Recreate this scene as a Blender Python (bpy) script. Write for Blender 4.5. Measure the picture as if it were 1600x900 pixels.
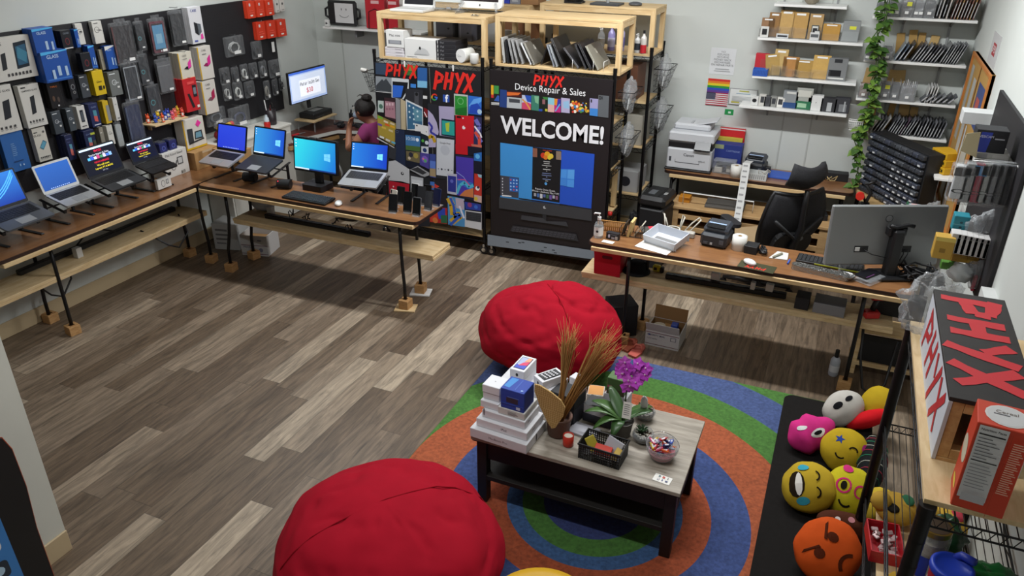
import bpy,math,random
from mathutils import Vector,Matrix,Euler,noise
random.seed(7)
PI=math.pi
scene=bpy.context.scene
COL=scene.collection
for o in list(bpy.data.objects):
 bpy.data.objects.remove(o)
 # ------ camera
CAM_H=2.9
F_PX=1187.2286
YAW,PITCH,ROLL=math.radians(-23.2764),math.radians(26.2425),math.radians(0.36146)
_f0=Vector((math.sin(YAW),math.cos(YAW),0));_r0=Vector((math.cos(YAW),-math.sin(YAW),0));_up=Vector((0,0,1))
_fw=math.cos(PITCH)*_f0-math.sin(PITCH)*_up
_u1=math.cos(PITCH)*_up+math.sin(PITCH)*_f0
_rt=math.cos(ROLL)*_r0+math.sin(ROLL)*_u1
_u=-math.sin(ROLL)*_r0+math.cos(ROLL)*_u1
cam=bpy.data.cameras.new('camera')
cam.sensor_width=36;cam.lens=F_PX/1600*36;cam.clip_start=.02
camo=bpy.data.objects.new('camera',cam);COL.objects.link(camo)
camo.matrix_world=Matrix(((_rt.x,_u.x,-_fw.x,0),(_rt.y,_u.y,-_fw.y,0),(_rt.z,_u.z,-_fw.z,CAM_H),(0,0,0,1)))
scene.camera=camo
# ------ light
scene.view_settings.view_transform='Standard'
scene.view_settings.look='None'
scene.view_settings.gamma=1
scene.view_settings.use_curve_mapping=False
scene.view_settings.exposure=0.0
world=bpy.data.worlds.new('world');scene.world=world;world.use_nodes=True
world.node_tree.nodes['Background'].inputs[0].default_value=(.93,.97,1,1)
world.node_tree.nodes['Background'].inputs[1].default_value=.32
def strip_light(x,y,z,lx,ly,power,rotz=0,col=(.97,.99,1)):
 d=bpy.data.lights.new('ceiling_and_fill_strip','AREA');d.shape='RECTANGLE';d.size=lx;d.size_y=ly
 d.energy=power;d.color=col
 o=bpy.data.objects.new('ceiling_and_fill_strip',d);COL.objects.link(o);o.location=(x,y,z);o.rotation_euler=(0,0,rotz)
 return o
CEIL=3.45
strip_light(-3.9,5.05,CEIL-.06,2.2,.12,56)
strip_light(-.9,4.95,CEIL-.06,2.2,.12,112)
strip_light(-1.5,2.0,CEIL-.06,2.2,.12,44)  # front strip is an added fill light, no fixture known there
# ------ pixel -> point on a plane of the room
def _ray(x,y):
 return(_rt*((x-800)/F_PX)+_u*(-(y-450)/F_PX)+_fw)
def Pz(x,y,z=0.0):
 d=_ray(x,y);t=(z-CAM_H)/d.z
 return Vector((d.x*t,d.y*t,z))
def Px(x,y,X):
 d=_ray(x,y);t=X/d.x
 return Vector((X,d.y*t,CAM_H+d.z*t))
def Py(x,y,Y):
 d=_ray(x,y);t=Y/d.y
 return Vector((d.x*t,Y,CAM_H+d.z*t))
 # ------ materials
def lin(h):
 h=h.lstrip('#');c=[int(h[i:i+2],16)/255 for i in(0,2,4)]
 return tuple(v/12.92 if v<=.04045 else((v+.055)/1.055)**2.4 for v in c)+(1,)
_mats={}
def mat(hexc,rough=.5,metal=0.0,emit=0.0,var=0.0,scale=30.0,alpha=1.0,bump=0.0,trans=0.0,stretch=None,coat=0.0,name=None):
 """plain or slightly mottled procedural surface"""
 key=(hexc,rough,metal,emit,var,scale,alpha,bump,trans,stretch,coat)
 if key in _mats:return _mats[key]
 m=bpy.data.materials.new(name or 'surface_'+hexc.strip('#'));m.use_nodes=True
 nt=m.node_tree;b=nt.nodes['Principled BSDF'];c=lin(hexc)
 b.inputs['Base Color'].default_value=c;b.inputs['Roughness'].default_value=rough;b.inputs['Metallic'].default_value=metal
 b.inputs['Coat Weight'].default_value=coat
 if rough>=.8:b.inputs['Specular IOR Level'].default_value=.12
 if trans:b.inputs['Transmission Weight'].default_value=trans;b.inputs['IOR'].default_value=1.3
 if emit:
  b.inputs['Emission Color'].default_value=c;b.inputs['Emission Strength'].default_value=emit
 if alpha<1:b.inputs['Alpha'].default_value=alpha
 if var or bump:
  tc=nt.nodes.new('ShaderNodeTexCoord');mp=nt.nodes.new('ShaderNodeMapping');nz=nt.nodes.new('ShaderNodeTexNoise')
  nz.inputs['Scale'].default_value=scale;nz.inputs['Detail'].default_value=4
  if stretch:mp.inputs['Scale'].default_value=stretch
  nt.links.new(tc.outputs['Object'],mp.inputs[0]);nt.links.new(mp.outputs[0],nz.inputs['Vector'])
  if var:
   r=nt.nodes.new('ShaderNodeMapRange');r.inputs['From Min'].default_value=.3;r.inputs['From Max'].default_value=.7
   r.inputs['To Min'].default_value=1-var;r.inputs['To Max'].default_value=1+var
   mx=nt.nodes.new('ShaderNodeVectorMath');mx.operation='SCALE';mx.inputs[0].default_value=c[:3]
   nt.links.new(nz.outputs['Fac'],r.inputs['Value']);nt.links.new(r.outputs[0],mx.inputs['Scale'])
   nt.links.new(mx.outputs[0],b.inputs['Base Color'])
  if bump:
   bp=nt.nodes.new('ShaderNodeBump');bp.inputs['Strength'].default_value=bump;bp.inputs['Distance'].default_value=.01
   nt.links.new(nz.outputs['Fac'],bp.inputs['Height']);nt.links.new(bp.outputs[0],b.inputs['Normal'])
 _mats[key]=m
 return m
def wood(h1,h2,scale=6.0,stretch=(1,12,12),rough=.5,coat=0.0):
 key=('wood',h1,h2,scale,stretch,rough)
 if key in _mats:return _mats[key]
 m=bpy.data.materials.new('wood_'+h1.strip('#'));m.use_nodes=True;nt=m.node_tree;b=nt.nodes['Principled BSDF']
 b.inputs['Roughness'].default_value=rough;b.inputs['Coat Weight'].default_value=coat
 tc=nt.nodes.new('ShaderNodeTexCoord');mp=nt.nodes.new('ShaderNodeMapping');mp.inputs['Scale'].default_value=stretch
 nz=nt.nodes.new('ShaderNodeTexNoise');nz.inputs['Scale'].default_value=scale;nz.inputs['Detail'].default_value=6;nz.inputs['Distortion'].default_value=.6
 rp=nt.nodes.new('ShaderNodeValToRGB');rp.color_ramp.elements[0].color=lin(h1);rp.color_ramp.elements[1].color=lin(h2)
 rp.color_ramp.elements[0].position=.33;rp.color_ramp.elements[1].position=.68
 nt.links.new(tc.outputs['Object'],mp.inputs[0]);nt.links.new(mp.outputs[0],nz.inputs['Vector']);nt.links.new(nz.outputs['Fac'],rp.inputs[0]);nt.links.new(rp.outputs[0],b.inputs['Base Color'])
 _mats[key]=m
 return m
def clear(a=.14,rough=.16):
 """thin clear plastic: see-through with a crinkled sheen"""
 m=bpy.data.materials.new('clear_plastic');m.use_nodes=True;nt=m.node_tree;N=nt.nodes.new;K=nt.links.new
 nt.nodes.remove(nt.nodes['Principled BSDF']);out=nt.nodes['Material Output']
 tr=N('ShaderNodeBsdfTransparent');gl=N('ShaderNodeBsdfPrincipled');gl.inputs['Base Color'].default_value=(.5,.52,.54,1);gl.inputs['Roughness'].default_value=rough;gl.inputs['Specular IOR Level'].default_value=1
 mx=N('ShaderNodeMixShader');lw=N('ShaderNodeLayerWeight');lw.inputs['Blend'].default_value=.25
 mr=N('ShaderNodeMapRange');mr.inputs['To Min'].default_value=a;mr.inputs['To Max'].default_value=min(1,a+.45)
 tc=N('ShaderNodeTexCoord');nz=N('ShaderNodeTexNoise');nz.inputs['Scale'].default_value=22;nz.inputs['Detail'].default_value=3
 bp=N('ShaderNodeBump');bp.inputs['Strength'].default_value=.8;bp.inputs['Distance'].default_value=.03
 K(tc.outputs['Object'],nz.inputs['Vector']);K(nz.outputs['Fac'],bp.inputs['Height']);K(bp.outputs[0],gl.inputs['Normal']);K(bp.outputs[0],lw.inputs['Normal'])
 K(lw.outputs['Facing'],mr.inputs['Value']);K(mr.outputs[0],mx.inputs[0]);K(tr.outputs[0],mx.inputs[1]);K(gl.outputs[0],mx.inputs[2]);K(mx.outputs[0],out.inputs[0])
 return m
BLACK=mat('#161618',.45);BLACKM=mat('#1b1a1c',.38,.3);WHITE=mat('#e6e6e4',.45);OFFW=mat('#d8d6ce',.6)
DGREY=mat('#3a3c40',.5);MGREY=mat('#7c7e80',.5);SILVER=mat('#b4b5b4',.34,.55);CHROME=mat('#c8c8c8',.15,1)
RED=mat('#c01820',.5);REDB=mat('#d8201c',.55);KRAFT=mat('#b08a5c',.8,var=.08,scale=12);PAPER=mat('#eceae4',.8)
PINE=wood('#c9a877','#dcc294',5,(1,9,9),.6);PLY=wood('#c7aa7c','#d9c096',4,(2,9,9),.65)
PLYY=wood('#c7aa7c','#d9c096',4,(9,2,9),.65)
TABLE=wood('#7a5232','#8e6440',3,(2,14,14),.3,.3);TABLEY=wood('#7a5232','#8e6440',3,(14,2,14),.3,.3)
EDGE=mat('#2a1712',.45)
CLR=clear(.06);CLRD=clear(.035);CLRB=clear(.2)
# ------ mesh builder
_fontcache={}
def _textmesh(t,bold):
 key=(t,bold)
 if key in _fontcache:return _fontcache[key]
 cu=bpy.data.curves.new('text','FONT');cu.body=t;cu.size=1;cu.align_x='CENTER';cu.align_y='CENTER';cu.resolution_u=3
 if bold:cu.offset=bold
 ob=bpy.data.objects.new('text',cu);COL.objects.link(ob)
 dg=bpy.context.evaluated_depsgraph_get();me=bpy.data.meshes.new_from_object(ob.evaluated_get(dg))
 r=([v.co.copy()for v in me.vertices],[tuple(p.vertices)for p in me.polygons])
 bpy.data.objects.remove(ob);bpy.data.curves.remove(cu);bpy.data.meshes.remove(me)
 _fontcache[key]=r
 return r
def rrect(w,h,r,n=4,cx=0,cy=0):
 pts=[]
 for(sx,sy,a0)in((1,1,0),(-1,1,90),(-1,-1,180),(1,-1,270)):
  for i in range(n+1):
   a=math.radians(a0+90*i/n)
   pts.append((cx+sx*(w/2-r)+r*math.cos(a),cy+sy*(h/2-r)+r*math.sin(a)))
 return pts
def RX(d):return Matrix.Rotation(math.radians(d),4,'X')
def RY(d):return Matrix.Rotation(math.radians(d),4,'Y')
def RZ(d):return Matrix.Rotation(math.radians(d),4,'Z')
def T(x,y=0,z=0):return Matrix.Translation(Vector((x,y,z)))
STAND=RX(90)
class MB:
 def __init__(s,m=None):
  s.v=[];s.f=[];s.fm=[];s.fs=[];s.mats=[];s.m=Matrix();s.cur=0
  if m:s.use(m)
 def use(s,m):
  if m not in s.mats:s.mats.append(m)
  s.cur=s.mats.index(m);return s
 def xf(s,m=None):s.m=m if m is not None else Matrix();return s
 def add(s,vs,fs,smooth=False):
  n=len(s.v);s.v+=[s.m@Vector(v)for v in vs]
  for f in fs:s.f.append(tuple(i+n for i in f));s.fm.append(s.cur);s.fs.append(smooth)
  return s
 def box(s,c,size,r=0):
  hx,hy,hz=(q/2 for q in size);cx,cy,cz=c
  if r<=0:
   vs=[(cx+x*hx,cy+y*hy,cz+z*hz)for z in(-1,1)for y in(-1,1)for x in(-1,1)]
   return s.add(vs,[(0,2,3,1),(4,5,7,6),(0,1,5,4),(2,6,7,3),(0,4,6,2),(1,3,7,5)])
  r=min(r,hx*.95,hy*.95,hz*.95);vs=[];idx={}
  for x in(-1,1):
   for y in(-1,1):
    for z in(-1,1):
     for a in range(3):
      p=[x*(hx-r),y*(hy-r),z*(hz-r)];p[a]=(x,y,z)[a]*(hx,hy,hz)[a]
      idx[(x,y,z,a)]=len(vs);vs.append((cx+p[0],cy+p[1],cz+p[2]))
  fs=[];S=(-1,1)
  for q in S:
   fs.append([idx[(q,y,z,0)]for y,z in((-1,-1),(1,-1),(1,1),(-1,1))])
   fs.append([idx[(x,q,z,1)]for x,z in((-1,-1),(1,-1),(1,1),(-1,1))])
   fs.append([idx[(x,y,q,2)]for x,y in((-1,-1),(1,-1),(1,1),(-1,1))])
  for a in S:
   for b in S:
    fs.append([idx[(a,b,-1,0)],idx[(a,b,1,0)],idx[(a,b,1,1)],idx[(a,b,-1,1)]])
    fs.append([idx[(a,-1,b,0)],idx[(a,1,b,0)],idx[(a,1,b,2)],idx[(a,-1,b,2)]])
    fs.append([idx[(-1,a,b,1)],idx[(1,a,b,1)],idx[(1,a,b,2)],idx[(-1,a,b,2)]])
    for cc in S:fs.append([idx[(a,b,cc,k)]for k in range(3)])
  C0=Vector(c);out=[]
  for f in fs:
   p=[Vector(vs[i])for i in f];nrm=(p[1]-p[0]).cross(p[2]-p[0]);ctr=sum(p,Vector())/len(p)
   out.append(tuple(f)if nrm.dot(ctr-C0)>0 else tuple(reversed(f)))
  return s.add(vs,out)
 def cyl(s,p0,p1,r0,r1=None,n=14,caps=True):
  r1=r0 if r1 is None else r1;p0=Vector(p0);p1=Vector(p1);d=(p1-p0).normalized()
  a=d.orthogonal().normalized();b=d.cross(a)
  A=[p0+(a*math.cos(2*PI*i/n)+b*math.sin(2*PI*i/n))*r0 for i in range(n)]
  B=[p1+(a*math.cos(2*PI*i/n)+b*math.sin(2*PI*i/n))*r1 for i in range(n)]
  s.add(A+B,[(i,(i+1)%n,n+(i+1)%n,n+i)for i in range(n)],True)
  if caps:
   s.add(A,[tuple(reversed(range(n)))]);s.add(B,[tuple(range(n))])
  return s
 def tube(s,pts,r,n=6):
  P=[Vector(p)for p in pts];rr=r if isinstance(r,(list,tuple))else[r]*len(P);vs=[];prev=None
  for i,p in enumerate(P):
   d=(P[min(i+1,len(P)-1)]-P[max(i-1,0)]).normalized()
   a=d.orthogonal().normalized()if prev is None else(prev-d*prev.dot(d)).normalized()
   prev=a;b=d.cross(a)
   vs+=[p+(a*math.cos(2*PI*k/n)+b*math.sin(2*PI*k/n))*rr[i]for k in range(n)]
  fs=[(i*n+k,i*n+(k+1)%n,(i+1)*n+(k+1)%n,(i+1)*n+k)for i in range(len(P)-1)for k in range(n)]
  fs+=[tuple(reversed(range(n))),tuple(range((len(P)-1)*n,len(P)*n))]
  return s.add(vs,fs,True)
 def lathe(s,prof,n=20,c=(0,0,0)):
  vs=[]
  for(r,z)in prof:vs+=[(c[0]+r*math.cos(2*PI*k/n),c[1]+r*math.sin(2*PI*k/n),c[2]+z)for k in range(n)]
  fs=[(i*n+k,i*n+(k+1)%n,(i+1)*n+(k+1)%n,(i+1)*n+k)for i in range(len(prof)-1)for k in range(n)]
  s.add(vs,fs,True)
  if prof[0][0]>1e-6:s.add(vs[:n],[tuple(reversed(range(n)))])
  if prof[-1][0]>1e-6:s.add(vs[-n:],[tuple(range(n))])
  return s
 def ell(s,c,rad,n=16,m=10,fn=None):
  vs=[];fs=[]
  for j in range(m+1):
   th=PI*j/m
   for k in range(n):
    ph=2*PI*k/n;d=Vector((math.sin(th)*math.cos(ph),math.sin(th)*math.sin(ph),math.cos(th)))
    q=Vector((d.x*rad[0],d.y*rad[1],d.z*rad[2]))
    if fn:q=fn(d,q)
    vs.append(Vector(c)+q)
  for j in range(m):
   for k in range(n):
    fs.append((j*n+k,(j+1)*n+k,(j+1)*n+(k+1)%n,j*n+(k+1)%n))
  return s.add(vs,fs,True)
 def prism(s,poly,z0,z1,smooth=False):
  n=len(poly);area=sum(poly[i][0]*poly[(i+1)%n][1]-poly[(i+1)%n][0]*poly[i][1]for i in range(n))
  if area<0:poly=list(reversed(poly))
  A=[(x,y,z0)for x,y in poly];B=[(x,y,z1)for x,y in poly]
  s.add(A+B,[(i,(i+1)%n,n+(i+1)%n,n+i)for i in range(n)],smooth)
  s.add(A,[tuple(reversed(range(n)))]);s.add(B,[tuple(range(n))]);return s
 def flat(s,poly,y=0.0):
  """flat print in the xz plane that faces -y"""
  n=len(poly);area=sum(poly[i][0]*poly[(i+1)%n][1]-poly[(i+1)%n][0]*poly[i][1]for i in range(n))
  if area<0:poly=list(reversed(poly))
  return s.add([(x,y,z)for x,z in poly],[tuple(range(n))])
 def rect(s,x0,z0,x1,z1,y=0.0):return s.flat([(x0,z0),(x1,z0),(x1,z1),(x0,z1)],y)
 def text(s,t,size,x=0,z=0,y=0.0,bold=0.0,sx=1.0,rot=0.0):
  vs,fs=_textmesh(t,bold);c,q=math.cos(rot),math.sin(rot)
  out=[]
  for v in vs:
   a,b=v.x*size*sx,v.y*size
   out.append((x+a*c-b*q,y,z+a*q+b*c))
  return s.add(out,fs)
 def build(s,name,parent=None,loc=(0,0,0),rotz=0.0,rot=None,label=None,cat=None,group=None,kind=None):
  me=bpy.data.meshes.new(name);me.from_pydata(s.v,[],s.f)
  for m in s.mats:me.materials.append(m)
  me.polygons.foreach_set('material_index',s.fm);me.polygons.foreach_set('use_smooth',s.fs);me.update()
  o=bpy.data.objects.new(name,me);COL.objects.link(o)
  o.location=loc;o.rotation_euler=rot if rot else(0,0,rotz)
  if parent:o.parent=parent
  return tag(o,label,cat,group,kind)
def tag(o,label=None,cat=None,group=None,kind=None):
 if label:o['label']=label
 if cat:o['category']=cat
 if group:o['group']=group
 if kind:o['kind']=kind
 return o
def thing(name,label,cat,loc=(0,0,0),rotz=0.0,group=None,rot=None):
 o=bpy.data.objects.new(name,None);COL.objects.link(o);o.empty_display_size=.05
 o.location=loc;o.rotation_euler=rot if rot else(0,0,rotz)
 return tag(o,label,cat,group)
def dup(root,loc=None,rotz=None,label=None,group=None,rot=None):
 def cp(o,par):
  c=o.copy();COL.objects.link(c)
  if par:c.parent=par
  for ch in list(kids.get(o.name,[])):cp(ch,c)
  return c
 kids={}
 for o in root.children_recursive:kids.setdefault(o.parent.name,[]).append(o)
 r=cp(root,None)
 if loc is not None:r.location=loc
 if rotz is not None:r.rotation_euler=(0,0,rotz)
 if rot is not None:r.rotation_euler=rot
 if label:r['label']=label
 if group:r['group']=group
 return r
def subsurf(o,lv=1):
 md=o.modifiers.new('smooth','SUBSURF');md.levels=lv;md.render_levels=lv;return o
R90=PI/2
LEFT,BACK,RIGHT=R90,0.0,-R90
PHYX_STROKES=None
def brush_word(mb,x0,z0,w,h,y=0.0,seed=1,lean=.18,only=None,fat=1.0):
 """the shop's brushed four-letter sign as jagged strokes, drawn in xz facing -y"""
 rnd=random.Random(seed)
 L={'P':[((.1,1.0),(.05,-.05)),((-.1,.95),(.85,.78)),((.85,.8),(.82,.52)),((.85,.5),(.15,.38))],'H':[((.12,1.0),(.08,.0)),((.82,1.02),(.8,.02)),((.05,.5),(.9,.53))],'Y':[((.05,1.0),(.5,.52)),((1.0,1.05),(.35,-.12))],'X':[((.02,1.0),(.98,.0)),((1.0,1.02),(.0,-.08))]}
 cw=w/4.1
 for i,ch in enumerate('PHYX'):
  ox=x0+i*w/4*1.0
  if only is not None and i!=only:continue
  for(a,b)in L[ch]:
   P=Vector((ox+a[0]*cw*.82,z0+a[1]*h));Q=Vector((ox+b[0]*cw*.82,z0+b[1]*h))
   P.x+=(P.y-z0)*lean;Q.x+=(Q.y-z0)*lean
   d=(Q-P);n=Vector((-d.y,d.x)).normalized()*h*.085*fat;k=5;up=[];dn=[]
   for j in range(k+1):
    t=j/k;q=P+d*t
    up.append(q+n*(1.15-.5*t*rnd.random()+.25*rnd.random()));dn.append(q-n*(1.1-.4*t*rnd.random()+.2*rnd.random()))
   for j in range(k):
    mb.flat([tuple(up[j]),tuple(up[j+1]),tuple(dn[j+1]),tuple(dn[j])],y-.0002*rnd.random())
    # ------ the room
XL,XR,YB,YF=-5.475,.875,7.2,-1.2
def floor_mat():
 m=bpy.data.materials.new('vinyl_planks');m.use_nodes=True;nt=m.node_tree;b=nt.nodes['Principled BSDF'];N=nt.nodes.new;K=nt.links.new
 tc=N('ShaderNodeTexCoord');sep=N('ShaderNodeSeparateXYZ');K(tc.outputs['Object'],sep.inputs[0])
 def math_(op,a,bb=None):
  n=N('ShaderNodeMath');n.operation=op
  for i,q in enumerate((a,bb)):
   if q is None:continue
   if isinstance(q,(int,float)):n.inputs[i].default_value=q
   else:K(q,n.inputs[i])
  return n.outputs[0]
 row=math_('FLOOR',math_('DIVIDE',sep.outputs['X'],.152))
 wr=N('ShaderNodeTexWhiteNoise');wr.noise_dimensions='1D';K(row,wr.inputs['W'])
 ys=math_('ADD',math_('DIVIDE',sep.outputs['Y'],1.22),math_('MULTIPLY',wr.outputs['Value'],7.3))
 colid=math_('FLOOR',ys)
 cmb=N('ShaderNodeCombineXYZ');K(row,cmb.inputs[0]);K(colid,cmb.inputs[1])
 wn=N('ShaderNodeTexWhiteNoise');wn.noise_dimensions='2D';K(cmb.outputs[0],wn.inputs['Vector'])
 rp=N('ShaderNodeValToRGB');e=rp.color_ramp.elements
 e[0].position=0;e[0].color=lin('#5c4c3c');e[1].position=1;e[1].color=lin('#a39480')
 for p,c in((.35,'#6a5a49'),(.6,'#796958'),(.85,'#8c7c69')):
  q=e.new(p);q.color=lin(c)
 K(wn.outputs['Value'],rp.inputs[0])
 mp=N('ShaderNodeMapping');mp.inputs['Scale'].default_value=(20,2.0,1)
 off=N('ShaderNodeCombineXYZ');K(math_('MULTIPLY',wn.outputs['Value'],40),off.inputs[1]);K(off.outputs[0],mp.inputs['Location'])
 K(tc.outputs['Object'],mp.inputs[0])
 nz=N('ShaderNodeTexNoise');nz.inputs['Scale'].default_value=1.6;nz.inputs['Detail'].default_value=8;nz.inputs['Roughness'].default_value=.65;nz.inputs['Distortion'].default_value=.8
 K(mp.outputs[0],nz.inputs['Vector'])
 mr=N('ShaderNodeMapRange');mr.inputs['From Min'].default_value=.3;mr.inputs['From Max'].default_value=.7;mr.inputs['To Min'].default_value=.42;mr.inputs['To Max'].default_value=1.42
 K(nz.outputs['Fac'],mr.inputs['Value'])
 fx=math_('FRACT',math_('DIVIDE',sep.outputs['X'],.152));fy=math_('FRACT',ys)
 sx=math_('GREATER_THAN',math_('MINIMUM',fx,math_('SUBTRACT',1.0,fx)),.012)
 sy=math_('GREATER_THAN',math_('MINIMUM',fy,math_('SUBTRACT',1.0,fy)),.0018)
 seam=math_('ADD',math_('MULTIPLY',math_('MULTIPLY',sx,sy),.4),.6)
 v=N('ShaderNodeVectorMath');v.operation='SCALE';K(rp.outputs[0],v.inputs[0]);K(math_('MULTIPLY',mr.outputs[0],seam),v.inputs['Scale'])
 K(v.outputs[0],b.inputs['Base Color']);b.inputs['Roughness'].default_value=.48
 bp=N('ShaderNodeBump');bp.inputs['Strength'].default_value=.12;bp.inputs['Distance'].default_value=.004;K(nz.outputs['Fac'],bp.inputs['Height']);K(bp.outputs[0],b.inputs['Normal'])
 return m
WALL=mat('#c6cac6',.85,var=.02,scale=3,bump=.02)
WALLB=mat('#c4c4ba',.85,var=.02,scale=3)
BASEB=mat('#b9a583',.6)
def slab(name,c,size,m,r=0):
 return MB(m).box(c,size,r).build(name,kind='structure')
slab('floor',((XL+XR)/2,(YF+YB)/2,-.05),(XR-XL+.4,YB-YF+.4,.1),floor_mat())
slab('ceiling',((XL+XR)/2,(YF+YB)/2,CEIL+.05),(XR-XL+.4,YB-YF+.4,.1),mat('#d6d6d2',.9))
slab('wall_left',(XL-.06,(YF+YB)/2,CEIL/2),(.12,YB-YF+.4,CEIL),WALL)
slab('wall_back',((XL+XR)/2,YB+.06,CEIL/2),(XR-XL+.4,.12,CEIL),WALL)
slab('wall_right',(XR+.06,(YF+YB)/2,CEIL/2),(.12,YB-YF+.4,CEIL),WALL)
slab('wall_front',((XL+XR)/2,YF-.06,CEIL/2),(XR-XL+.4,.12,CEIL),WALL)
slab('wall_partition',(-3.245,(YF+1.755)/2,CEIL/2),(.13,1.755-YF,CEIL),WALLB)
slab('baseboard_left',(XL+.006,(YF+YB)/2,.062),(.012,YB-YF,.124),BASEB,.003)
slab('baseboard_back',((XL+XR)/2,YB-.006,.062),(XR-XL-.03,.012,.124),BASEB,.003)
slab('baseboard_right',(XR-.006,(YF+YB)/2,.062),(.012,YB-YF-.03,.124),BASEB,.003)
slab('baseboard_partition',(-3.174,(YF+1.755)/2,.062),(.012,1.755-YF,.124),BASEB,.003)
for i,px in enumerate((1222,1266)):
 p=Py(px,200,YB)
 slab('trim_%d'%(i+1),(p.x,YB-.003,1.6),(.012,.006,3.1),mat('#b3b6b2',.8))
slab('trim_3',(Py(537,90,YB).x,YB-.003,1.7),(.012,.006,3.2),mat('#b3b6b2',.8))
# ------ folding tables
TOPZ=.80
def folding_table(label,cx,cy,L,W,rotz,legs,shelf,strip=True,m=TABLE,pm=PINE):
 """local x along the table, front edge at -y. legs = list of (x, y, bend)"""
 t=thing('folding_table',label,'table',(cx,cy,0),rotz)
 MB(TABLE).prism(rrect(L-.012,W-.012,.05),TOPZ-.004,TOPZ).build('tabletop',t)
 MB(EDGE).prism(rrect(L,W,.055),TOPZ-.026,TOPZ-.002).build('edge_band',t,label='dark brown edge band')
 if strip:
  MB(PINE).box((strip[0],-W/2+.03,TOPZ-.041),(strip[1],.09,.029),.002).build('support_strip',t,label='unpainted pine strip')
 for(x,y,b)in legs:
  l=MB(BLACKM)
  l.tube([(x,y,TOPZ-.03),(x,y,.52),(x+b*.4,y,.36),(x+b,y,.2),(x+b,y,.077)],.0135,8)
  l.build('leg',t)
 xs=sorted(set(round(q[0],3)for q in legs))
 for x in xs:
  ys=[q[1]for q in legs if abs(q[0]-x)<.01]
  if len(ys)>1:MB(BLACKM).cyl((x,ys[0],.66),(x,ys[1],.66),.01).build('crossbar',t)
  sg=-1 if x>0 else 1
  MB(BLACKM).tube([(x,0,.66),(x+sg*.3,0,TOPZ-.03)],.008,6).build('folding_brace',t)
 if shelf:
  x0,x1,y0,y1,z=shelf
  MB(PLY).box(((x0+x1)/2,(y0+y1)/2,z+.012),(x1-x0,y1-y0,.022),.002).box(((x0+x1)/2+.005,(y0+y1)/2,z-.0125),(x1-x0,y1-y0-.004,.024),.002).build('lower_shelf',t,label='doubled plywood shelf')
 return t
def w2l(cx,cy,rz,p):
 dx,dy=p[0]-cx,p[1]-cy;c,s=math.cos(-rz),math.sin(-rz)
 return(dx*c-dy*s,dx*s+dy*c)
T1c=(-5.19,4.06)
lg=[w2l(*T1c,LEFT,p)for p in((-5.07,3.315),(-5.375,3.38),(-5.07,4.752),(-5.375,4.80))]
folding_table('long brown folding table along the left wall under the packed pegboard',*T1c,2.43,.47,LEFT,[(lg[0][0],lg[0][1],0),(lg[1][0],lg[1][1],-.02),(lg[2][0],lg[2][1],.025),(lg[3][0],lg[3][1],.02)],(-1.25,.76,-.12,.20,.465),(-.3,1.74),TABLEY)
T2c=(-3.862,4.862)
folding_table('brown folding table with the phone display at its end before the collage banner',*T2c,2.165,.45,0,[(-4.70-T2c[0],4.70-T2c[1],-.07),(-4.72-T2c[0],5.0-T2c[1],-.05),(-2.975-T2c[0],4.70-T2c[1],.012),(-3.005-T2c[0],5.0-T2c[1],.012)],(-.86,1.135,-.10,.19,.465),(0,2.1))
T3c=(-.43,5.045)
folding_table('brown folding table with the shipping gear and big monitor on the right',*T3c,2.12,.46,0,[(-1.19-T3c[0],4.88-T3c[1],0.0),(-1.12-T3c[0],5.17-T3c[1],.0),(.36-T3c[0],4.90-T3c[1],.0)],(-1.14,1.0,-.08,.20,.465),(0,2.05))
BLOCK=wood('#a97c4c','#c39a66',9,(2,2,9),.7)
bspots=[((-5.07,3.315),'block under the front leg at the near end of the left wall table'),((-5.395,3.38),'block under the wall-side leg at the near end of the left wall table'),((-5.07,4.777),'block under the front leg at the far end of the left wall table'),((-5.355,4.80),'block under the wall-side leg in the table corner'),((-4.77,4.70),'block under the front leg of the second table near the corner'),((-4.77,5.0),'block in front of the white cartons under the second table'),((-2.963,4.70),'block on wood scrap under the front leg of the phone table'),((-2.993,5.0),'block on white pad under the back leg of the phone table'),((.36,4.90),'block under the right table leg beside the spray bottle'),((-1.19,4.88),'block under the right table leg behind the red beanbag'),((-1.12,5.17),'block beside the open carton under the right table')]
for i,((x,y),lb)in enumerate(bspots):
 b=MB(BLOCK);h=.075
 b.box((0,0,h/2),(.085,.085,h),.003)
 b.use(mat('#5a3d22',.8)).box((0,0,h),(.034,.034,.004))
 z=0
 if i in(6,7):
  z=.014
  s=MB(PINE if i==6 else WHITE);s.box((0,0,.007),(.17,.13,.012),.001)
  s.build('wood_scrap' if i==6 else 'foam_pad',loc=(x,y,0.0),rotz=.3,label='thin %s under a leg block of the phone table, %s'%(('wood scrap','front')if i==6 else('white pad','back')),cat='shim')
 b.build('leg_riser_block',loc=(x,y,z),rotz=.1*((i*7)%5-2),label='small wood '+lb,cat='block',group='leg riser blocks')
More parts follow.
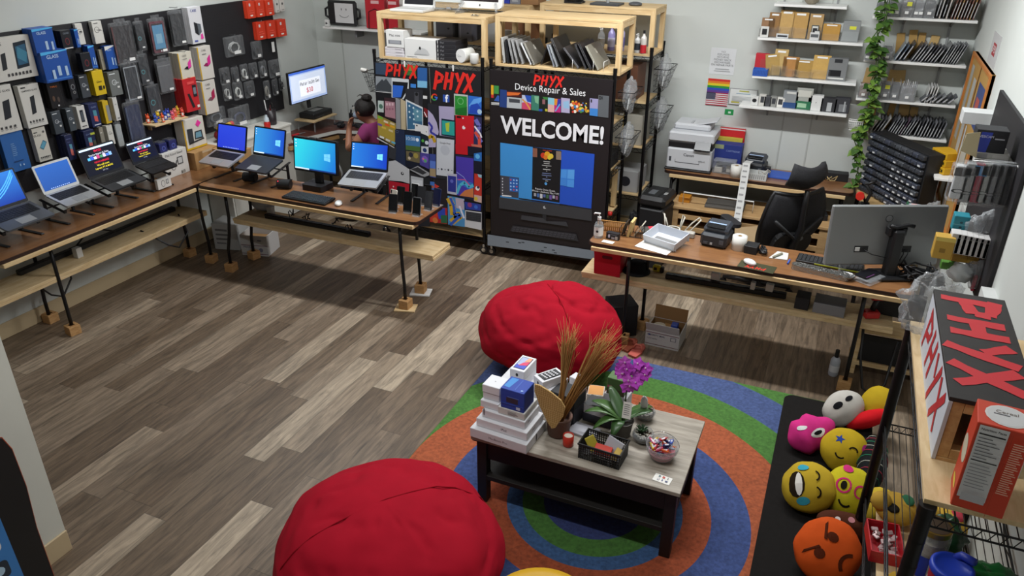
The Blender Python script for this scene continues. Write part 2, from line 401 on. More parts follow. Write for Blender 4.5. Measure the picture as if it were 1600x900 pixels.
 # ------ screens
def gradmat(c1,c2,vec=(1,0,0),e=1.0,off=0.0):
 m=bpy.data.materials.new('screen_image');m.use_nodes=True;nt=m.node_tree;b=nt.nodes['Principled BSDF']
 tc=nt.nodes.new('ShaderNodeTexCoord');dp=nt.nodes.new('ShaderNodeVectorMath');dp.operation='DOT_PRODUCT';dp.inputs[1].default_value=vec
 rp=nt.nodes.new('ShaderNodeValToRGB');rp.color_ramp.elements[0].color=lin(c1);rp.color_ramp.elements[1].color=lin(c2)
 ad=nt.nodes.new('ShaderNodeMath');ad.operation='ADD';ad.inputs[1].default_value=off
 nt.links.new(tc.outputs['Generated'],dp.inputs[0]);nt.links.new(dp.outputs['Value'],ad.inputs[0]);nt.links.new(ad.outputs[0],rp.inputs[0])
 b.inputs['Base Color'].default_value=(.01,.01,.01,1);b.inputs['Roughness'].default_value=.25
 nt.links.new(rp.outputs[0],b.inputs['Emission Color']);b.inputs['Emission Strength'].default_value=e
 return m
def scr(h,e=1.0):return mat(h,.3,0,e)
def windows_logo(mb,x,z,s,y,col='#6fc3f2'):
 mb.use(scr(col))
 for(a,b)in((0,0),(1,0),(0,1),(1,1)):
  x0=x+(a-1)*s+.02*s;x1=x0+.94*s;k0=.78+.11*a;k1=.78+.11*(a+1)
  za=(0.03 if b else-1)*s;zb=(1 if b else-.03)*s
  mb.flat([(x0,z+za*k0),(x1,z+za*k1),(x1,z+zb*k1),(x0,z+zb*k0)],y)
SC_BLUE=gradmat('#1a58d2','#2f6be0',(.3,0,.7));SC_WIN=gradmat('#3aa0e6','#1450cf',(1,0,0));SC_WIN2=gradmat('#35dcf0','#1f80e0',(1,0,-.3),1.0,.1)
SC_WIN3=gradmat('#2a86e6','#1440c8',(1,0,0));SC_SKY=gradmat('#2a5fb8','#2f6fd0',(0,0,1),.95);SC_ROYAL=gradmat('#2a3fd6','#2b49e2',(0,0,1))
def screen_blank(m):
 def fn(d,w,h,y):
  d.use(m).rect(-w/2,0,w/2,h,y)
  d.use(scr('#9fb8e6',.8))
  for i in range(10):d.rect(-w*.3+i*w*.06,h*.03,-w*.3+i*w*.06+w*.035,h*.06,y-.0006)
 return fn
def screen_win(m,logo=True):
 def fn(d,w,h,y):
  d.use(m).rect(-w/2,0,w/2,h,y)
  d.use(scr('#d8ecfa',.9)).rect(-w/2,0,w*.5 if not logo else w*-.15,h*.045,y-.0005)
  d.use(scr('#1c3f86',.8)).rect(-w*.15,0,w/2,h*.045,y-.0005)
  if logo:windows_logo(d,w*.3,h*.5,h*.13,y-.0006)
  d.use(scr('#e8f2fa',.8))
  for i in range(3):d.rect(-w*.47,h*(.93-i*.1),-w*.44,h*(.96-i*.1),y-.0006)
 return fn
def screen_swirl(d,w,h,y):
 d.use(gradmat('#0d3fae','#2f8cf0',(0,0,1))).rect(-w/2,0,w/2,h,y)
 d.use(scr('#4aa6ff',1.0))
 for k in range(3):
  P=[(-w*.45+w*.9*t,h*(.1+.08*k)+h*.75*t**2.2)for t in[i/8 for i in range(9)]]
  for i in range(8):
   q=.012*h*(1+i*.5)
   d.flat([P[i],P[i+1],(P[i+1][0],P[i+1][1]-q),(P[i][0],P[i][1]-q)],y-.0006)
def screen_slide(d,w,h,y):
 d.use(mat('#0c1020',.3,0,.6)).rect(-w/2,0,w/2,h,y)
 d.use(scr('#c8dcf2',.9)).rect(-w/2,h*.93,w/2,h,y-.0004)
 d.use(scr('#e02048')).text('PHYX',h*.13,0,h*.84,y-.0005,.012)
 d.use(scr('#dfe6f4',.9)).text('Device Repair & Sales',h*.1,0,h*.72,y-.0005)
 cs=['#58b8e8','#3a62d8','#e8e8f0','#c2407e','#4d9a6a','#d8d0f0','#4878d8','#88b8f0']
 for i,c in enumerate(cs):
  x0=-w*.36+i*w*.09;d.use(scr(c,.7)).rect(x0,h*.55,x0+w*.08,h*(.65+.03*(i%2)),y-.0005)
 d.use(scr('#e02038')).text('NOW HIRING!',h*.1,0,h*.43,y-.0005,.01)
 d.use(scr('#e2cf28')).text('We sell most',h*.1,0,h*.31,y-.0005,.01)
 d.text('Laptops, PC & MORE',h*.09,0,h*.2,y-.0005,.01)
 d.use(scr('#ccd4e0',.8)).text('( 7 1 9 )',h*.07,0,h*.09,y-.0005)
def laptop(label,loc,rotz,w,d,h,basec,bezel,fn,tilt=15,back=16,keyc=None,name='laptop',keys=True,group='laptops on display',bz=.012,bot=.022):
 t=thing(name,label,'laptop',loc,rotz,group)
 ti=math.radians(tilt);A=RX(tilt)
 b=MB(basec);b.xf(A).prism(rrect(w,d,.012,3,0,-d/2),0,.014)
 bo=b.build('base',t)
 k=MB(keyc or BLACK);k.xf(A)
 if keys:
  kw,kd=w*.84,d*.44;rows,cols=5,13;x0=-kw/2;y0=-d*.1
  k.box((0,y0-kd/2,.0146),(kw+.006,kd+.006,.0012))
  k.use(mat('#0e0e10',.5)if basec is not BLACK else mat('#26272a',.5))
  for r in range(rows):
   for c in range(cols):
    k.box((x0+(c+.5)*kw/cols,y0-(r+.5)*kd/rows,.0158),(kw/cols*.86,kd/rows*.84,.0016))
 k.build('keyboard',t)
 MB(mat('#8d8f90',.4)if basec is not BLACK else mat('#232427',.35)).xf(A).box((0,-d*.77,.0142),(w*.32,d*.3,.0012)).build('trackpad',t)
 L=T(0,.004,.012)@RX(-back)
 l=MB(basec if bezel is None else bezel);l.xf(L@RX(90)).prism(rrect(w,h,.012,3,0,h/2),-.007,0)
 l.build('lid',t)
 s=MB();s.xf(L@T(0,-.0012,bot));fn(s,w-2*bz,h-bot-bz,-.0003)
 s.build('display',t)
 return t
def laptop_stand(label,loc,rotz,w=.24,group='folding laptop stands'):
 """two Z-shaped sides with a foot, a post and a sloping arm"""
 t=thing('laptop_stand',label,'stand',loc,rotz,group)
 for s in(-1,1):
  x=s*w/2;m=MB(BLACK)
  m.box((x,-.02,.004),(.026,.25,.008),.002)
  m.box((x,.075,.075),(.02,.018,.14),.002)
  m.xf(T(x,.075,.147)@RX(15)).box((0,-.09,0),(.022,.26,.009),.002)
  m.box((0,-.215,.012),(.022,.01,.02),.001)
  m.build('side_frame',t)
 c=MB(BLACK);c.cyl((-w/2,.075,.09),(w/2,.075,.09),.006);c.build('crossbar',t)
 return t
lapA=[('white-edged grey laptop nearest the left end of the wall table, partly out of frame',3.20,.36,.25,.25,mat('#585b5f',.4,.4),BLACK,screen_swirl,'swirling blue'),('silver laptop with a white rim and plain blue screen on the wall table',3.655,.30,.215,.215,SILVER,mat('#d4d6d6',.4),screen_blank(SC_SKY),''),('larger black laptop showing the shop slide on the wall table',4.06,.335,.225,.24,mat('#2a2b2d',.45),BLACK,screen_slide,''),('smaller black laptop showing the shop slide in front of the stand carton',4.455,.275,.19,.185,BLACK,BLACK,screen_slide,'')]
labs=['grey laptop cut by the left frame edge with a swirling blue screen',lapA[1][0],lapA[2][0],lapA[3][0]]
stl=['black stand under the grey laptop at the left frame edge','black stand under the silver laptop with the white rim','black stand under the larger slide laptop on the wall table','black stand under the smaller slide laptop by the stand carton']
for i,(lb,y,w,d,h,bc,bz,fn,_)in enumerate(lapA):
 laptop(labs[i],(-5.245,y,1.012),LEFT,w,d,h,bc,bz,fn,bz=.012 if i!=1 else .016)
 laptop_stand(stl[i],(-5.245-.02+.0,y,TOPZ+.001),LEFT,w*.72)
lapB=[('silver laptop with a royal blue screen, first on the second table',(-4.815,4.965,1.012),-.04,.335,.225,.23,SILVER,BLACK,screen_blank(SC_ROYAL),None),('black laptop with a light blue windowed desktop between the two round speakers',(-4.41,4.965,1.012),-.05,.345,.23,.245,mat('#222327',.5),BLACK,screen_win(SC_WIN),mat('#191a1d',.5)),('silver grey laptop right of the mouse, turned toward the room',(-3.405,4.97,1.018),.12,.335,.225,.225,mat('#9b9d9f',.4,.4),BLACK,screen_win(SC_WIN3),mat('#3a3b3e',.5))]
for i,(lb,loc,rz,w,d,h,bc,bz,fn,kc)in enumerate(lapB):
 laptop(lb,loc,rz,w,d,h,bc,bz,fn,keyc=kc,keys=(i!=1))
 laptop_stand('black stand under the '+('first silver laptop of the second table','black laptop between the speakers','silver grey laptop near the phones')[i],(loc[0],loc[1]-.0+.02*math.cos(rz),TOPZ+.001),rz,w*.66)
t=thing('desktop_monitor','black monitor with a bright cyan desktop and sticky camera behind the keyboard','monitor',(-3.94,4.99,TOPZ+.001),-.03)
MB(BLACK).prism(rrect(.21,.17,.02),0,.05).build('stand_base',t)
n=MB(BLACK);n.box((0,.03,.12),(.075,.04,.17),.008).box((0,.015,.2),(.12,.03,.09),.006);n.build('neck',t)
L=T(0,-.012,.14)@RX(-7)
f=MB(BLACK);f.xf(L@RX(90)).prism(rrect(.445,.285,.012,3,0,.1425),-.03,0);f.build('bezel',t)
s=MB();s.xf(L@T(0,-.001,.018));screen_win(SC_WIN2)(s,.42,.25,-.0006);s.build('display',t)
MB(BLACK).xf(L).box((-.01,-.004,.285),(.075,.03,.022),.006).build('webcam',t)
t=thing('keyboard','black full-size keyboard in front of the cyan monitor','keyboard',(-3.845,4.735,TOPZ+.001),-.02)
k=MB(BLACK);k.xf(RX(3)).box((0,0,.012),(.43,.15,.018),.004);k.build('case',t)
k=MB(mat('#2a2b2e',.5));k.xf(RX(3))
for r in range(6):
 for c in range(19):k.box((-.205+(c+.5)*.0216,.062-(r+.5)*.0205,.0225),(.0185,.0175,.006),.001)
k.use(mat('#c8ccd0',.5)).box((.155,.055,.0225),(.09,.006,.004))
k.build('keys',t)
def mouse(label,loc,rotz,m,nm='computer_mouse'):
 t=thing(nm,label,'mouse',loc,rotz)
 MB(m).ell((0,0,.012),(.031,.052,.02),16,8,lambda d,q:Vector((q.x,q.y,max(q.z,-.012)))).build('shell',t)
 MB(MGREY).cyl((0,.028,.026),(0,.036,.027),.004,n=8).build('scroll_wheel',t)
mouse('white mouse beside the black keyboard on the second table',(-3.55,4.73,TOPZ+.001),.5,mat('#dcdcda',.35))
for(x,y,lb)in((-4.585,4.905,'left one of the two black cylinder speakers, by the first silver laptop'),(-4.195,4.875,'right one of the two black cylinder speakers, with a red light')):
 t=thing('cylinder_speaker',lb,'speaker',(x,y,TOPZ+.042),.25)
 MB(mat('#17181a',.7)).cyl((-.055,0,0),(.055,0,0),.04,n=20).build('body',t)
 MB(BLACK).cyl((-.058,0,0),(-.054,0,0),.036,n=20).build('end_cap',t);MB(BLACK).cyl((.054,0,0),(.058,0,0),.036,n=20).build('end_cap',t)
 if x>-4.3:MB(mat('#ff3040',.4,0,2)).ell((-.04,-.03,.03),(.004,.004,.004),8,6).build('status_light',t)
def phone(label,px,py,h,lean,rz,body,front,camera=False,w=.071):
 p=Pz(px,py,TOPZ)
 t=thing('smartphone',label,'phone',(p.x,p.y,TOPZ+.004),rz,'phones standing in holders')
 m=MB(body);m.xf(RX(-lean)@RX(90)).prism(rrect(w,h,.008,3,0,h/2+.004),-.008,0);m.build('body',t)
 s=MB(front);s.xf(RX(-lean)).rect(-w/2+.003,.009,w/2-.003,h,-.0008);s.build('screen' if not camera else 'back_glass',t)
 if camera:MB(BLACK).xf(RX(-lean)).box((-w*.32,-.002,h*.9),(.014,.004,.026),.002).build('camera',t)
 st=MB(CLRD);st.box((0,.02,-.001),(.06,.075,.005));st.xf(RX(-lean)).box((0,-.006,.008),(.05,.006,.016));st.build('holder',t,label='clear acrylic holder')
BG=mat('#101113',.2)
DK=mat('#2a2c30',.35)
phone('white phone with its camera side out, behind the leftmost dark phone',612,326,.145,14,-.25,mat('#dcd8cc',.4),mat('#d4cfc0',.35),True)
phone('dark phone behind the white one on the phone table',625,320,.14,12,.0,BLACK,BG)
phone('leftmost front phone, black and leaning, beside the white phone',613.5,333,.14,18,.22,BLACK,BG)
phone('white-bezel phone at the back of the phone group',647,313,.13,12,-.05,mat('#dedede',.4),BG)
phone('tall black phone in the middle of the phone group',636,333,.16,14,.08,BLACK,BG)
phone('front black phone nearest the table edge with a silver rim',650,338,.14,12,.0,mat('#8a8c90',.3,.6),BG)
phone('grey phone with its glossy back out right of the front phone',668,329,.145,12,-.12,DK,mat('#3c3f44',.2))
phone('dark phone just left of the glossy grey phone',658,321,.145,12,.1,BLACK,DK)
phone('dark blue phone at the right end of the phone group',681,323,.14,12,-.2,mat('#23284a',.3),mat('#1b2144',.2))
phone('small dark phone against the banner behind the grey phone',667,314,.125,10,.0,BLACK,BG)
# ------ black pegboard on the left wall and what hangs on it
PEGX=XL+.022
def pegmat():
 m=bpy.data.materials.new('black_pegboard');m.use_nodes=True;nt=m.node_tree;b=nt.nodes['Principled BSDF'];b.inputs['Roughness'].default_value=.6
 tc=nt.nodes.new('ShaderNodeTexCoord');mp=nt.nodes.new('ShaderNodeMapping');mp.inputs['Scale'].default_value=(39.4,39.4,39.4)
 fr=nt.nodes.new('ShaderNodeVectorMath');fr.operation='FRACTION';sb=nt.nodes.new('ShaderNodeVectorMath');sb.operation='SUBTRACT';sb.inputs[1].default_value=(.5,.5,.5)
 sp=nt.nodes.new('ShaderNodeSeparateXYZ');cb=nt.nodes.new('ShaderNodeCombineXYZ');ln=nt.nodes.new('ShaderNodeVectorMath');ln.operation='LENGTH'
 lt=nt.nodes.new('ShaderNodeMath');lt.operation='LESS_THAN';lt.inputs[1].default_value=.12
 mx=nt.nodes.new('ShaderNodeMix');mx.data_type='RGBA';mx.inputs['A'].default_value=lin('#1b1a1e');mx.inputs['B'].default_value=lin('#060606')
 K=nt.links.new;K(tc.outputs['Object'],mp.inputs[0]);K(mp.outputs[0],fr.inputs[0]);K(fr.outputs[0],sb.inputs[0]);K(sb.outputs[0],sp.inputs[0])
 K(sp.outputs['Y'],cb.inputs[0]);K(sp.outputs['Z'],cb.inputs[1]);K(cb.outputs[0],ln.inputs[0]);K(ln.outputs['Value'],lt.inputs[0]);K(lt.outputs[0],mx.inputs['Factor']);K(mx.outputs['Result'],b.inputs['Base Color'])
 return m
PEG=pegmat()
pb=thing('pegboard','large black pegboard of packed accessories above the left wall table','pegboard',(0,0,0))
MB(PEG).box((XL+.011,4.35,1.575),(.02,4.3,1.12),.002).build('board',pb)
def c1(x,y):return(x/3.46,y/3.46)
def c2(x,y):return(220+x/3.4625,y/3.4625)
def draw(mb,ops,w,h,y):
 """prints on an upright front: 0..1 coordinates, text size as a share of the width"""
 k=0
 for op in ops:
  k+=1;yy=y-.0005*k
  if op[0]=='r':_,a,b,c,d,col=op;mb.use(mat(col,.45)).rect((a-.5)*w,b*h,(c-.5)*w,d*h,yy)
  elif op[0]=='t':_,s,a,b,sz,col=op[:6];mb.use(mat(col,.5)).text(s,sz*w,(a-.5)*w,b*h,yy,op[6]if len(op)>6 else 0)
  elif op[0]=='p':mb.use(mat(op[2],.45)).flat([((a-.5)*w,b*h)for a,b in op[1]],yy)
  elif op[0]=='c':
   _,a,b,rx,rz,col=op[:6];n=16
   mb.use(mat(col,.45)).flat([((a-.5)*w+rx*w*math.cos(2*PI*i/n),b*h+rz*w*math.sin(2*PI*i/n))for i in range(n)],yy)
def lines(a,b,c,d,n,col,r=random.Random(3)):
 """rows of tiny print"""
 return[('r',a,b+(d-b)*i/n,a+(c-a)*(.6+.4*r.random()),b+(d-b)*(i+.45)/n,col)for i in range(n)]
_wallspec={'L':(lambda p,d:Px(p[0],p[1],PEGX+d),LEFT),'R':(lambda p,d:Px(p[0],p[1],RPEGX-d),RIGHT)}
_hooks=[0]
def peg_hook(y,z,L,side='L'):
 _hooks[0]+=1
 if _hooks[0]%3:return
 s=1 if side=='L' else-1;x=PEGX if side=='L' else RPEGX
 m=MB(MGREY);m.tube([(0,0,0),(s*(L+.015),0,0),(s*(L+.02),0,.008)],.0022,5)
 m.build('peg_hook',loc=(x,y,z+.003),label='thin metal hook sticking out of the %s pegboard'%('black left' if side=='L' else 'dark right'),cat='hook',group='metal pegboard hooks, '+('left wall' if side=='L' else 'right wall'))
def front_size(tl,br,d,side='L'):
 f,rz=_wallspec[side];A=f(tl,d);B=f(br,d)
 if side=='L':w=B.y-A.y
 else:w=A.y-B.y
 return A,B,w,A.z-B.z,rz
def pk(label,tl,br,depth,body,ops=(),n=1,name='retail_box',cat='box',side='L',group='retail boxes on the pegboard',behind=None):
 A,B,w,h,rz=front_size(tl,br,depth,side);x=(PEGX if side=='L' else RPEGX);s=1 if side=='L' else-1
 y=(A.y+B.y)/2;z=B.z;td=depth/n if n>1 else min(depth-.004,.05)if depth>.01 else depth
 m=mat(body,.42)if isinstance(body,str)else body
 for i in range(n):
  mb=MB(m);mb.box((0,td/2,h/2),(w,td*(.94 if n>1 else 1),h),.0015)
  draw(mb,ops if i==0 else(),w,h,0.0)
  dd=depth-i*td
  mb.build(name,loc=(x+s*(dd+.001),y,z+i*.001),rotz=rz,label=label if i==0 else(behind or('spare behind '+label)),cat=cat,group=group if i==0 else(group+', behind the front one'))
 peg_hook(y,z+h+.002,depth,side)
def bag(label,tl,br,depth,case,extra=(),name='phone_case_pack',cat='case',side='L',film=None,sticker=True,group='clear packs on the pegboard',shrink=.86,thick=.012):
 A,B,w,h,rz=front_size(tl,br,depth,side);x=(PEGX if side=='L' else RPEGX);s=1 if side=='L' else-1
 y=(A.y+B.y)/2
 t=thing(name,label,cat,(x+s*depth,y,B.z),rz,group)
 m=mat(case,.4)if isinstance(case,str)else case
 c=MB(m);c.xf(T(0,.012,h*(.5-.02))@RX(90)).prism(rrect(w*shrink,h*.86,min(.018,w*.2),4),-thick/2,thick/2)
 c.xf(T(0,.012-thick/2-.0005,h*.05));draw(c,extra,w*shrink,h*.86,0);c.build('case',t)
 f=MB(film or CLRD);f.box((0,.012,h/2),(w,.026,h),.008);f.box((0,.012,h+.012),(w*.5,.002,.024));f.build('clear_bag',t)
 if sticker:MB(WHITE).rect(w*.06,h*.07,w*.32,h*.07+w*.11,-.0025).build('price_sticker',t,label='white price sticker')
 peg_hook(y,B.z+h+.02,depth,side)
PHN=lambda x0,z0,x1,z1,c='#23262a',s=.08:[('p',[(x0,z0),(x1-s,z0+.03),(x1,z1),(x0+s,z1-.03)],c)]
def icons(z,n=5,col='#3a3a3a'):return[q for i in range(n)for q in(('r',.14+i*.74/n,z,.14+i*.74/n+.07,z+.05,col),('r',.14+i*.74/n,z-.03,.14+i*.74/n+.08,z-.015,'#888888'))]
W_='#cfcdc6'
pk('very wide white tablet glass box with a blue tablet picture at the frame edge',c1(-190,232),c1(210,408),.06,W_,[('t','GLASS',.42,.86,.075,'#222222',.008)]+PHN(.44,.25,.55,.66,'#23262a',.03)+PHN(.68,.24,.92,.88,'#15222e',.03)+[('p',[(.71,.32),(.88,.34),(.9,.8),(.73,.76)],'#2c5a78'),('p',[(.72,.5),(.85,.36),(.9,.6),(.76,.76)],'#3f7f98')]+[q for i in range(7)for q in(('r',.5+i*.06,.1,.53+i*.06,.17,'#3a3a3a'),)])
pk('white tempered glass box cut by the left frame edge',c1(-110,485),c1(124,700),.06,W_,[('t','TEMPERED GLASS',.56,.88,.095,'#222222',.012)]+PHN(.5,.28,.82,.7)+icons(.1))
pk('white tempered glass box right of the frame-cut one',c1(92,468),c1(262,670),.06,W_,[('t','TEMPERED GLASS',.5,.86,.1,'#222222',.012),('r',.12,.93,.34,.96,'#333333')]+PHN(.36,.3,.66,.74)+icons(.12))
BL='#1d4e9e'
blueops=[('t','GLASS',.42,.82,.16,'#b8cfe8',.012),('r',.5,.18,.62,.5,'#a8c0d8'),('r',.78,.14,.88,.46,'#a8c0d8'),('r',.05,.06,.95,.11,'#3a74c4'),('p',[(0,.9),(1,.96),(1,1),(0,1)],'#4fb0e8')]
pk('blue glass pack of the top row nearest the left',c1(166,160),c1(314,285),.10,BL,blueops,3)
pk('black pack with a red swirl right of the top blue packs',c1(322,168),c1(402,262),.085,'#171a20',[('c',.5,.42,.22,.3,'#6a2a30'),('c',.5,.42,.15,.22,'#171a20'),('r',.1,.04,.9,.1,'#d0d0d0'),('t','GLASS',.5,.85,.2,'#8892a0')],2)
pk('narrow blue pack beside the black swirl pack, top row',c1(396,160),c1(440,255),.05,BL,blueops[1:])
pk('white glass pack behind the narrow blue pack, top row',c1(402,130),c1(466,238),.03,W_,[('c',.45,.62,.3,.3,'#333333'),('c',.45,.62,.26,.26,W_),('r',.4,.58,.75,.64,'#333333'),('t','Glass',.6,.6,.22,'#333333')])
pk('slim white glass pack alone at the right of the top row',c1(492,118),c1(570,230),.04,W_,[('c',.4,.62,.26,.26,'#333333'),('c',.4,.62,.22,.22,W_),('t','Glass',.6,.6,.24,'#333333'),('r',.15,.9,.6,.93,'#444444')])
pk('wide blue glass pack of the second row',c1(214,287),c1(396,424),.12,BL,blueops+[('r',.28,.1,.38,.4,'#a8c0d8')],3)
pk('black pack with a red swirl in the second row',c1(430,290),c1(506,380),.09,'#171a20',[('c',.5,.45,.22,.3,'#6a2a30'),('c',.5,.45,.15,.22,'#171a20'),('r',.1,.04,.9,.1,'#d0d0d0')])
pk('blue pack behind the second swirl pack',c1(470,250),c1(532,368),.06,BL,blueops[1:],2)
pk('beige pack half hidden behind a tilted blue one',c1(532,270),c1(578,375),.03,'#9a9482',[('t','G',.4,.5,.4,'#444444')])
pk('blue glass pack with white top right of the beige pack',c1(562,252),c1(640,368),.06,BL,[('p',[(0,.82),(1,.96),(1,1),(0,1)],'#d8d8d4')]+blueops[:3])
pk('black pack with orange lettering, left in the third row',c1(248,452),c1(350,575),.07,'#1b1714',[('t','TYPE-C',.5,.82,.17,'#d8742a',.015),('c',.3,.38,.1,.2,'#5c4434'),('c',.65,.32,.1,.2,'#4c4038'),('r',.5,.06,.62,.12,'#d8d8d8')],2,'cable_pack','cable')
pk('black pack with a pale loop, third row',c1(362,420),c1(426,530),.06,'#1a1a1c',[('c',.5,.55,.3,.36,'#77787a'),('c',.5,.55,.2,.26,'#1a1a1c'),('c',.55,.3,.2,.2,'#8a8a88'),('c',.55,.3,.12,.12,'#1a1a1c')],2,'cable_pack','cable')
gl=lambda c='#4b5054',q='#c8ccd0':[('c',.42,.55,.2,.2,q),('c',.42,.55,.16,.16,c),('t','Glass',.58,.53,.2,q),('r',.1,.88,.6,.92,q),('r',.6,.3,.8,.38,'#d8d8d4')]
pk('smoky grey glass pack left of the yellow one',c1(420,408),c1(495,522),.06,'#3f4347',gl('#3f4347'),2)
pk('bright yellow glass pack in the middle of the third row',c1(492,388),c1(580,506),.08,'#d3b31c',[('t','Glass',.5,.55,.22,'#3a3210',.01),('r',.35,.2,.65,.38,'#2a2614'),('r',.75,.22,.9,.36,'#2a2614')],2)
pk('grey glass pack right of the yellow one',c1(578,392),c1(668,508),.06,'#6c6f6c',gl('#6c6f6c','#d8dcdc'),2)
pk('smoky grey glass pack, leftmost in the fourth row',c1(272,608),c1(352,716),.07,'#3d4348',gl('#3d4348'))
pk('smoky grey glass pack, second in the fourth row',c1(352,590),c1(418,702),.07,'#444a4e',gl('#444a4e'))
pk('white pack with a black phone picture in the fourth row',c1(410,578),c1(482,690),.08,'#d0cec8',[('r',.3,.3,.7,.82,'#22252a'),('r',.36,.36,.64,.74,'#50565c'),('r',.2,.1,.8,.14,'#555555')],2)
pk('navy pack with a red and teal phone picture in the fourth row',c1(474,566),c1(552,678),.08,'#222a52',[('p',[(.35,.25),(.72,.2),(.72,.7),(.35,.72)],'#c85a52'),('p',[(.35,.48),(.72,.45),(.72,.7),(.35,.72)],'#4c8c9c'),('r',.2,.07,.9,.11,'#d0d0d8'),('t','GLASS',.5,.85,.2,'#8a96b8')],3)
pk('yellow and grey pack below the bright yellow one',c1(550,550),c1(608,662),.06,'#c9a820',[('r',.45,.1,1,.8,'#8a8c8c')],2)
pk('white pack leaning right of the yellow and grey one',c1(604,530),c1(655,648),.07,'#cbcac4',[('t','5D',.5,.7,.34,'#555555'),('r',.3,.08,.9,.1,'#666666'),('r',.3,.12,.9,.14,'#666666')])
pk('plain blue tablet package at the left below the white boxes',c1(-8,728),c1(172,905),.05,'#2f63a6',[('r',.34,.3,.36,.72,'#4a78b4')]+lines(.36,.4,.6,.74,7,'#6d94c4')+[('r',.3,.24,.72,.27,'#1f3c6a'),('r',.5,.12,.55,.18,'#8fb0d8'),('c',.68,.14,.03,.04,'#b8cce4')],name='tablet_package',cat='package')
pk('white glass box with a blue tablet drawing below the tempered glass boxes',c1(168,700),c1(286,858),.05,'#c9c5ba',[('t','GLASS',.3,.78,.2,'#333333',.012),('r',.08,.86,.36,.89,'#444444'),('p',[(.25,.42),(.5,.34),(.88,.54),(.62,.62)],'#3d6f86'),('p',[(.3,.43),(.5,.37),(.8,.53),(.6,.59)],'#5e9cb4'),('c',.8,.86,.08,.08,'#555555')]+icons(.1,6))
pk('navy tempered glass pack with a pink phone picture, low row left',c1(345,735),c1(418,858),.10,'#1f2547',[('p',[(.38,.2),(.72,.16),(.72,.62),(.38,.64)],'#c86a62'),('p',[(.38,.46),(.72,.42),(.72,.62),(.38,.64)],'#5c94a8'),('t','TEMPERED',.45,.84,.14,'#7f8ab8'),('t','GLASS',.4,.72,.14,'#7f8ab8')],3)
pk('navy tempered glass pack with a pink phone picture, low row right',c1(448,712),c1(532,812),.10,'#1f2547',[('p',[(.3,.2),(.62,.16),(.62,.66),(.3,.68)],'#c86a62'),('p',[(.3,.46),(.62,.42),(.62,.66),(.3,.68)],'#5c94a8'),('t','GLASS',.4,.82,.16,'#7f8ab8'),('r',.6,.76,1,.86,'#b0b83c'),('r',.7,.2,.95,.5,'#4a4a3a')],3)
pk('beige glass pack above the larger slide laptop',c1(532,692),c1(576,786),.06,'#8d8778',[('r',.1,.7,.6,.75,'#d8d4c8')],2)
pk('white glass pack beside the beige one above the slide laptop',c1(572,682),c1(626,776),.07,'#cfccc2',[('c',.42,.6,.24,.24,'#444444'),('c',.42,.6,.2,.2,'#cfccc2'),('t','Glass',.6,.58,.24,'#444444')])
bag('clear empty case pack with white back at the right end of the low row',c1(618,664),c1(682,792),.07,'#a9adac',(),sticker=False)
bag('black tablet case in a clear bag with a red edge, top row',c1(588,128),c1(756,335),.08,'#242022',[('r',0,0,.06,1,'#5c2a2a')])
bag('clear-edged black tablet case in a bag below the red-edged one',c1(652,345),c1(784,540),.09,'#25262b',[('r',.04,.02,.96,.98,'#9aa0a4'),('r',.09,.05,.91,.95,'#26282c')])
bag('large navy case in a clear bag above the smaller slide laptop',c1(664,560),c1(800,765),.10,'#232944',[('r',.06,.04,.1,.96,'#4a5a78'),('c',.8,.4,.06,.06,'#3c4766')])
ring=[('c',.35,.44,.2,.2,'#3d8c94'),('c',.35,.44,.14,.14,'#1e2024'),('r',.5,.06,.8,.12,'#dcdcdc')]
bag('black phone case with a teal ring in a bag, top of its column',c2(-40,118),c2(42,272),.06,'#1e2024',ring,sticker=False)
bag('black phone case with a teal ring in a bag, middle of its column',c2(-25,298),c2(66,452),.06,'#1e2024',ring,sticker=False)
bag('black phone case with a teal ring in a bag, bottom of its column',c2(24,468),c2(128,612),.05,'#202227',ring,sticker=False)
bag('tablet with a light blue screen in a maroon case',c2(36,104),c2(162,285),.08,'#5c2230',[('r',.1,.08,.9,.93,'#1c1418'),('r',.14,.12,.86,.88,'#4a86ac'),('r',.3,.3,.7,.6,'#7ea8c0'),('c',.5,.05,.04,.04,'#d8d8d8')],'tablet_case_pack')
bag('plain black case in a clear bag right of the maroon tablet',c2(148,62),c2(262,240),.07,'#212124')
bag('grey tablet case in a clear bag below the maroon tablet',c2(76,325),c2(196,492),.07,'#5a5b5e',[('r',.04,.84,.96,.88,'#77787a')])
pk('white tablet case box with a small pink flash and purple side',c2(250,42),c2(352,228),.07,'#d2d2d6',[('t','CASE',.4,.9,.2,'#2c3a8c',.012),('p',[(.3,.3),(.55,.22),(.55,.55),(.3,.6)],'#202228'),('p',[(.55,.22),(.8,.3),(.8,.52),(.55,.55)],'#5a6068'),('p',[(.65,.1),(.88,.12),(.84,.26),(.7,.24)],'#e0409c'),('r',.15,.06,.4,.1,'#4a58a8')],2)
pink=lambda c1_,c2_:[('p',[(.28,.42),(.6,.38),(.84,.46),(.5,.5)],c2_),('p',[(.6,.4),(.84,.47),(.86,.74),(.62,.62)],c1_),('t','CASE',.45,.88,.14,'#555555'),('r',.3,.76,.6,.78,'#777777')]
pk('white and yellow box with a black and pink laptop case picture',c2(196,290),c2(296,426),.11,'#cfcabc',[('r',0,0,1,.09,'#d0a81c'),('r',0,0,.06,1,'#d0a81c')]+pink('#d8389c','#1c1c20'),2)
pk('upper white box with a magenta laptop case picture',c2(300,258),c2(402,418),.09,'#d2cdc6',[('r',0,0,.08,1,'#c9a21e')]+pink('#d42c8c','#8c2058'),2)
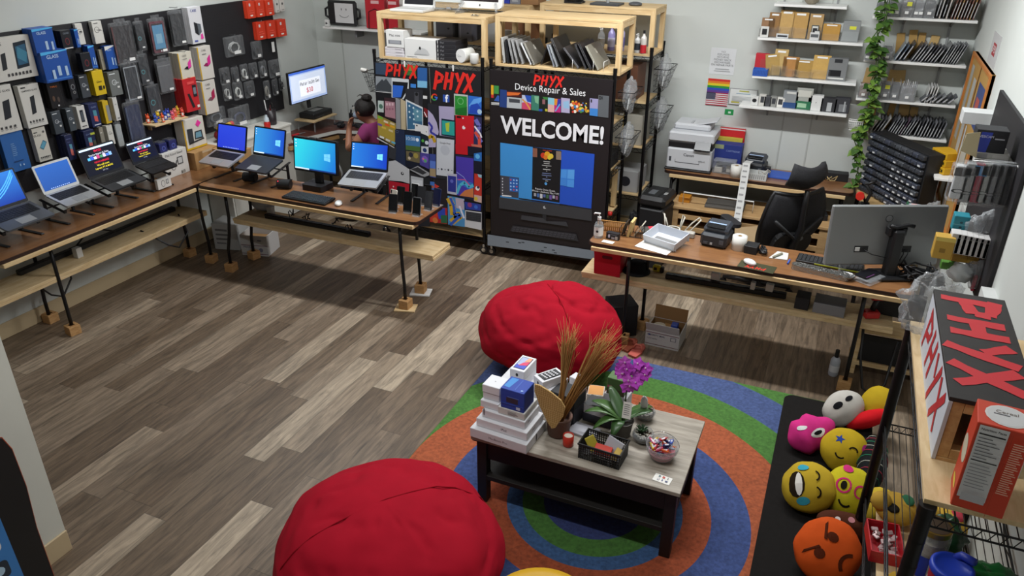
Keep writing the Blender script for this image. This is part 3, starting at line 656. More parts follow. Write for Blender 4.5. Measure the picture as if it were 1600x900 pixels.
pk('lower white box with a crimson laptop case picture',c2(322,445),c2(426,602),.09,'#d2cdc6',[('r',0,0,.08,1,'#c9a21e')]+pink('#a82450','#7c5860'),2)
pk('red and blue box with a dark remote picture',c2(222,432),c2(326,590),.12,'#c22a30',[('p',[(.2,.55),(.36,.55),(.62,.12),(.44,.1)],'#2a2426'),('r',.62,.42,.9,.78,'#22242a'),('r',.66,.5,.86,.7,'#77808a'),('r',.3,.82,.8,.9,'#e05050'),('r',.76,.08,.94,.16,'#e8e4dc')],2)
def card(label,tl,br,d,col,ops,n=2):pk(label,tl,br,d,col,ops,n,'accessory_card','card',group='red and white accessory cards')
rc=lambda k:[('r',.3,.12,.62,.2,'#f0e8e0'),('r',.25,.7,.45,.86,'#d8c8c8'),('r',.2,.3,.8,.34,'#e86050'),('r',.2,.42,.7,.46,'#e86050')]
for i in range(3):
 card('red card in the top row at the board end, %s of three'%('left','middle','right')[i],c2(570+i*52,8-i*3),c2(624+i*50,96-i*8),.05+.01*i,'#d63e22',rc(i),2)
for i in range(2):card('%s white card beside the top red cards'%('left','right')[i],c2(722+i*28,-6),c2(752+i*28,66-i*8),.05,'#d2cec8',[('c',.5,.6,.2,.2,'#555555'),('r',.2,.1,.8,.14,'#777777')],2)
for i in range(3):
 card('red card in the lower row at the board end, %s of three'%('left','middle','right')[i],c2(622+i*58,122-i*6),c2(680+i*56,210-i*9),.05+.01*i,'#d03a20',rc(i),2)
def wirebag(label,tl,br,col,seed,d=.05,loops=5,nm='cable_bag',cat='cable'):
 A,B,w,h,rz=front_size(tl,br,d);r=random.Random(seed);y=(A.y+B.y)/2
 t=thing(nm,label,cat,(PEGX+d,y,B.z),rz,'small cables in clear bags')
 c=MB(mat(col,.4))
 pts=[]
 for i in range(loops*8):
  a=i/8*2*PI;q=.75+.25*r.random()
  pts.append((w*.3*q*math.cos(a),.012+.008*math.sin(a*.5),h*.42+h*.3*q*math.sin(a)))
 c.tube(pts,.0045,5);c.build('coiled_cable',t)
 f=MB(CLRD);f.box((0,.012,h/2),(w,.034,h),.01);f.build('clear_bag',t)
 MB(WHITE).rect(-w*.1,h*.1,w*.25,h*.26,-.0062).build('price_sticker',t)
 peg_hook(y,A.z+.006,d)
wb=[((450,205),(568,292),'#b4b6b6','bag of pale metal clips high on the board end'),((600,228),(664,312),'#2b2c30','small bag of a black adapter under the red cards'),((428,372),(492,450),'#26262a','bag of black cable, left in the upper cable row'),((492,368),(540,445),'#2e3036','bag of dark cable left of the white coil'),((540,352),(590,430),'#c4c6c4','bag with a white coil in the upper cable row'),((588,345),(640,420),'#303136','bag of dark cable right of the white coil'),((642,335),(690,415),'#77797c','bag of grey cable in the upper cable row'),((694,330),(766,410),'#1c1c20','bag of black cable, rightmost in the upper cable row'),((445,458),(500,538),'#b8bab8','bag of white cable, left in the lower cable row'),((500,452),(562,532),'#d0d2ce','bag with bright white rings in the lower cable row'),((562,446),(624,520),'#3a3b40','bag of dark cable right of the white rings'),((668,440),(708,534),'#9a968e','narrow bag of beige cable in the lower cable row'),((714,432),(750,512),'#1e1e22','narrow bag of black cable in the lower cable row'),((752,424),(782,486),'#26262a','smallest bag of black cable at the board edge')]
for i,(a,b,c,l)in enumerate(wb):wirebag(l,c2(*a),c2(*b),c,20+i)
A,B,w,h,rz=front_size(c2(708,228),c2(728,280),.03)
MB(WHITE).box((0,.004,h/2),(w,.008,h),.002).build('stylus_pen',loc=(PEGX+.03,(A.y+B.y)/2,B.z),rotz=rz,label='white stylus hanging right under the red cards',cat='pen')
wirebag('silvery cable bag low on the board above the first silver laptop',c2(352,600),c2(468,660),'#6c7078',51,.07,8)
wirebag('bag of blue-grey cable low on the board beside the silvery one',c2(476,592),c2(600,668),'#4a4f68',52,.09,8)
# ---- cartons and boxes on the table corner
def carton(name,label,p,size,rotz,m,ops=(),cat='box',group=None,side=None,r=.002):
 mb=MB(m if not isinstance(m,str)else mat(m,.6));mb.box((0,0,size[2]/2),size,r);mb.xf(T(0,-size[1]/2-.0003,0));draw(mb,ops,size[0],size[2],0);mb.xf()
 if side:mb.xf(RZ(90)@T(0,-size[0]/2-.0003,0));draw(mb,side,size[1],size[2],0);mb.xf()
 return mb.build(name,loc=p,rotz=rotz,label=label,cat=cat,group=group)
BX=XL+.03
hand=[('c',.36,.42,.1,.14,'#555555'),('c',.36,.42,.08,.12,'#d4d2cc'),('p',[(.4,.4),(.52,.62),(.56,.6),(.46,.36)],'#555555'),('r',.55,.42,.78,.72,'#4c4c4c'),('r',.58,.46,.75,.68,'#c4c4c2')]
p=Px(270,275,-5.28)
carton('stand_carton','white stand carton with a hand drawing in the table corner',(-5.36,4.78,TOPZ),(.27,.16,.225),LEFT,'#d4d2cc',[('t','iPad Stand Stand',.46,.88,.11,'#333333',.006)]+hand+[('t','$25',.72,.1,.12,'#222222',.01)],side=[('r',0,0,1,1,'#8c6244')])
for i,yy in enumerate((4.70,4.81)):
 t=thing('speaker_tin','%s small blue tin on top of the stand carton'%('left','right')[i],'tin',(-5.35,yy,TOPZ+.226),LEFT,'small blue tins')
 MB(mat('#2c3166',.35)).box((0,0,.04),(.085,.085,.08),.004).build('body',t)
 q=MB(mat('#7c86c8',.4));draw(q,[('c',.5,.45,.24,.24,'#5a66b4'),('c',.5,.45,.16,.16,'#2c3166')],.085,.08,-.0433);q.build('printed_ring',t)
 MB(CLRD).box((0,0,.086),(.075,.075,.012),.002).build('clear_lid',t)
carton('tablet_case_box','white and yellow box with a tablet keyboard picture and pink sticker',(-5.37,5.085,TOPZ+.165),(.25,.1,.27),LEFT,'#d3d0c8',[('r',0,0,1,.06,'#d2aa1a'),('r',0,0,.06,1,'#c9a01a'),('p',[(.14,.25),(.4,.2),(.42,.68),(.16,.7)],'#33383e'),('p',[(.45,.3),(.86,.28),(.84,.56),(.5,.56)],'#2a2e34'),('p',[(.5,.34),(.8,.33),(.79,.52),(.54,.52)],'#6f9cb0'),('p',[(.15,.18),(.9,.24),(.88,.28),(.15,.24)],'#22252a'),('p',[(.58,.78),(.72,.92),(.86,.8),(.7,.68)],'#e83ca0')],side=[('r',0,0,1,1,'#b98a24')])
carton('brown_carton','plain brown carton under the yellow tablet case box',(-5.33,5.11,TOPZ),(.32,.20,.16),LEFT,KRAFT,[('r',.3,.86,.7,.98,'#c8b090')])
carton('brown_carton','plain brown carton behind the first silver laptop in the corner',(-5.02,5.19,TOPZ+.001),(.30,.17,.17),0,KRAFT,[('r',.35,0,.55,1,'#bfa075')])
carton('white_stand_box','low white box with a hand drawing under the smaller slide laptop',(-5.11,4.45,TOPZ+.012),(.145,.03,.085),LEFT,'#d4d2cc',[('c',.4,.5,.14,.2,'#666666'),('c',.4,.5,.11,.17,'#d4d2cc'),('r',.62,.35,.8,.8,'#666666'),('r',.66,.42,.77,.74,'#c4c4c2')])
A=Px(*c2(105,665),-5.25);B=Px(*c2(320,650),-5.25)
ts=thing('toy_shelf','small wooden ledge on the board carrying bright toy figures','shelf',(0,0,0))
zt=1.27;ya,yb_=4.63,5.0
MB(PLYY).box((PEGX+.09,(ya+yb_)/2,zt),(.18,yb_-ya,.012),.001).build('ledge',ts)
for yy in(ya+.08,yb_-.08):MB(PLYY).box((PEGX+.02,yy,zt-.035),(.04,.012,.058),.001).build('bracket',ts)
rnd=random.Random(11);tc_=['#d8542a','#2a4ea8','#d8542a','#d8b428','#2a52b4','#d8607a','#2f3fa0','#e07060','#d84a3a','#c8a02a']
names=['orange and white','small navy','second orange','yellow','bright blue','rose','dark blue','coral','red orange','mustard']
for i in range(10):
 y=ya+.05+i*.037;x=PEGX+.05+(i%3)*.045
 t=thing('toy_figure','%s toy figure on the small wooden ledge'%names[i],'toy',(x,y,zt+.0065),LEFT+rnd.uniform(-.6,.6),'toy figures on the ledge')
 m=mat(tc_[i],.4);w_=mat('#dcdad4' if i%2==0 else tc_[(i+3)%10],.4)
 MB(w_).ell((0,0,.02),(.014,.012,.02),10,8).build('body',t)
 MB(m).ell((0,-.002,.05),(.017,.015,.016),12,8).build('head',t)
 for s in(-1,1):
  MB(m).ell((s*.01,.0,.069),(.006,.005,.012),8,6).build('ear',t)
  MB(m).ell((s*.017,-.004,.025),(.006,.006,.011),8,6).build('arm',t)
  MB(m).ell((s*.008,-.006,.006),(.008,.011,.006),8,6).build('foot',t)
t=thing('red_pouch','dark red pouch with a yellow and red roll on it, behind the first silver laptop','pouch',(-5.27,5.42,.97),LEFT)
bk=thing('wall_ledge_box','low white cabinet against the left wall behind the table corner','cabinet',(XL+.17,5.72,0),LEFT)
MB(OFFW).box((0,0,.475),(.95,.30,.93),.004).build('body',bk);MB(OFFW).box((0,0,.95),(.97,.32,.022),.003).build('top',bk)
MB(mat('#b8b6ae',.6)).box((-.24,-.152,.45),(.44,.012,.84),.002).build('door',bk);MB(mat('#b8b6ae',.6)).box((.24,-.152,.45),(.44,.012,.84),.002).build('door',bk)
for s in(-.05,.05):MB(CHROME).box((s,-.166,.62),(.012,.016,.1),.002).build('handle',bk)
t.location.z=.963
MB(mat('#7c1c22',.7)).ell((0,.0,.06),(.14,.09,.06),16,8).build('pouch',t)
q=MB(mat('#c9a01e',.5)).cyl((-.1,0,.13),(.06,0,.135),.022,n=12);q.build('yellow_roll',t);MB(mat('#c82a22',.5)).cyl((.06,0,.135),(.09,0,.135),.026,n=12).build('red_cap',t)
MB(CLRD).ell((0,0,.15),(.13,.08,.05),14,8).build('clear_wrap',t)
t=thing('spray_can','small red-based clear bottle behind the gap between the first two laptops','bottle',(-5.22,5.93,.963))
MB(mat('#c2241f',.4)).lathe([(.03,0),(.032,.005),(.032,.05),(.026,.065)],14).build('red_base',t);MB(mat('#c8d4dc',.2)).lathe([(.026,.066),(.022,.1),(.012,.115),(.012,.13)],14).build('neck',t)
t=thing('tool_cup','dark tool cup with scissors and a white pen behind the second laptop','cup',(-5.28,6.07,.963))
MB(mat('#2a2428',.4)).lathe([(.045,0),(.05,.01),(.054,.15),(.05,.15),(.046,.02),(0,.015)],18).build('cup',t)
MB(mat('#8c2a2a',.5)).box((.02,-.02,.14),(.012,.012,.12),.002).build('red_marker',t);MB(WHITE).cyl((-.03,-.01,.06),(-.05,-.01,.24),.006).build('white_pen',t)
q=MB(BLACK);q.tube([(.045+.022*math.cos(a),-.03,.2+.03*math.sin(a))for a in[i*PI/6 for i in range(13)]],.005,6);q.tube([(.045,-.03,.165),(.03,-.01,.05)],.005,6);q.build('scissors',t)
# ------ wire racks with banners
RB=mat('#121214',.35,.4)
def wire_rack(label,x0,x1,y0,y1,H,levels,casters=False,board_from=1,pr=.015):
 t=thing('wire_rack',label,'rack',(0,0,0))
 for x in(x0+.013,x1-.013):
  for y in(y0+.013,y1-.013):
   m=MB(RB);m.cyl((x,y,.11 if casters else 0.0),(x,y,H),pr,n=12);m.cyl((x,y,H-.03),(x,y,H+.004),pr*1.12,n=12)
   z=.2
   while z<H-.03:
    m.cyl((x,y,z),(x,y,z+.003),pr*1.06,n=12,caps=False);z+=.1
   m.build('post',t)
   if casters:
    c=MB(BLACK);c.cyl((x,y-.02,.045),(x,y+.005,.045),.04,n=16);c.use(CHROME).box((x,y-.0075,.085),(.02,.035,.03),.003);c.cyl((x,y-.024,.045),(x,y-.02,.045),.02,n=12);c.build('caster',t)
 for k,z in enumerate(levels):
  m=MB(RB)
  for yy in(y0+.01,y1-.01):
   m.cyl((x0,yy,z),(x1,yy,z),.0035,n=6);m.cyl((x0,yy,z-.035),(x1,yy,z-.035),.0035,n=6);n=26
   m.tube([(x0+(x1-x0)*i/n,yy,z-(.035 if i%2 else 0))for i in range(n+1)],.0025,4)
  for xx in(x0+.01,x1-.01):
   m.cyl((xx,y0,z),(xx,y1,z),.0035,n=6);m.cyl((xx,y0,z-.035),(xx,y1,z-.035),.0035,n=6)
   m.tube([(xx,y0+(y1-y0)*i/10,z-(.035 if i%2 else 0))for i in range(11)],.0025,4)
  for i in range(16):
   xx=x0+(x1-x0)*(i+.5)/16;m.cyl((xx,y0+.01,z),(xx,y1-.01,z),.002,n=4,caps=False)
  m.build('wire_shelf',t)
  if k>=board_from:MB(PINE).box(((x0+x1)/2,(y0+y1)/2,z+.0115),(x1-x0-.06,y1-y0-.02,.014),.001).build('shelf_board',t)
 return t
def riser(label,x0,x1,y0,y1,z0,z1):
 t=thing('wooden_riser',label,'shelf riser',(0,0,0));p=.042
 MB(PINE).box(((x0+x1)/2,(y0+y1)/2,z0+.011),(x1-x0,y1-y0,.02),.001).build('bottom_board',t)
 MB(PINE).box(((x0+x1)/2,(y0+y1)/2,z1-.009),(x1-x0,y1-y0,.018),.001).build('top_board',t)
 V=wood('#c9a877','#dcc294',5,(9,9,1),.6)
 for x in(x0+p/2,x1-p/2):
  for y in(y0+p/2,y1-p/2):MB(V).box((x,y,(z0+.021+z1-.018)/2),(p,p,z1-z0-.04),.001).build('post',t)
 for y in(y0+.012,y1-.012):MB(PINE).box(((x0+x1)/2,y,z1-.038),(x1-x0-2*p,.02,.038),.001).build('rail',t)
 for x in(x0+.012,x1-.012):MB(PLYY).box((x,(y0+y1)/2,z1-.038),(.02,y1-y0-2*p,.038),.001).build('rail',t)
 return t
RY0,RY1=5.965,6.41
wire_rack('black wire rack behind the phone collage banners',-3.945,-2.845,RY0,RY1,1.80,(1.72,1.2,.66,.16),True)
wire_rack('black wire rack behind the welcome banner',-2.79,-1.68,RY0,RY1,1.80,(1.74,1.32,.92,.5,.16),True)
wire_rack('back wire rack against the wall behind the collage rack',-3.78,-2.68,6.6,7.05,1.84,(1.79,1.2,.6,.16))
wire_rack('back wire rack against the wall behind the welcome rack',-2.63,-1.55,6.6,7.05,1.88,(1.80,1.40,1.0,.55,.14))
riser('wooden riser over the collage rack holding white boxes',-3.89,-2.83,5.992,6.385,1.7245,2.125)
riser('wooden riser over the welcome rack full of slanted laptops',-2.745,-1.66,5.992,6.385,1.7445,2.16)
riser('rear wooden riser by the wall behind the white boxes',-3.74,-2.70,6.627,7.02,1.7945,2.165)
riser('rear wooden riser by the wall with spray bottles in it',-2.6,-1.56,6.627,7.02,1.8045,2.195)
# ---- banners: flat printed boards
BYF=5.94
def banner(name,label,x0,x1,z0,z1,base):
 t=thing(name,label,'banner',(0,0,0))
 MB(mat(base,.5)).box(((x0+x1)/2,BYF+.005,(z0+z1)/2),(x1-x0,.008,z1-z0),.001).build('board',t)
 return t
class Print:
 """prints on the banner plane; outlines are read from the photograph of the (flat) banner"""
 def __init__(s,ox,oy,sc):s.o=(ox,oy,sc);s.mb=MB();s.k=0
 def pt(s,x,y):
  p=Py(s.o[0]+x/s.o[2],s.o[1]+y/s.o[2],BYF);return(p.x,p.z)
 def go(s,ox,oy,sc):s.o=(ox,oy,sc);return s
 def poly(s,pts,col):
  s.k+=1;s.mb.use(mat(col,.45)).flat([s.pt(*q)for q in pts],BYF-.0002-s.k*.00004);return s
 def quad(s,x0,y0,x1,y1,col,sl=.1):
  return s.poly([(x0,y0),(x1,y0+(x1-x0)*sl),(x1,y1+(x1-x0)*sl),(x0,y1)],col)
 def grad(s,pts,m):
  s.k+=1;s.mb.use(m).flat([s.pt(*q)for q in pts],BYF-.0002-s.k*.00004);return s
 def disc(s,x,y,r,col,n=16):
  s.k+=1;c=s.pt(x,y);e=s.pt(x+r,y);R=abs(e[0]-c[0])
  s.mb.use(mat(col,.45)).flat([(c[0]+R*math.cos(2*PI*i/n),c[1]+R*math.sin(2*PI*i/n))for i in range(n)],BYF-.0002-s.k*.00004);return s
 def wave(s,pts,wd,col):
  s.k+=1;P=[Vector(s.pt(*q))for q in pts];e=abs(s.pt(wd,0)[0]-s.pt(0,0)[0]);s.mb.use(mat(col,.45))
  for i in range(len(P)-1):
   d=(P[i+1]-P[i]);n=Vector((-d.y,d.x)).normalized()*e/2
   s.mb.flat([tuple(P[i]+n),tuple(P[i+1]+n),tuple(P[i+1]-n),tuple(P[i]-n)],BYF-.0002-s.k*.00004)
  return s
 def word(s,x0,y0,x1,y1,seed):
  s.k+=1;a=s.pt(x0,y1);b=s.pt(x1,y1);h=abs(s.pt(x0,y0)[1]-a[1]);s.mb.use(mat('#dc2a22',.5));brush_word(s.mb,a[0],a[1],b[0]-a[0],h,BYF-.001-s.k*.00004,seed);return s
 def text(s,t,x,y,hpx,col,bold=0.0,sx=1.0):
  s.k+=1;c=s.pt(x,y);h=abs(s.pt(x,y+hpx)[1]-c[1]);s.mb.use(mat(col,.5)).text(t,h,c[0],c[1],BYF-.001-s.k*.00004,bold,sx);return s
 def build(s,par,name='print'):return s.mb.build(name,par)
b1=banner('collage_banner','left phone collage banner hung on the rack, partly behind the laptops',-3.915,-3.36,.26,1.698,'#16171c')
P=Print(580,90,6.43)
P.quad(45,52,160,165,'#35465e').quad(150,62,330,165,'#2a2024').quad(330,72,450,175,'#3a6a34',.08).quad(360,75,440,130,'#7a8a3a')
P.quad(465,100,562,235,'#2c5c9c',.06).quad(465,232,562,300,'#78b4d8',.06).quad(392,190,465,290,'#0e1016',.06).quad(396,262,450,300,'#3c82d0')
P.word(150,55,465,180,5)
P.quad(45,185,205,330,'#8c9298',.1).poly([(48,280),(110,215),(125,235),(150,210),(205,290),(205,345),(48,325)],'#3c4146').poly([(45,325),(205,350),(205,375),(45,345)],'#1a1b1e').quad(45,335,205,342,'#c4c6c8')
P.poly([(205,200),(378,218),(378,320),(325,420),(205,400)],'#c8ccd0').poly([(215,238),(370,250),(360,330),(310,415),(215,400)],'#14161c').poly([(218,275),(325,285),(300,400),(218,400)],'#2f66cc')
P.poly([(345,310),(520,325),(520,520),(345,460)],'#2a2b31').quad(435,345,478,470,'#4b4c52').disc(456,368,16,'#16171a').poly([(518,328),(565,334),(565,680),(518,660)],'#17171a').quad(522,382,562,412,'#d8d8d8').poly([(530,500),(566,520),(566,600),(530,590)],'#7c1c22').wave([(532,545),(560,600)],9,'#e8e0e0')
P.poly([(55,390),(125,398),(130,580),(60,570)],'#16171b').quad(68,430,126,545,'#b8c4c0').disc(98,490,20,'#4c7060').poly([(130,400),(240,412),(248,640),(135,600)],'#38242a').poly([(138,435),(238,448),(245,615),(140,590)],'#a87c88')
for i in range(3):P.quad(150+i*28,455,168+i*28,480,'#d0b0b8').quad(150+i*28,505,168+i*28,525,'#8c5c6c')
P.poly([(245,405),(295,425),(300,720),(252,715)],'#8c8e92').poly([(295,410),(345,440),(350,725),(300,720)],'#b8aa8c').poly([(290,410),(296,410),(302,720),(297,720)],'#4a4640')
P.poly([(348,418),(520,500),(522,665),(520,740),(360,725)],'#d4d8dc').poly([(360,440),(512,515),(515,680),(435,720),(365,720)],'#3a6688').poly([(420,500),(512,535),(515,640),(440,640)],'#5c8ca0')
for(x,y)in((385,485),(425,505),(465,540),(385,545),(425,565),(468,590),(390,600),(430,620),(430,665)):P.disc(x,y,9,'#c8dce4')
P.poly([(440,660),(575,690),(578,790),(505,760),(440,735)],'#d8d8d8').disc(460,682,8,'#333333').disc(555,745,5,'#555555')
P.poly([(60,570),(250,660),(250,760),(235,890),(70,790)],'#8c7a40').poly([(65,590),(248,680),(235,850),(75,770)],'#a8923c')
for(x,y,c)in((95,598,'#6cb83c'),(150,640,'#d8c8b0'),(215,660,'#d0c0a0'),(90,670,'#6a4ca0'),(165,672,'#d85a24'),(215,690,'#d8a028'),(130,700,'#d0b04c'),(200,730,'#c8b890'),(110,795,'#e0e0e0'),(170,825,'#d0d0d0'),(228,850,'#60b0d0')):P.poly([(x-22,y-14),(x+22,y+4),(x+20,y+22),(x-24,y+6)],c)
P.poly([(240,722),(340,728),(345,1120),(250,1090)],'#222d48').disc(262,742,13,'#55617c').disc(262,742,8,'#0e121a').poly([(335,728),(500,742),(505,960),(500,1130),(345,1095)],'#161c2c').poly([(345,775),(495,790),(492,925),(348,900)],'#3f74a8').text('10:08',395,815,50,'#c8dcf0').disc(465,825,16,'#e8f0f8').poly([(348,880),(495,895),(492,945),(348,925)],'#4a6a34')
P.poly([(352,935),(490,950),(490,1060),(356,1030)],'#6c6248').disc(400,975,22,'#2c2c3c').disc(450,985,24,'#a09048').disc(385,1010,14,'#c8b8a0')
P.poly([(505,765),(578,800),(578,900),(505,890)],'#1a2430').disc(520,835,14,'#50a040').disc(560,855,18,'#c8d0d8').poly([(505,890),(578,895),(578,970),(505,960)],'#c8ccd4').disc(540,930,20,'#20386c')
P.poly([(150,880),(255,905),(245,1030),(160,1000)],'#34363c').poly([(60,800),(235,900),(235,910),(60,815)],'#c0c0c4')
P.go(580,220,6.43)
P.poly([(148,210),(245,195),(385,285),(388,430),(300,405),(150,395)],'#c0c2c6').disc(315,328,15,'#3a3b40').disc(318,324,7,'#c0c2c6').poly([(388,290),(470,250),(585,320),(585,345),(530,365)],'#9a9ca0').poly([(400,285),(470,262),(560,320),(520,340)],'#333438').poly([(495,115),(585,130),(585,285),(490,240)],'#4a4290').disc(540,185,32,'#7a5cc0').disc(545,200,16,'#58a070').disc(525,180,10,'#d87890')
P.poly([(385,320),(520,355),(590,380),(590,480),(400,520)],'#2a2b30').poly([(400,350),(525,375),(525,560),(400,560)],'#b8bcc2').poly([(410,385),(515,400),(512,540),(412,540)],'#d0d4da').poly([(525,365),(590,380),(590,560),(525,560)],'#1c2024')
P.poly([(160,398),(385,435),(370,640),(150,640)],'#b81c30').disc(225,458,7,'#e8d0d0').poly([(148,620),(590,640),(590,860),(148,860)],'#22242c')
P.build(b1)
b2=banner('sign_banner','right phone collage banner with red brushed lettering and two round and square logos',-3.352,-2.857,.26,1.70,'#1b1a1e')
P=Print(665,95,6.663)
P.word(90,105,500,290,8)
for a0,a1,c in((200,320,'#d8352a'),(150,200,'#e8b428'),(60,150,'#3a9a4c'),(-12,60,'#3c6cd0')):
 a0_,a1_={'#d8352a':(30,150),'#e8b428':(150,205),'#3a9a4c':(205,300),'#3c6cd0':(300,362)}[c]
 P.wave([(93+27*math.cos(math.radians(a)),378-30*math.sin(math.radians(a)))for a in[a0_+(a1_-a0_)*i/6 for i in range(7)]],13,c)
P.quad(93,372,123,385,'#3c6cd0')
P.quad(180,350,248,425,'#2f52a8',.12);P.text('f',218,397,110,'#f0f2f8',.03)
P.poly([(22,440),(125,460),(140,740),(140,900),(30,900)],'#26272e').poly([(24,510),(75,560),(115,640),(138,740),(105,900),(30,900)],'#b0a8c8').wave([(30,640),(70,690),(50,740),(130,790)],22,'#3a3aa0').wave([(30,800),(70,780),(100,850)],34,'#c09820')
P.poly([(138,470),(295,480),(300,800),(145,780)],'#a8a0c0').poly([(165,600),(300,620),(305,800),(165,775)],'#1a2a3c').poly([(172,620),(300,635),(302,780),(172,765)],'#2f9c94').poly([(205,650),(250,640),(245,740),(215,735)],'#b0c040')
P.poly([(295,342),(440,355),(440,580),(300,565)],'#b8bcb8').poly([(305,362),(430,372),(432,575),(308,562)],'#2c8a34').disc(364,420,32,'#7cc080').disc(364,420,27,'#2c8a34').poly([(308,500),(432,480),(432,575),(308,562)],'#1c6a28')
P.poly([(440,355),(585,372),(585,580),(440,562)],'#10182c').poly([(445,362),(583,378),(580,565),(445,550)],'#2f6cc8').poly([(450,470),(500,400),(583,380),(583,420),(510,480)],'#60a0e8').poly([(450,545),(470,460),(540,440),(583,500),(583,560)],'#2448b0').disc(562,530,24,'#a8c8e0')
P.poly([(312,565),(505,575),(500,900),(315,900)],'#c41a28').quad(325,572,370,595,'#2a1014').disc(390,597,7,'#e8d0d0').disc(398,695,17,'#e8dce0').disc(410,682,8,'#c41a28').poly([(505,575),(585,590),(585,895),(500,895)],'#2c2c50').wave([(520,610),(560,680),(530,760),(580,850)],40,'#6c6cb8').wave([(515,740),(560,800),(560,880)],30,'#d05040').wave([(510,680),(570,760),(583,800)],16,'#e8e0e8')
P.go(665,225,6.21)
P.poly([(102,-90),(290,-60),(280,350),(100,330)],'#23262e').poly([(108,-60),(278,-40),(270,320),(106,300)],'#c6cad2').disc(190,60,45,'#b8bcc6').text('Google Pixel',190,-8,22,'#555860')
for i,x in enumerate((125,157,190,222,255)):P.disc(x,240+i*4,9 if i in(1,3)else 5,'#3a3d46')
P.poly([(40,95),(98,100),(100,330),(42,318)],'#3a4a90').poly([(42,160),(98,170),(98,240),(42,230)],'#5878c8').poly([(42,235),(98,240),(100,320),(42,310)],'#a08c6c')
P.poly([(290,0),(410,15),(410,105),(292,95)],'#c01a26').poly([(408,20),(545,35),(545,285),(470,280),(470,110),(410,100)],'#16182a').poly([(470,90),(545,80),(545,170),(470,160)],'#2a6cb8').disc(505,120,22,'#60b0e8').poly([(440,0),(545,10),(545,35),(450,22)],'#c06a58')
P.poly([(290,98),(470,120),(470,550),(300,500)],'#24243c').poly([(295,118),(465,140),(465,520),(302,495)],'#4a3aa8').poly([(300,330),(465,380),(465,430),(420,440),(360,400),(302,470)],'#2f6cc0').wave([(302,480),(335,400),(380,370),(420,420),(465,400)],26,'#50b0d0').poly([(380,450),(465,425),(465,520),(330,500)],'#c87848').wave([(300,270),(370,320),(430,410)],6,'#8c9ce0').wave([(310,345),(380,345),(430,400)],10,'#c05090')
P.poly([(210,285),(305,292),(303,495),(212,478)],'#b8b8c8').poly([(218,305),(298,315),(296,470),(218,458)],'#2c348c').disc(255,360,16,'#6068c0')
P.poly([(475,285),(545,298),(545,572),(470,550)],'#c0362c').disc(505,430,20,'#e8e8e8').disc(510,420,12,'#2c3048').poly([(505,290),(545,300),(545,330),(515,320)],'#90b8c8').poly([(472,490),(545,505),(545,572),(472,552)],'#c8a8a0').disc(490,530,18,'#d0b840')
P.poly([(42,360),(210,345),(215,620),(42,680)],'#221e26').poly([(45,362),(88,368),(88,445),(45,440)],'#3c6cb8').poly([(88,385),(135,410),(90,440)],'#c8382c').disc(70,415,12,'#b06040')
P.poly([(40,610),(212,620),(212,775),(40,755)],'#b0282c').poly([(110,640),(190,620),(195,730),(130,725)],'#3048b0').poly([(50,660),(120,650),(110,755),(45,750)],'#c8402c').poly([(150,690),(210,690),(210,770),(150,762)],'#2a6848').disc(95,740,26,'#d07840')
P.poly([(215,500),(378,530),(385,805),(220,780)],'#4a8cc0').wave([(225,520),(260,590),(270,690),(340,690),(250,760)],60,'#c8a02c').wave([(240,520),(275,600),(285,680),(340,690),(240,785)],26,'#3058b8').poly([(290,520),(375,535),(375,640),(300,620)],'#b8a8b8').wave([(330,600),(375,720)],18,'#d8d8e8')
P.poly([(370,550),(545,580),(545,660),(390,640)],'#15171f').poly([(378,558),(538,585),(535,648),(392,630)],'#2c3c98').disc(430,590,22,'#8c3c70').disc(490,610,18,'#3c6cc8').poly([(385,640),(545,662),(545,835),(382,800)],'#c8c8cc').poly([(392,650),(542,672),(540,760),(394,735)],'#26282e')
for r in range(5):
 for c in range(10):P.quad(396+c*14.5,655+r*17+c*2,407+c*14.5,667+r*17+c*2,'#3f4148')
P.build(b2)
b3=banner('welcome_banner','tall black welcome banner with a printed computer on the front of the rack',-2.772,-1.694,.125,1.722,'#1b1518')
P=Print(760,100,8)
P.word(590,130,960,260,12).text('Device Repair & Sales',790,325,118,'#e8e8ea',0.0,.92)
P.go(760,100,8)
P.poly([(58,258),(165,270),(165,525),(62,510)],'#1c1c1e').quad(58,262,90,380,'#d8a828').quad(95,268,155,370,'#3c8c44').quad(60,380,90,420,'#c8302c').poly([(95,460),(140,390),(160,400),(160,470)],'#3458a8').quad(62,478,160,492,'#d8d8d8',.05).quad(62,498,160,510,'#c0c0c0',.05)
P.poly([(172,315),(255,328),(258,548),(165,535)],'#253f7c').poly([(255,335),(440,350),(440,420),(255,405)],'#4a1c1c').poly([(258,350),(430,360),(400,390),(258,395)],'#d86c30').poly([(258,410),(440,428),(440,562),(255,545)],'#b4b8bc').poly([(280,430),(420,445),(418,490),(285,478)],'#44464c')
P.poly([(445,385),(560,398),(555,575),(442,562)],'#b8c0d8').poly([(480,388),(560,398),(558,480),(510,470)],'#2a50b0').poly([(445,480),(510,475),(558,500),(555,575),(442,562)],'#c84868').wave([(450,440),(500,490),(550,570)],18,'#d89848')
P.poly([(562,385),(660,398),(655,588),(562,575)],'#3c7a68').poly([(600,400),(655,405),(650,500),(610,480)],'#7cb08c').poly([(660,398),(770,410),(765,600),(655,590)],'#16201c').poly([(700,410),(768,415),(765,450),(720,440)],'#3c7c3c').quad(700,440,735,500,'#8c5c60').quad(655,560,700,588,'#2c4ca0').quad(735,560,765,590,'#b8b030')
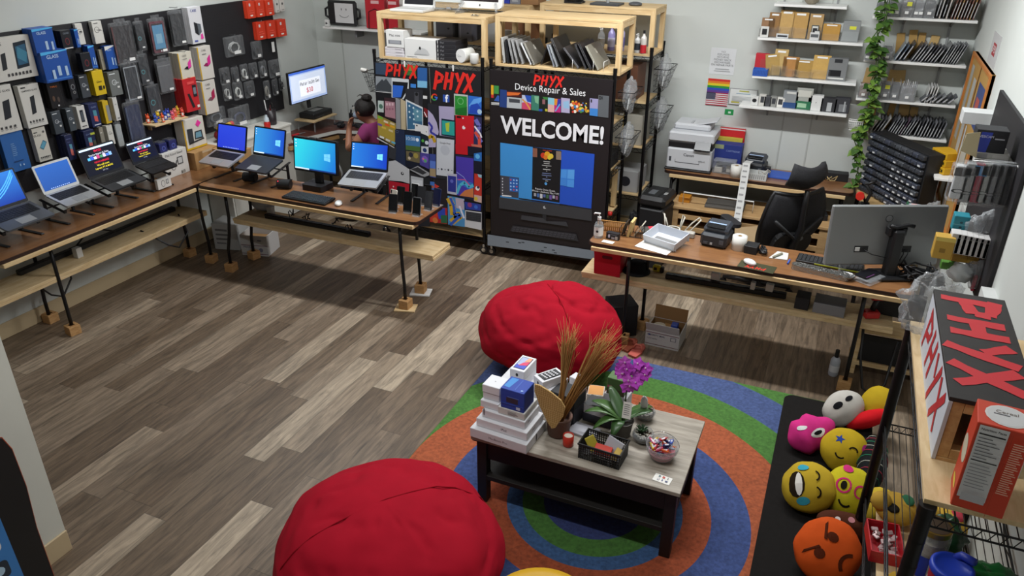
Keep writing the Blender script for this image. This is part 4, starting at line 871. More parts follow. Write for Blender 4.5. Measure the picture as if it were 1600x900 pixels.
P.poly([(770,418),(850,428),(848,605),(768,598)],'#88c0d0').poly([(770,500),(848,515),(848,605),(768,598)],'#d8a8a0').poly([(850,430),(930,440),(928,608),(848,603)],'#b82878').poly([(850,432),(890,438),(880,520),(850,510)],'#d88c28').poly([(895,438),(930,442),(928,530),(880,530)],'#3438a0').wave([(860,590),(920,500)],14,'#60a8d8')
P.poly([(935,420),(1045,432),(1042,615),(935,605)],'#b0a8c8').poly([(960,470),(1030,460),(1035,560),(965,550)],'#90b8d8').poly([(1050,445),(1290,475),(1290,625),(1050,610)],'#2c1c14')
rb=random.Random(4)
for i in range(46):P.disc(1062+rb.random()*215,470+rb.random()*120+(i%5)*3,8+rb.random()*14,rb.choice(['#d8a02c','#c8382c','#e0c848','#3c78b8','#d86c2c','#508c3c','#e8e0d0']))
P.poly([(1295,425),(1400,438),(1390,655),(1290,640)],'#9c98c0').poly([(1295,550),(1395,560),(1390,655),(1290,640)],'#3c80c8').quad(1305,440,1322,480,'#26262c').poly([(1402,385),(1535,400),(1525,672),(1392,655)],'#5c6064').quad(1408,395,1458,445,'#4a4e52').disc(1422,408,9,'#1c1c20').disc(1422,436,9,'#1c1c20').disc(1446,424,9,'#1c1c20')
P.go(750,90,2.728)
P.text('WELCOME!',306,312,100,'#ececf0',.028,.9)
P.go(770,210,4.739)
P.grad([(57,60),(297,92),(297,500),(57,465)],mat('#3f92d8',.5)).grad([(297,92),(508,115),(495,530),(290,500)],mat('#2f74cc',.5)).grad([(505,112),(755,145),(730,550),(495,512)],mat('#2352c4',.5))
P.poly([(297,92),(510,120),(495,505),(290,475)],'#16161a').quad(297,100,330,165,'#8c5a48').quad(470,122,508,185,'#8c7868')
for(x,y,r,c)in((375,155,20,'#c83a24'),(405,148,22,'#e0a028'),(432,160,18,'#e0c040'),(392,170,16,'#d87828'),(420,172,14,'#d8c838')):P.disc(x,y,r,c)
P.text('now on sale!',405,118,14,'#d84038',.01)
for i,(wd,c)in enumerate(((50,'#c8c8c8'),(44,'#c8c8c8'),(70,'#b8b8b8'),(10,'#b8b8b8'),(56,'#d8d8d8'),(8,'#b8b8b8'),(66,'#8090c0'),(72,'#8090c0'),(8,'#90a0d0'),(60,'#90a0d0'),(20,'#b8b8b8'))):P.quad(400-wd/2,196+i*14.5,400+wd/2,200+i*14.5,c)
P.disc(394,364,10,'#58a0e0').text('Repairs Done Quick,',390,410,18,'#d8d8dc',.01).text('iPhone - Android, Mac + PC',392,428,18,'#d8d8dc',.01)
for i in range(8):P.quad(305+i*23,432+i*3,323+i*23,455+i*3+(i%3)*5,['#a0a0a8','#4c70b0','#c8c8d0','#5868a0','#406848','#6850a0','#b0b0c0','#805878'][i])
P.poly([(505,255),(608,258),(602,395),(500,375)],'#3a80dc').poly([(508,260),(550,260),(548,325),(504,318)],'#4e98e8').poly([(556,260),(606,261),(604,330),(553,326)],'#5ba4ee').poly([(504,326),(547,332),(546,382),(501,372)],'#4288dc').poly([(553,333),(603,338),(601,392),(551,384)],'#4e98e8')
P.poly([(57,302),(195,320),(192,470),(57,450)],'#43434c').quad(125,318,190,420,'#2860b0')
for r in range(4):
 for c in range(3):P.disc(135+c*22,335+r*24+c*2,6,'#a8c8f0' if(r+c)%4 else '#d05060')
for i in range(6):P.quad(70,320+i*22,78,330+i*22,'#c0c0c8')
P.quad(70,446,140,456,'#e0e0e4')
P.poly([(48,462),(736,555),(734,640),(48,545)],'#3a3b3f').poly([(195,468),(728,548),(728,556),(195,476)],'#222226').wave([(378,530),(378,545),(395,545)],5,'#c8ccd0').wave([(385,528),(383,548)],4,'#c8ccd0')
P.poly([(370,590),(398,594),(398,640),(370,636)],'#2a2b2f').poly([(215,596),(372,618),(398,640),(545,645),(560,680),(210,628)],'#3c3d42')
P.poly([(150,672),(620,735),(635,790),(130,712)],'#2e2e33')
for r in range(3):
 for c in range(17):P.quad(152+c*27.5-r*5,680+c*3.6+r*13,174+c*27.5-r*5,689+c*3.6+r*13,'#45454c',.13)
P.poly([(-36,738),(776,862),(800,930),(-36,818)],'#7f8892')
for(x,y)in((190,795),(215,793),(100,790),(380,830),(440,850),(455,870),(360,855)):P.quad(x,y,x+22,y+7,'#2c3038')
P.build(b3)
for px,py in((632,96),(708,103)):
 p=Py(px,py,BYF-.006);MB(WHITE).box((0,0,0),(.012,.012,.05),.003).build('banner_clip',loc=(p.x,BYF-.008,1.705),label='white clip holding the top edge of the %s collage banner'%('left' if px<650 else 'right'),cat='clip')
 # ---- things in the left riser
ZL=1.7245+.0225
def onriser(px0,px1,py_top,py_bot,y):A=Py(px0,py_top,y);B=Py(px1,py_bot,y);return(A.x+B.x)/2,B.x-A.x,A.z-B.z
def fbox(name,label,px0,px1,h,d,y,z,col,ops,cat='box',group=None,rz=0):
 A=Py(px0,60,y);B=Py(px1,60,y)
 return carton(name,label,((A.x+B.x)/2,y+d/2,z),(B.x-A.x,d,h),rz,col,ops,cat,group)
s_=7.619
f=lambda x:580+x/s_
for i in range(3):fbox('flat_white_box',('bottom','middle','top')[i]+' one of the thin white boxes under the small upright white box',f(155),f(385-i*4),.026,.2,6.0+i*.002,ZL+i*.027,'#d0ccd0',[('r',.55,.35,.9,.5,'#8c8890')],group='thin white boxes in the riser')
fbox('computer_box','small upright white box with a grey slab picture in the left riser',f(178),f(385),.145,.16,6.0,ZL+.082,'#dededc',[('t','Mac mini',.5,.7,.17,'#55555a'),('r',.12,.2,.86,.42,'#77797e'),('r',.2,.22,.8,.4,'#9a9ca2')])
fbox('white_box','big white box with a domed computer picture in the left riser',f(392),f(762),.166,.22,6.0,ZL,'#dcdcda',[('p',[(.3,.2),(.78,.2),(.8,.27),(.74,.45),(.66,.54),(.48,.6),(.4,.42),(.32,.3)],'#bfc0c0'),('p',[(.3,.2),(.78,.2),(.7,.26),(.36,.26)],'#a8aaaa'),('c',.5,.55,.03,.045,'#222222'),('r',.06,.08,.4,.1,'#999999')])
for i in range(5):fbox('dark_box','black slim box, %s in the pile of five beside the white picture box'%('bottom','second from bottom','middle','second from top','top')[i],f(770),f(1000+(i%2)*6),.033,.23,6.005,ZL+i*.0335,'#1e1d22',[('t','iPad',.3,.5,.12,'#88888c'),('c',.08,.5,.02,.14,'#c8c8c8')],group='black slim boxes in the riser')
t=thing('roll_tin','round white tin lying on its side in the left riser','tin',(Py(f(1075),86,6.0).x,6.02,ZL+.056))
MB(mat('#d8d8d2',.4)).cyl((0,-.02,0),(.03,.10,0),.055,n=24).build('body',t);MB(WHITE).cyl((-.003,-.03,0),(0,-.02,0),.057,n=24).build('lid',t);q=MB(mat('#9a9a9a',.5));q.text('Google',.024,0,0,-.0312);q.build('printed_name',t)
t=thing('white_jar','small upright white jar at the right post of the left riser','jar',(Py(f(1222),86,6.0).x,6.01,ZL))
MB(mat('#d4d4d0',.4)).lathe([(.034,0),(.038,.004),(.038,.075),(.034,.082),(0,.084)],20).build('body',t)
ZR=1.7945+.0225
carton('grey_organiser','dark grey file holder far back behind the small white box',(-3.58,6.76,ZR),(.18,.2,.26),0,'#55555c',[('c',.75,.4,.07,.05,'#1c1c1e')])
carton('grey_organiser','second file holder right of the darker one at the back',(-3.36,6.76,ZR),(.14,.2,.25),0,'#6a6a74',[('c',.7,.3,.09,.05,'#1c1c1e'),('r',.1,.1,.2,.9,'#8c8c96')])
carton('white_storage_box','pale box in the middle of the rear left riser',(-3.1,6.8,ZR),(.2,.2,.20),0,'#b4b4b2',[])
carton('brown_carton','brown carton at the right of the rear left riser',(-2.85,6.82,ZR),(.24,.28,.29),0,'#7c5438',[])
carton('lidded_box','pale slant-topped device before the brown carton in the rear riser',(-2.9,6.635,ZR),(.19,.05,.13),0,'#a8a6a2',[])
ZT=2.1265
t=thing('old_laptop','white old laptop open on top of the left riser','laptop',(-3.60,6.2,ZT))
MB(mat('#d0d0ce',.4)).box((0,-.08,.012),(.33,.22,.022),.005).build('base',t);MB(mat('#d8d8d6',.4)).xf(T(0,.03,.02)@RX(-12)).box((0,.006,.12),(.33,.014,.24),.005).build('lid',t);MB(mat('#202126',.25)).xf(T(0,.03,.02)@RX(-12)).rect(-.145,.025,.145,.23,-.0015).build('display',t)
MB(mat('#b8b8b6',.5)).box((0,-.1,.0235),(.28,.1,.002)).build('keyboard',t)
t=thing('old_display','clear-framed white display panel beside the old laptop on the left riser','monitor',(-3.285,6.2,ZT))
MB(CLR).box((0,0,.16),(.27,.012,.3),.004).build('clear_frame',t);MB(mat('#c4ccd0',.4)).box((0,-.004,.18),(.25,.02,.2),.004).build('panel',t);MB(MGREY).cyl((-.01,-.01,.03),(.03,-.01,.03),.012).build('hinge',t)
for s in(-1,1):MB(CLR).tube([(s*.13,-.01,.1),(s*.13,-.05,.006),(s*.145,.08,.006)],.006).build('leg',t)
t=thing('old_monitor','thick white-framed monitor on clear feet on the left riser','monitor',(-2.985,6.2,ZT))
MB(mat('#dadad8',.35)).xf(T(0,0,.045)@RX(-12)).prism([],0,0)if 0 else None
q=MB(mat('#dadad8',.35));q.xf(T(0,0,.045)@RX(-12)@RX(90)).prism(rrect(.42,.34,.04,4,0,.17),-.03,.0);q.build('frame',t)
q=MB(mat('#2a2224',.25));q.xf(T(0,0,.045)@RX(-12)).rect(-.17,.055,.17,.31,-.0008);q.build('display',t)
q=MB(mat('#33333a',.4));q.xf(T(0,0,.045)@RX(-12)).rect(-.006,.018,.006,.034,-.001);q.build('logo_mark',t)
for s in(-1,1):MB(CLRB).tube([(s*.15,.0,.09),(s*.19,-.07,.008),(s*.16,.12,.008)],.011,8).build('foot',t)
t=thing('key_bunch','bunch of keys lying before the thick white monitor','keys',(-2.97,6.02,ZT))
for i,(x,y,a)in enumerate(((0,0,.3),(.03,.01,1.1),(.055,-.005,2.0),(.02,.02,2.6))):
 q=MB(mat('#a08c50' if i%2 else '#8c8c88',.35,.8));q.xf(T(x,y,.005+i*.002)@RZ(math.degrees(a))).prism(rrect(.02,.018,.008,3),0,.0025);q.prism([(.008,-.003),(.045,-.003),(.045,.003),(.008,.003)],0,.0025);q.build('key',t)
MB(CHROME).tube([(.02+.022*math.cos(a),.006+.022*math.sin(a),.012)for a in[i*PI/8 for i in range(17)]],.0015,5).build('ring',t)
# ---- slanted closed laptops in the right riser
ZW=1.7445+.0225
g3=lambda x,y:(770+x/5.517,y/5.517)
slab_list=[((72,322),(92,545),'#d4d4d0',.02,'white',0),((106,338),(128,545),'#26262a',.02,'black',0),((128,334),(170,550),'#a8a8a8',.016,'silver',0),((158,338),(205,552),'#b0b0b0',.016,'silver',0),((194,345),(252,556),'#a0a0a0',.016,'grey',0),((236,378),(326,572),'#aaaaaa',.014,'silver',0),((264,384),(352,576),'#77736a',.016,'grey',1),((462,388),(524,584),'#8c9098',.014,'grey',0),((484,388),(548,584),'#a0a4a8',.014,'silver',0),((496,350),(604,600),'#2a2829',.02,'black',0),((604,402),(736,584),'#333236',.016,'dark',0),((702,372),(800,594),'#242327',.015,'black',0),((735,372),(840,594),'#1e1d21',.02,'black',0),((796,392),(906,604),'#8c897c',.015,'silver',1)]
ords=['white closed laptop at the left post of the riser','black closed laptop next to the white one in the riser','silver closed laptop, first after the black one','silver closed laptop, second after the black one','grey closed laptop, third after the black one','silver closed laptop hidden behind the one with a sticker','grey closed laptop with a pale sticker, left half of the riser','grey closed laptop, first right of the black tent','silver closed laptop, second right of the black tent','black closed laptop leaning on the thin silver pair','dark closed laptop with a white bookend under it','black closed laptop, first before the last silver one','black closed laptop, second before the last silver one','silver closed laptop with a logo, last at the right post']
used_x=[]
for i,(a,b,c,th,nm,logo)in enumerate(slab_list):
 yf=6.0;A=Py(*g3(*a),yf);B=Py(*g3(*b),yf);L=math.hypot(A.x-B.x,A.z-B.z);ang=math.atan2(B.x-A.x,A.z-B.z)
 L=min(L,.27);D=.34 if i>5 else .30
 t=thing('closed_laptop',ords[i],'laptop',(B.x,yf,ZW+.5*th*math.sin(ang)+.001),0,'laptops slanted in the riser',rot=(0,-ang,0))
 q=MB(mat(c,.4,.4 if nm!='black' else 0));q.box((-.0005,D/2,L/2),(th*.5,D,L),.003);q.build('base',t)
 q=MB(mat(c,.35,.3));q.box((th*.5,D/2,L/2),(th*.4,D-.004,L-.004),.003);q.build('lid',t)
 if logo:q=MB(mat('#d4d0c4',.5));q.xf(T(th*.71,D*.45,L*.55)@RZ(90));draw(q,[('r',.2,.2,.8,.8,'#d4d0c4'),('r',.3,.3,.7,.7,c),('r',.42,.1,.6,.9,'#d4d0c4')],.06,.06,0);q.build('logo_sticker',t)
 q=MB(mat('#3a3a3c',.5))
 for k in range(4):q.box((0,-.0006,L*(.1+.06*k)),(th*.3,.001,.009))
 q.build('ports',t)
A=Py(*g3(452,432),6.03);B=Py(*g3(408,552),6.03)
t=thing('closed_laptop','black closed laptop leaning the other way like a tent','laptop',(B.x,6.03,ZW+.004),0,'laptops slanted in the riser',rot=(0,math.atan2(A.x-B.x,A.z-B.z),0))
MB(mat('#1b1b1e',.4)).box((0,.15,.08),(.012,.28,.15),.002).build('base',t)
for i,px in enumerate((685,865,955)):
 p=Py(*g3(px,590),6.0);q=MB(WHITE);q.tube([(0,0,.003),(0,0,.075),(0,.14,.075),(0,.14,.003)],.002,5)
 q.build('bookend',loc=(p.x,6.0,ZW),label='%s thin white wire bookend among the slanted laptops'%('left','middle','right')[i],cat='bookend',group='wire bookends')
ZB=1.8045+.0225
def bottle(label,px,col,h,r,cap,capc,liquid=None,lab=None,name='bottle',y=6.7,spray=False):
 p=Py(px,70,y);t=thing(name,label,'bottle',(p.x,y,ZB))
 MB(mat(col,.25)if isinstance(col,str)else col).lathe([(r*.9,0),(r,.006),(r,h*.62),(r*.85,h*.7),(r*.35,h*.8),(r*.32,h*.86)],16).build('body',t)
 if liquid:MB(mat(liquid,.4)).cyl((0,0,.004),(0,0,h*.38),r*1.015,n=16).build('liquid',t,label='red liquid')
 if lab:q=MB(mat(lab,.5));q.cyl((0,0,h*.15),(0,0,h*.5),r*1.02,n=16,caps=False);q.build('paper_label',t)
 c=MB(mat(capc,.4));c.cyl((0,0,h*.86),(0,0,h*(.94 if spray else 1)),r*.4,n=12)
 if spray:c.box((0,-r*.7,h*.97),(r*.5,r*2.4,h*.06),.003);c.box((0,-r*1.2,h*.9),(r*.3,r*.2,h*.1),.002)
 c.build('sprayer' if spray else 'cap',t)
bottle('clear spray bottle with white label and black tip in the rear right riser',939,CLRB,.2,.03,1,'#d8d8d6',None,'#d4d4d0','spray_bottle',6.66,True)
bottle('white spray bottle with a dark round label in the rear right riser',996,'#c8c8c6',.16,.026,1,'#d4d4d2',None,'#2c3038','spray_bottle',6.66,True)
bottle('red and white bottle with a black cap in the rear right riser',1005.5,'#d0ccc6',.19,.026,1,'#18181a','#c02a34',None,'bottle',6.645)
bottle('purple spray can behind the riser post',955,'#8c84b4',.22,.032,1,'#26243a',None,'#c4c0d8','spray_can',6.68)
bottle('second purple and white spray can beside the riser post',970,'#a8a0c8',.23,.032,1,'#2a2050',None,'#5c58a0','spray_can',6.70)
bottle('tall clear bottle at the rear by the wall',988,CLRB,.24,.035,1,'#c8ccd0',None,None,'bottle',6.9)
t=thing('monitor_base','dark monitor foot with a silver neck on the rear right riser','monitor stand',(-2.02,6.74,2.196))
MB(DGREY).prism(rrect(.26,.2,.02),0,.014).build('foot',t);MB(SILVER).cyl((0,.02,.014),(-.02,.02,.3),.014).build('neck',t)
t=thing('cable_heap','heap of black cable on the rear right riser','cable',(-2.32,6.75,2.196))
r=random.Random(5);MB(BLACK).tube([(.1*math.cos(i*.7)*(.6+.4*r.random()),.07*math.sin(i*.7)*(.6+.4*r.random()),.012+i*.0012)for i in range(60)],.006,5).build('coil',t);MB(BLACK).box((0,0,.008),(.16,.12,.014),.004).build('adapter',t)
MB(mat('#4a4c50',.4)).ell((0,0,.012),(.06,.05,.02),16,8,lambda d,q:Vector((q.x,q.y,max(q.z,-.012)))).build('dark_puck',loc=(-1.78,6.78,2.196),label='grey flat puck on the right end of the rear riser',cat='gadget')
carton('blue_box','blue box on the rear left riser',(-2.99,6.76,2.166),(.13,.12,.12),0,'#2438a8',[])
carton('grey_box','grey box beside the blue one on the rear riser',(-2.87,6.76,2.166),(.10,.12,.1),0,'#787c88',[('r',.2,.2,.8,.35,'#a8acb4')])
carton('brown_carton','brown carton on the rear left riser near its right end',(-2.73,6.8,2.166),(.17,.2,.14),0,'#8c6844',[])
# ---- wire baskets hooked on the rack ends
def wire_basket(label,loc,rotz,w=.25,h=.17,d=.11,fill=True,col=BLACKM,group='wire baskets on the rack ends'):
 """opening at the back top; the front slants outward. Local -y is outward."""
 t=thing('wire_basket',label,'basket',loc,rotz,group)
 m=MB(col);n=7
 A=[(-w/2,0,h),(w/2,0,h),(w/2,-d,h),(-w/2,-d,h)];Bm=[(-w/2*.8,0,0),(w/2*.8,0,0),(w/2*.8,-d*.5,0),(-w/2*.8,-d*.5,0)]
 m.tube(A+[A[0]],.0035,5);m.tube(Bm+[Bm[0]],.0028,5)
 for k in range(4):
  a,b,c,e=Vector(A[k]),Vector(A[(k+1)%4]),Vector(Bm[k]),Vector(Bm[(k+1)%4])
  nn=n if k%2==0 else 4
  for i in range(nn):m.tube([a.lerp(b,i/nn),c.lerp(e,i/nn)],.0016,4)
  for j in(.25,.5,.75):m.tube([a.lerp(c,j),b.lerp(e,j)],.0016,4)
 m.build('wire_frame',t)
 if fill:
  g=MB(CLRB);rr=random.Random(int(loc[1]*100+loc[2]*77))
  g.ell((0,-d*.45,h*.75),(w*.36,d*.42,h*.75),14,10,lambda dd,q:q*(1+.35*noise.noise(dd*2.3+Vector((rr.random(),0,0)))));g.build('clear_plastic_bag',t)
  MB(mat('#cfd2d2',.5)).xf(T(w*.1,-d*.4,h*.3)@RY(20)).box((0,0,0),(w*.3,.01,h*.5),.002).build('white_packet',t)
 return t
ER=PI/2
wire_basket('upper wire basket on the welcome rack end with clear bags',(-1.672,6.18,1.42),ER,.3,.19,.13)
wire_basket('lower wire basket on the welcome rack end with white packets',(-1.672,6.18,1.05),ER,.3,.19,.14)
wire_basket('upper wire basket on the back rack end by the wall',(-1.542,6.83,1.5),ER,.34,.2,.13)
wire_basket('lower wire basket on the back rack end by the wall',(-1.542,6.83,1.13),ER,.34,.2,.13)
t=wire_basket('small mesh basket hooked on the left end of the collage rack',(-3.951,6.05,1.42),-ER,.16,.17,.12,False)
MB(mat('#d8d6d0',.5)).cyl((0,-.12,.17),(0,-.18,.178),.018,n=12).build('white_bulb',t)
# ---- what shows in the rack ends
carton('brown_carton','brown carton on the second shelf of the back rack end',(-1.78,6.79,1.4195),(.2,.3,.3),0,'#6c4632',[])
carton('yellow_file_box','pale box with a yellow stripe on a lower shelf of the back rack',(-1.75,6.8,1.0195),(.3,.3,.27),0,'#a8a498',[('r',.4,0,.5,1,'#c8a828')],side=[('r',.4,0,.5,1,'#c8a828')])
carton('white_carton','white carton with a dark mark low in the back rack',(-1.72,6.8,.5695),(.24,.3,.2),0,'#a4a4a4',[('c',.5,.5,.2,.2,'#22242c')])
for(y,z0,z1)in((6.03,.52,.92-.04),(6.34,.52,.92-.04)):
 MB(wood('#c9a877','#dcc294',5,(9,9,1),.6)).box((-1.735,y,(z0+z1)/2),(.042,.042,z1-z0-.02),.001).build('pine_post',loc=(0,0,0),label='pine post standing at the %s of the welcome rack end'%('front' if y<6.2 else 'back'),cat='post')
carton('dark_gadget_box','black gadget box on the middle shelf of the welcome rack',(-1.8,6.2,.9395),(.16,.3,.12),0,'#17171a',[])
MB(mat('#c42824',.4)).lathe([(.02,0),(.022,.004),(.022,.03),(0,.034)],14).build('red_jar',loc=(-1.70,6.12,.5195),label='small red jar on the lower shelf of the welcome rack end',cat='jar')
def crumple(name,label,loc,rad,m,cat,seed=1,amp=.35,seg=28,rotz=0.0):
 q=MB(m);off=Vector((seed*3.1,seed*1.7,0))
 q.ell((0,0,rad[2]),rad,seg,seg*2//3,lambda d,p:(lambda v:Vector((v.x,v.y,max(v.z,-rad[2]+.002))))(p*(1+amp*noise.noise(d*2.2+off)+amp*.4*noise.noise(d*6+off))))
 return q.build(name,loc=loc,rotz=rotz,label=label,cat=cat)
crumple('plastic_bag','crumpled clear plastic bag at the foot of the welcome rack',(-1.50,5.95,0.0),(.13,.13,.2),CLRB,'bag',3)
crumple('black_bag','black bag slumped between the welcome rack and the shredder',(-1.575,6.5,0),(.07,.06,.22),mat('#1a1a1d',.6),'bag',5,.3)
# ------ repair nook in the back left corner
sh=thing('wall_shelf','white wall shelf in the back left corner with cases','shelf',(0,0,0))
a=Py(502,42,6.97);zs=1.80
MB(WHITE).box((-4.62,7.09,zs),(1.2,.21,.02),.002).build('board',sh)
for x in(-4.85,-4.3):MB(MGREY).box((x,7.12,zs-.05),(.02,.14,.08),.002).build('bracket',sh)
p=Py(534,24,7.05)
t=thing('rugged_case','black handled case with a smiley face drawn on its screen','case',(p.x,7.07,zs+.011))
MB(BLACK).xf(T(0,0,.135)).box((0,0,0),(.36,.05,.25),.02).build('shell',t)
q=MB(mat('#c8c8c8',.4));q.xf(T(.03,-.026,.02)).rect(-.11,.02,.12,.215,0)
q.use(mat('#2c2c30',.5))
for s in(-1,1):q.rect(.005+s*.03-.004,.145,.005+s*.03+.004,.165,-.0006)
q.tube([(.005+.06*math.cos(a),-.001,.11+.035*math.sin(a))for a in[math.radians(200+i*14)for i in range(11)]],.002,4);q.build('screen',t)
for s in(-1,1):MB(BLACK).tube([(s*.17,0,.19),(s*.215,0,.17),(s*.215,0,.1),(s*.17,0,.08)],.012,8).build('handle',t)
carton('white_camera','small white camera block before the smiley case',(p.x-.15,6.99,zs+.011),(.045,.03,.07),0,'#d4d4d2',[('c',.5,.5,.3,.2,'#26262a')])
for i,(px,w)in enumerate(((581,.22),(608,.1))):
 p=Py(px,20,7.02)
 t=thing('red_binder_case',('front red case on the corner shelf with a black wire stand','second red case behind the riser post on the corner shelf')[i],'case',(p.x+.02,7.08,zs+.011),.1)
 MB(mat('#b01c28',.5)).box((0,0,.15),(w,.08,.29),.006).build('shell',t)
 q=MB(mat('#d4a8a8',.6));q.rect(-.04,.25,.05,.28,-.0406);q.build('label_tape',t)
 if i==0:q=MB(BLACK);q.tube([(-.07,-.06,.002),(-.07,-.043,.17),(0,-.043,.2),(.07,-.043,.17),(.07,-.06,.002)],.004,5);q.build('wire_stand',t)
dk=thing('corner_desk','reddish brown work desk in the back left corner','desk',(0,0,0))
DZ=.76
MB(wood('#54302a','#6a3e34',3,(3,9,9),.4)).prism([(-5.45,6.12),(-5.13,6.12),(-4.95,6.72),(-4.45,6.80),(-4.45,7.17),(-5.45,7.17)],DZ-.022,DZ).build('desktop',dk)
MB(KRAFT).prism([(-5.14,6.10),(-5.11,6.10),(-4.93,6.70),(-4.96,6.71)],DZ-.06,DZ-.023).build('edge_rail',dk)
for(x,y)in((-5.18,6.18),(-5.40,6.18),(-4.5,7.1),(-4.52,6.86),(-5.4,7.1)):MB(BLACKM).cyl((x,y,0),(x,y,DZ-.023),.016).build('leg',dk)
MB(SILVER).tube([(-5.02,6.62,.70),(-4.83,6.55,.38),(-4.83,6.55,.02)],.014,8).build('folding_leg',dk)
MB(mat('#b4b2ac',.7)).prism([(-5.22,6.18),(-5.1,6.16),(-4.93,6.68),(-4.5,6.82),(-4.5,6.9),(-5.0,6.80)],0,.004).build('paper_strip',loc=(0,0,DZ+.0005),label='long whitish paper along the front edge of the corner desk',cat='paper')
st=thing('wood_stand','small clear-legged wooden stand on the corner desk','stand',(0,0,0))
MB(PLYY).box((-5.29,6.80,DZ+.115),(.26,.42,.016),.002).build('top',st)
for(x,y)in((-5.18,6.62),(-5.18,6.98),(-5.40,6.62),(-5.40,6.98)):MB(CLRB).cyl((x,y,DZ+.001),(x,y,DZ+.107),.008).build('leg',st)
t=thing('black_console','flat black console box under the price monitor','console',(-5.30,6.82,DZ+.1235),LEFT)
MB(BLACK).box((0,0,.032),(.34,.2,.06),.008).build('body',t);MB(mat('#a8a8a8',.6)).box((.02,.02,.0635),(.16,.09,.002)).build('paper_slip',t);MB(DGREY).box((-.05,-.1008,.02),(.12,.001,.012)).build('slot',t)
mt=thing('price_monitor','monitor on the left wall showing a tablet price sign','monitor',(-5.2,6.615,1.27),LEFT-.04)
MB(BLACK).box((0,.012,0),(.60,.03,.325),.006).build('bezel',mt)
q=MB();q.use(scr('#9cb0d8',.8)).rect(-.29,-.152,.29,.152,-.004)
q.use(scr('#3c62c0',.9)).rect(-.29,.132,.29,.152,-.0045);q.use(scr('#cdd8ec',.72)).rect(-.27,-.13,.27,.12,-.0046)
q.use(scr('#e8ecf6',.8)).rect(-.14,-.105,.19,.06,-.005);q.use(scr('#2a2a34',.7)).text('iPad air 1st,5th Gen',.05,.02,.02,-.0056,.012,.78);q.use(scr('#b02838',.9)).text('$30',.07,.01,-.055,-.0056,.008);q.build('display',mt)
MB(BLACKM).tube([(0,.03,0),(0,.14,-.02),(0,.262,-.02)],.02,8).build('wall_arm',mt)
MB(BLACK).box((0,.02,-.2),(.05,.02,.09),.004).build('lower_bracket',mt)
r=random.Random(9)
for i,(x,y,c,nm,lb)in enumerate(((-5.38,6.33,'#1a1a1c','tool_block','black tool block by the wall at the near end of the corner desk'),(-5.3,6.25,'#c4c4c4','white_wire_ball','tangle of white wire on the corner desk'),(-5.27,6.42,'#c0282c','red_screwdriver','red-handled screwdriver on the corner desk'),(-4.98,7.02,'#1c1c20','black_stand_light','black upright gadget at the back of the corner desk'),(-5.06,6.92,'#232328','black_tool_pile','dark pile of tools right of the wooden stand'),(-4.85,6.98,'#2c2c30','cable_coil','dark cable coil behind the worker on the desk'))):
 q=MB(mat(c,.45));z=DZ+.001
 if nm=='white_wire_ball':q.tube([(.05*math.cos(k*1.3)*r.random(),.07*math.sin(k*1.1),.01+.03*r.random())for k in range(40)],.004,5)
 elif nm=='red_screwdriver':q.cyl((-.01,-.06,.012),(0,.03,.012),.011);q.use(MGREY).cyl((0,.03,.012),(.01,.12,.01),.004)
 elif nm=='black_stand_light':q.box((0,0,.01),(.08,.06,.02),.004);q.box((0,0,.08),(.05,.03,.13),.008);q.cyl((.0,0,.14),(.01,.0,.18),.01)
 elif nm=='cable_coil':q.tube([(.06*math.cos(k*.5),.04*math.sin(k*.5),.008+k*.0007)for k in range(50)],.005,5)
 else:
  for k in range(7):q.box((r.uniform(-.03,.03),r.uniform(-.06,.06),.012+.012*(k%4)),(.03+.03*r.random(),.03+.04*r.random(),.022),.003)
 q.build(nm,loc=(x,y,z),rotz=r.uniform(-.4,.4),label=lb,cat={'white_wire_ball':'wire','red_screwdriver':'screwdriver','black_stand_light':'gadget','cable_coil':'cable'}.get(nm,'tool'))
 # ---- the seated worker
def skin(name,nodes,edges,m,parent=None,loc=(0,0,0),lv=2,root=0,tagd=None):
 me=bpy.data.meshes.new(name);me.from_pydata([n[0]for n in nodes],edges,[]);me.materials.append(m)
 o=bpy.data.objects.new(name,me);COL.objects.link(o);o.location=loc
 md=o.modifiers.new('skin','SKIN');md.use_smooth_shade=True
 for i,n in enumerate(nodes):
  rr=n[1]if isinstance(n[1],tuple)else(n[1],n[1])
  me.skin_vertices[0].data[i].radius=rr;me.skin_vertices[0].data[i].use_root=(i==root)
 if lv:s=o.modifiers.new('sub','SUBSURF');s.levels=lv;s.render_levels=lv
 if parent:o.parent=parent
 return o
pr=thing('person','seated person in a magenta shirt resting a hand on a masked face','person',(0,0,0))
SKIN=mat('#9c6a50',.55)
hc=Vector((-4.30,6.26,1.285))
N=[((-4.10,6.28,.50),.14),((-4.10,6.28,.62),.125),((-4.11,6.28,.75),.13),((-4.14,6.275,.92),.125),((-4.175,6.27,1.01),.075),((-4.215,6.27,1.05),.052),((-4.25,6.265,1.085),.06),((-4.17,6.10,1.01),.062),((-4.28,6.03,.86),.046),((-4.375,6.08,.81),.04),((-4.40,6.13,.90),.034),((-4.415,6.17,.98),.028),((-4.41,6.185,1.015),.026),((-4.15,6.45,1.01),.062),((-4.25,6.52,.86),.046),((-4.38,6.50,.81),.04),((-4.48,6.44,.81),.033),((-4.56,6.40,.815),.027),((-4.16,6.19,.47),.10),((-4.50,6.18,.48),.075),((-4.50,6.18,.28),.06),((-4.48,6.18,.075),.045),((-4.60,6.17,.045),.038),((-4.16,6.38,.47),.10),((-4.50,6.40,.48),.075),((-4.50,6.40,.28),.06),((-4.48,6.40,.075),.045),((-4.60,6.41,.045),.038)]
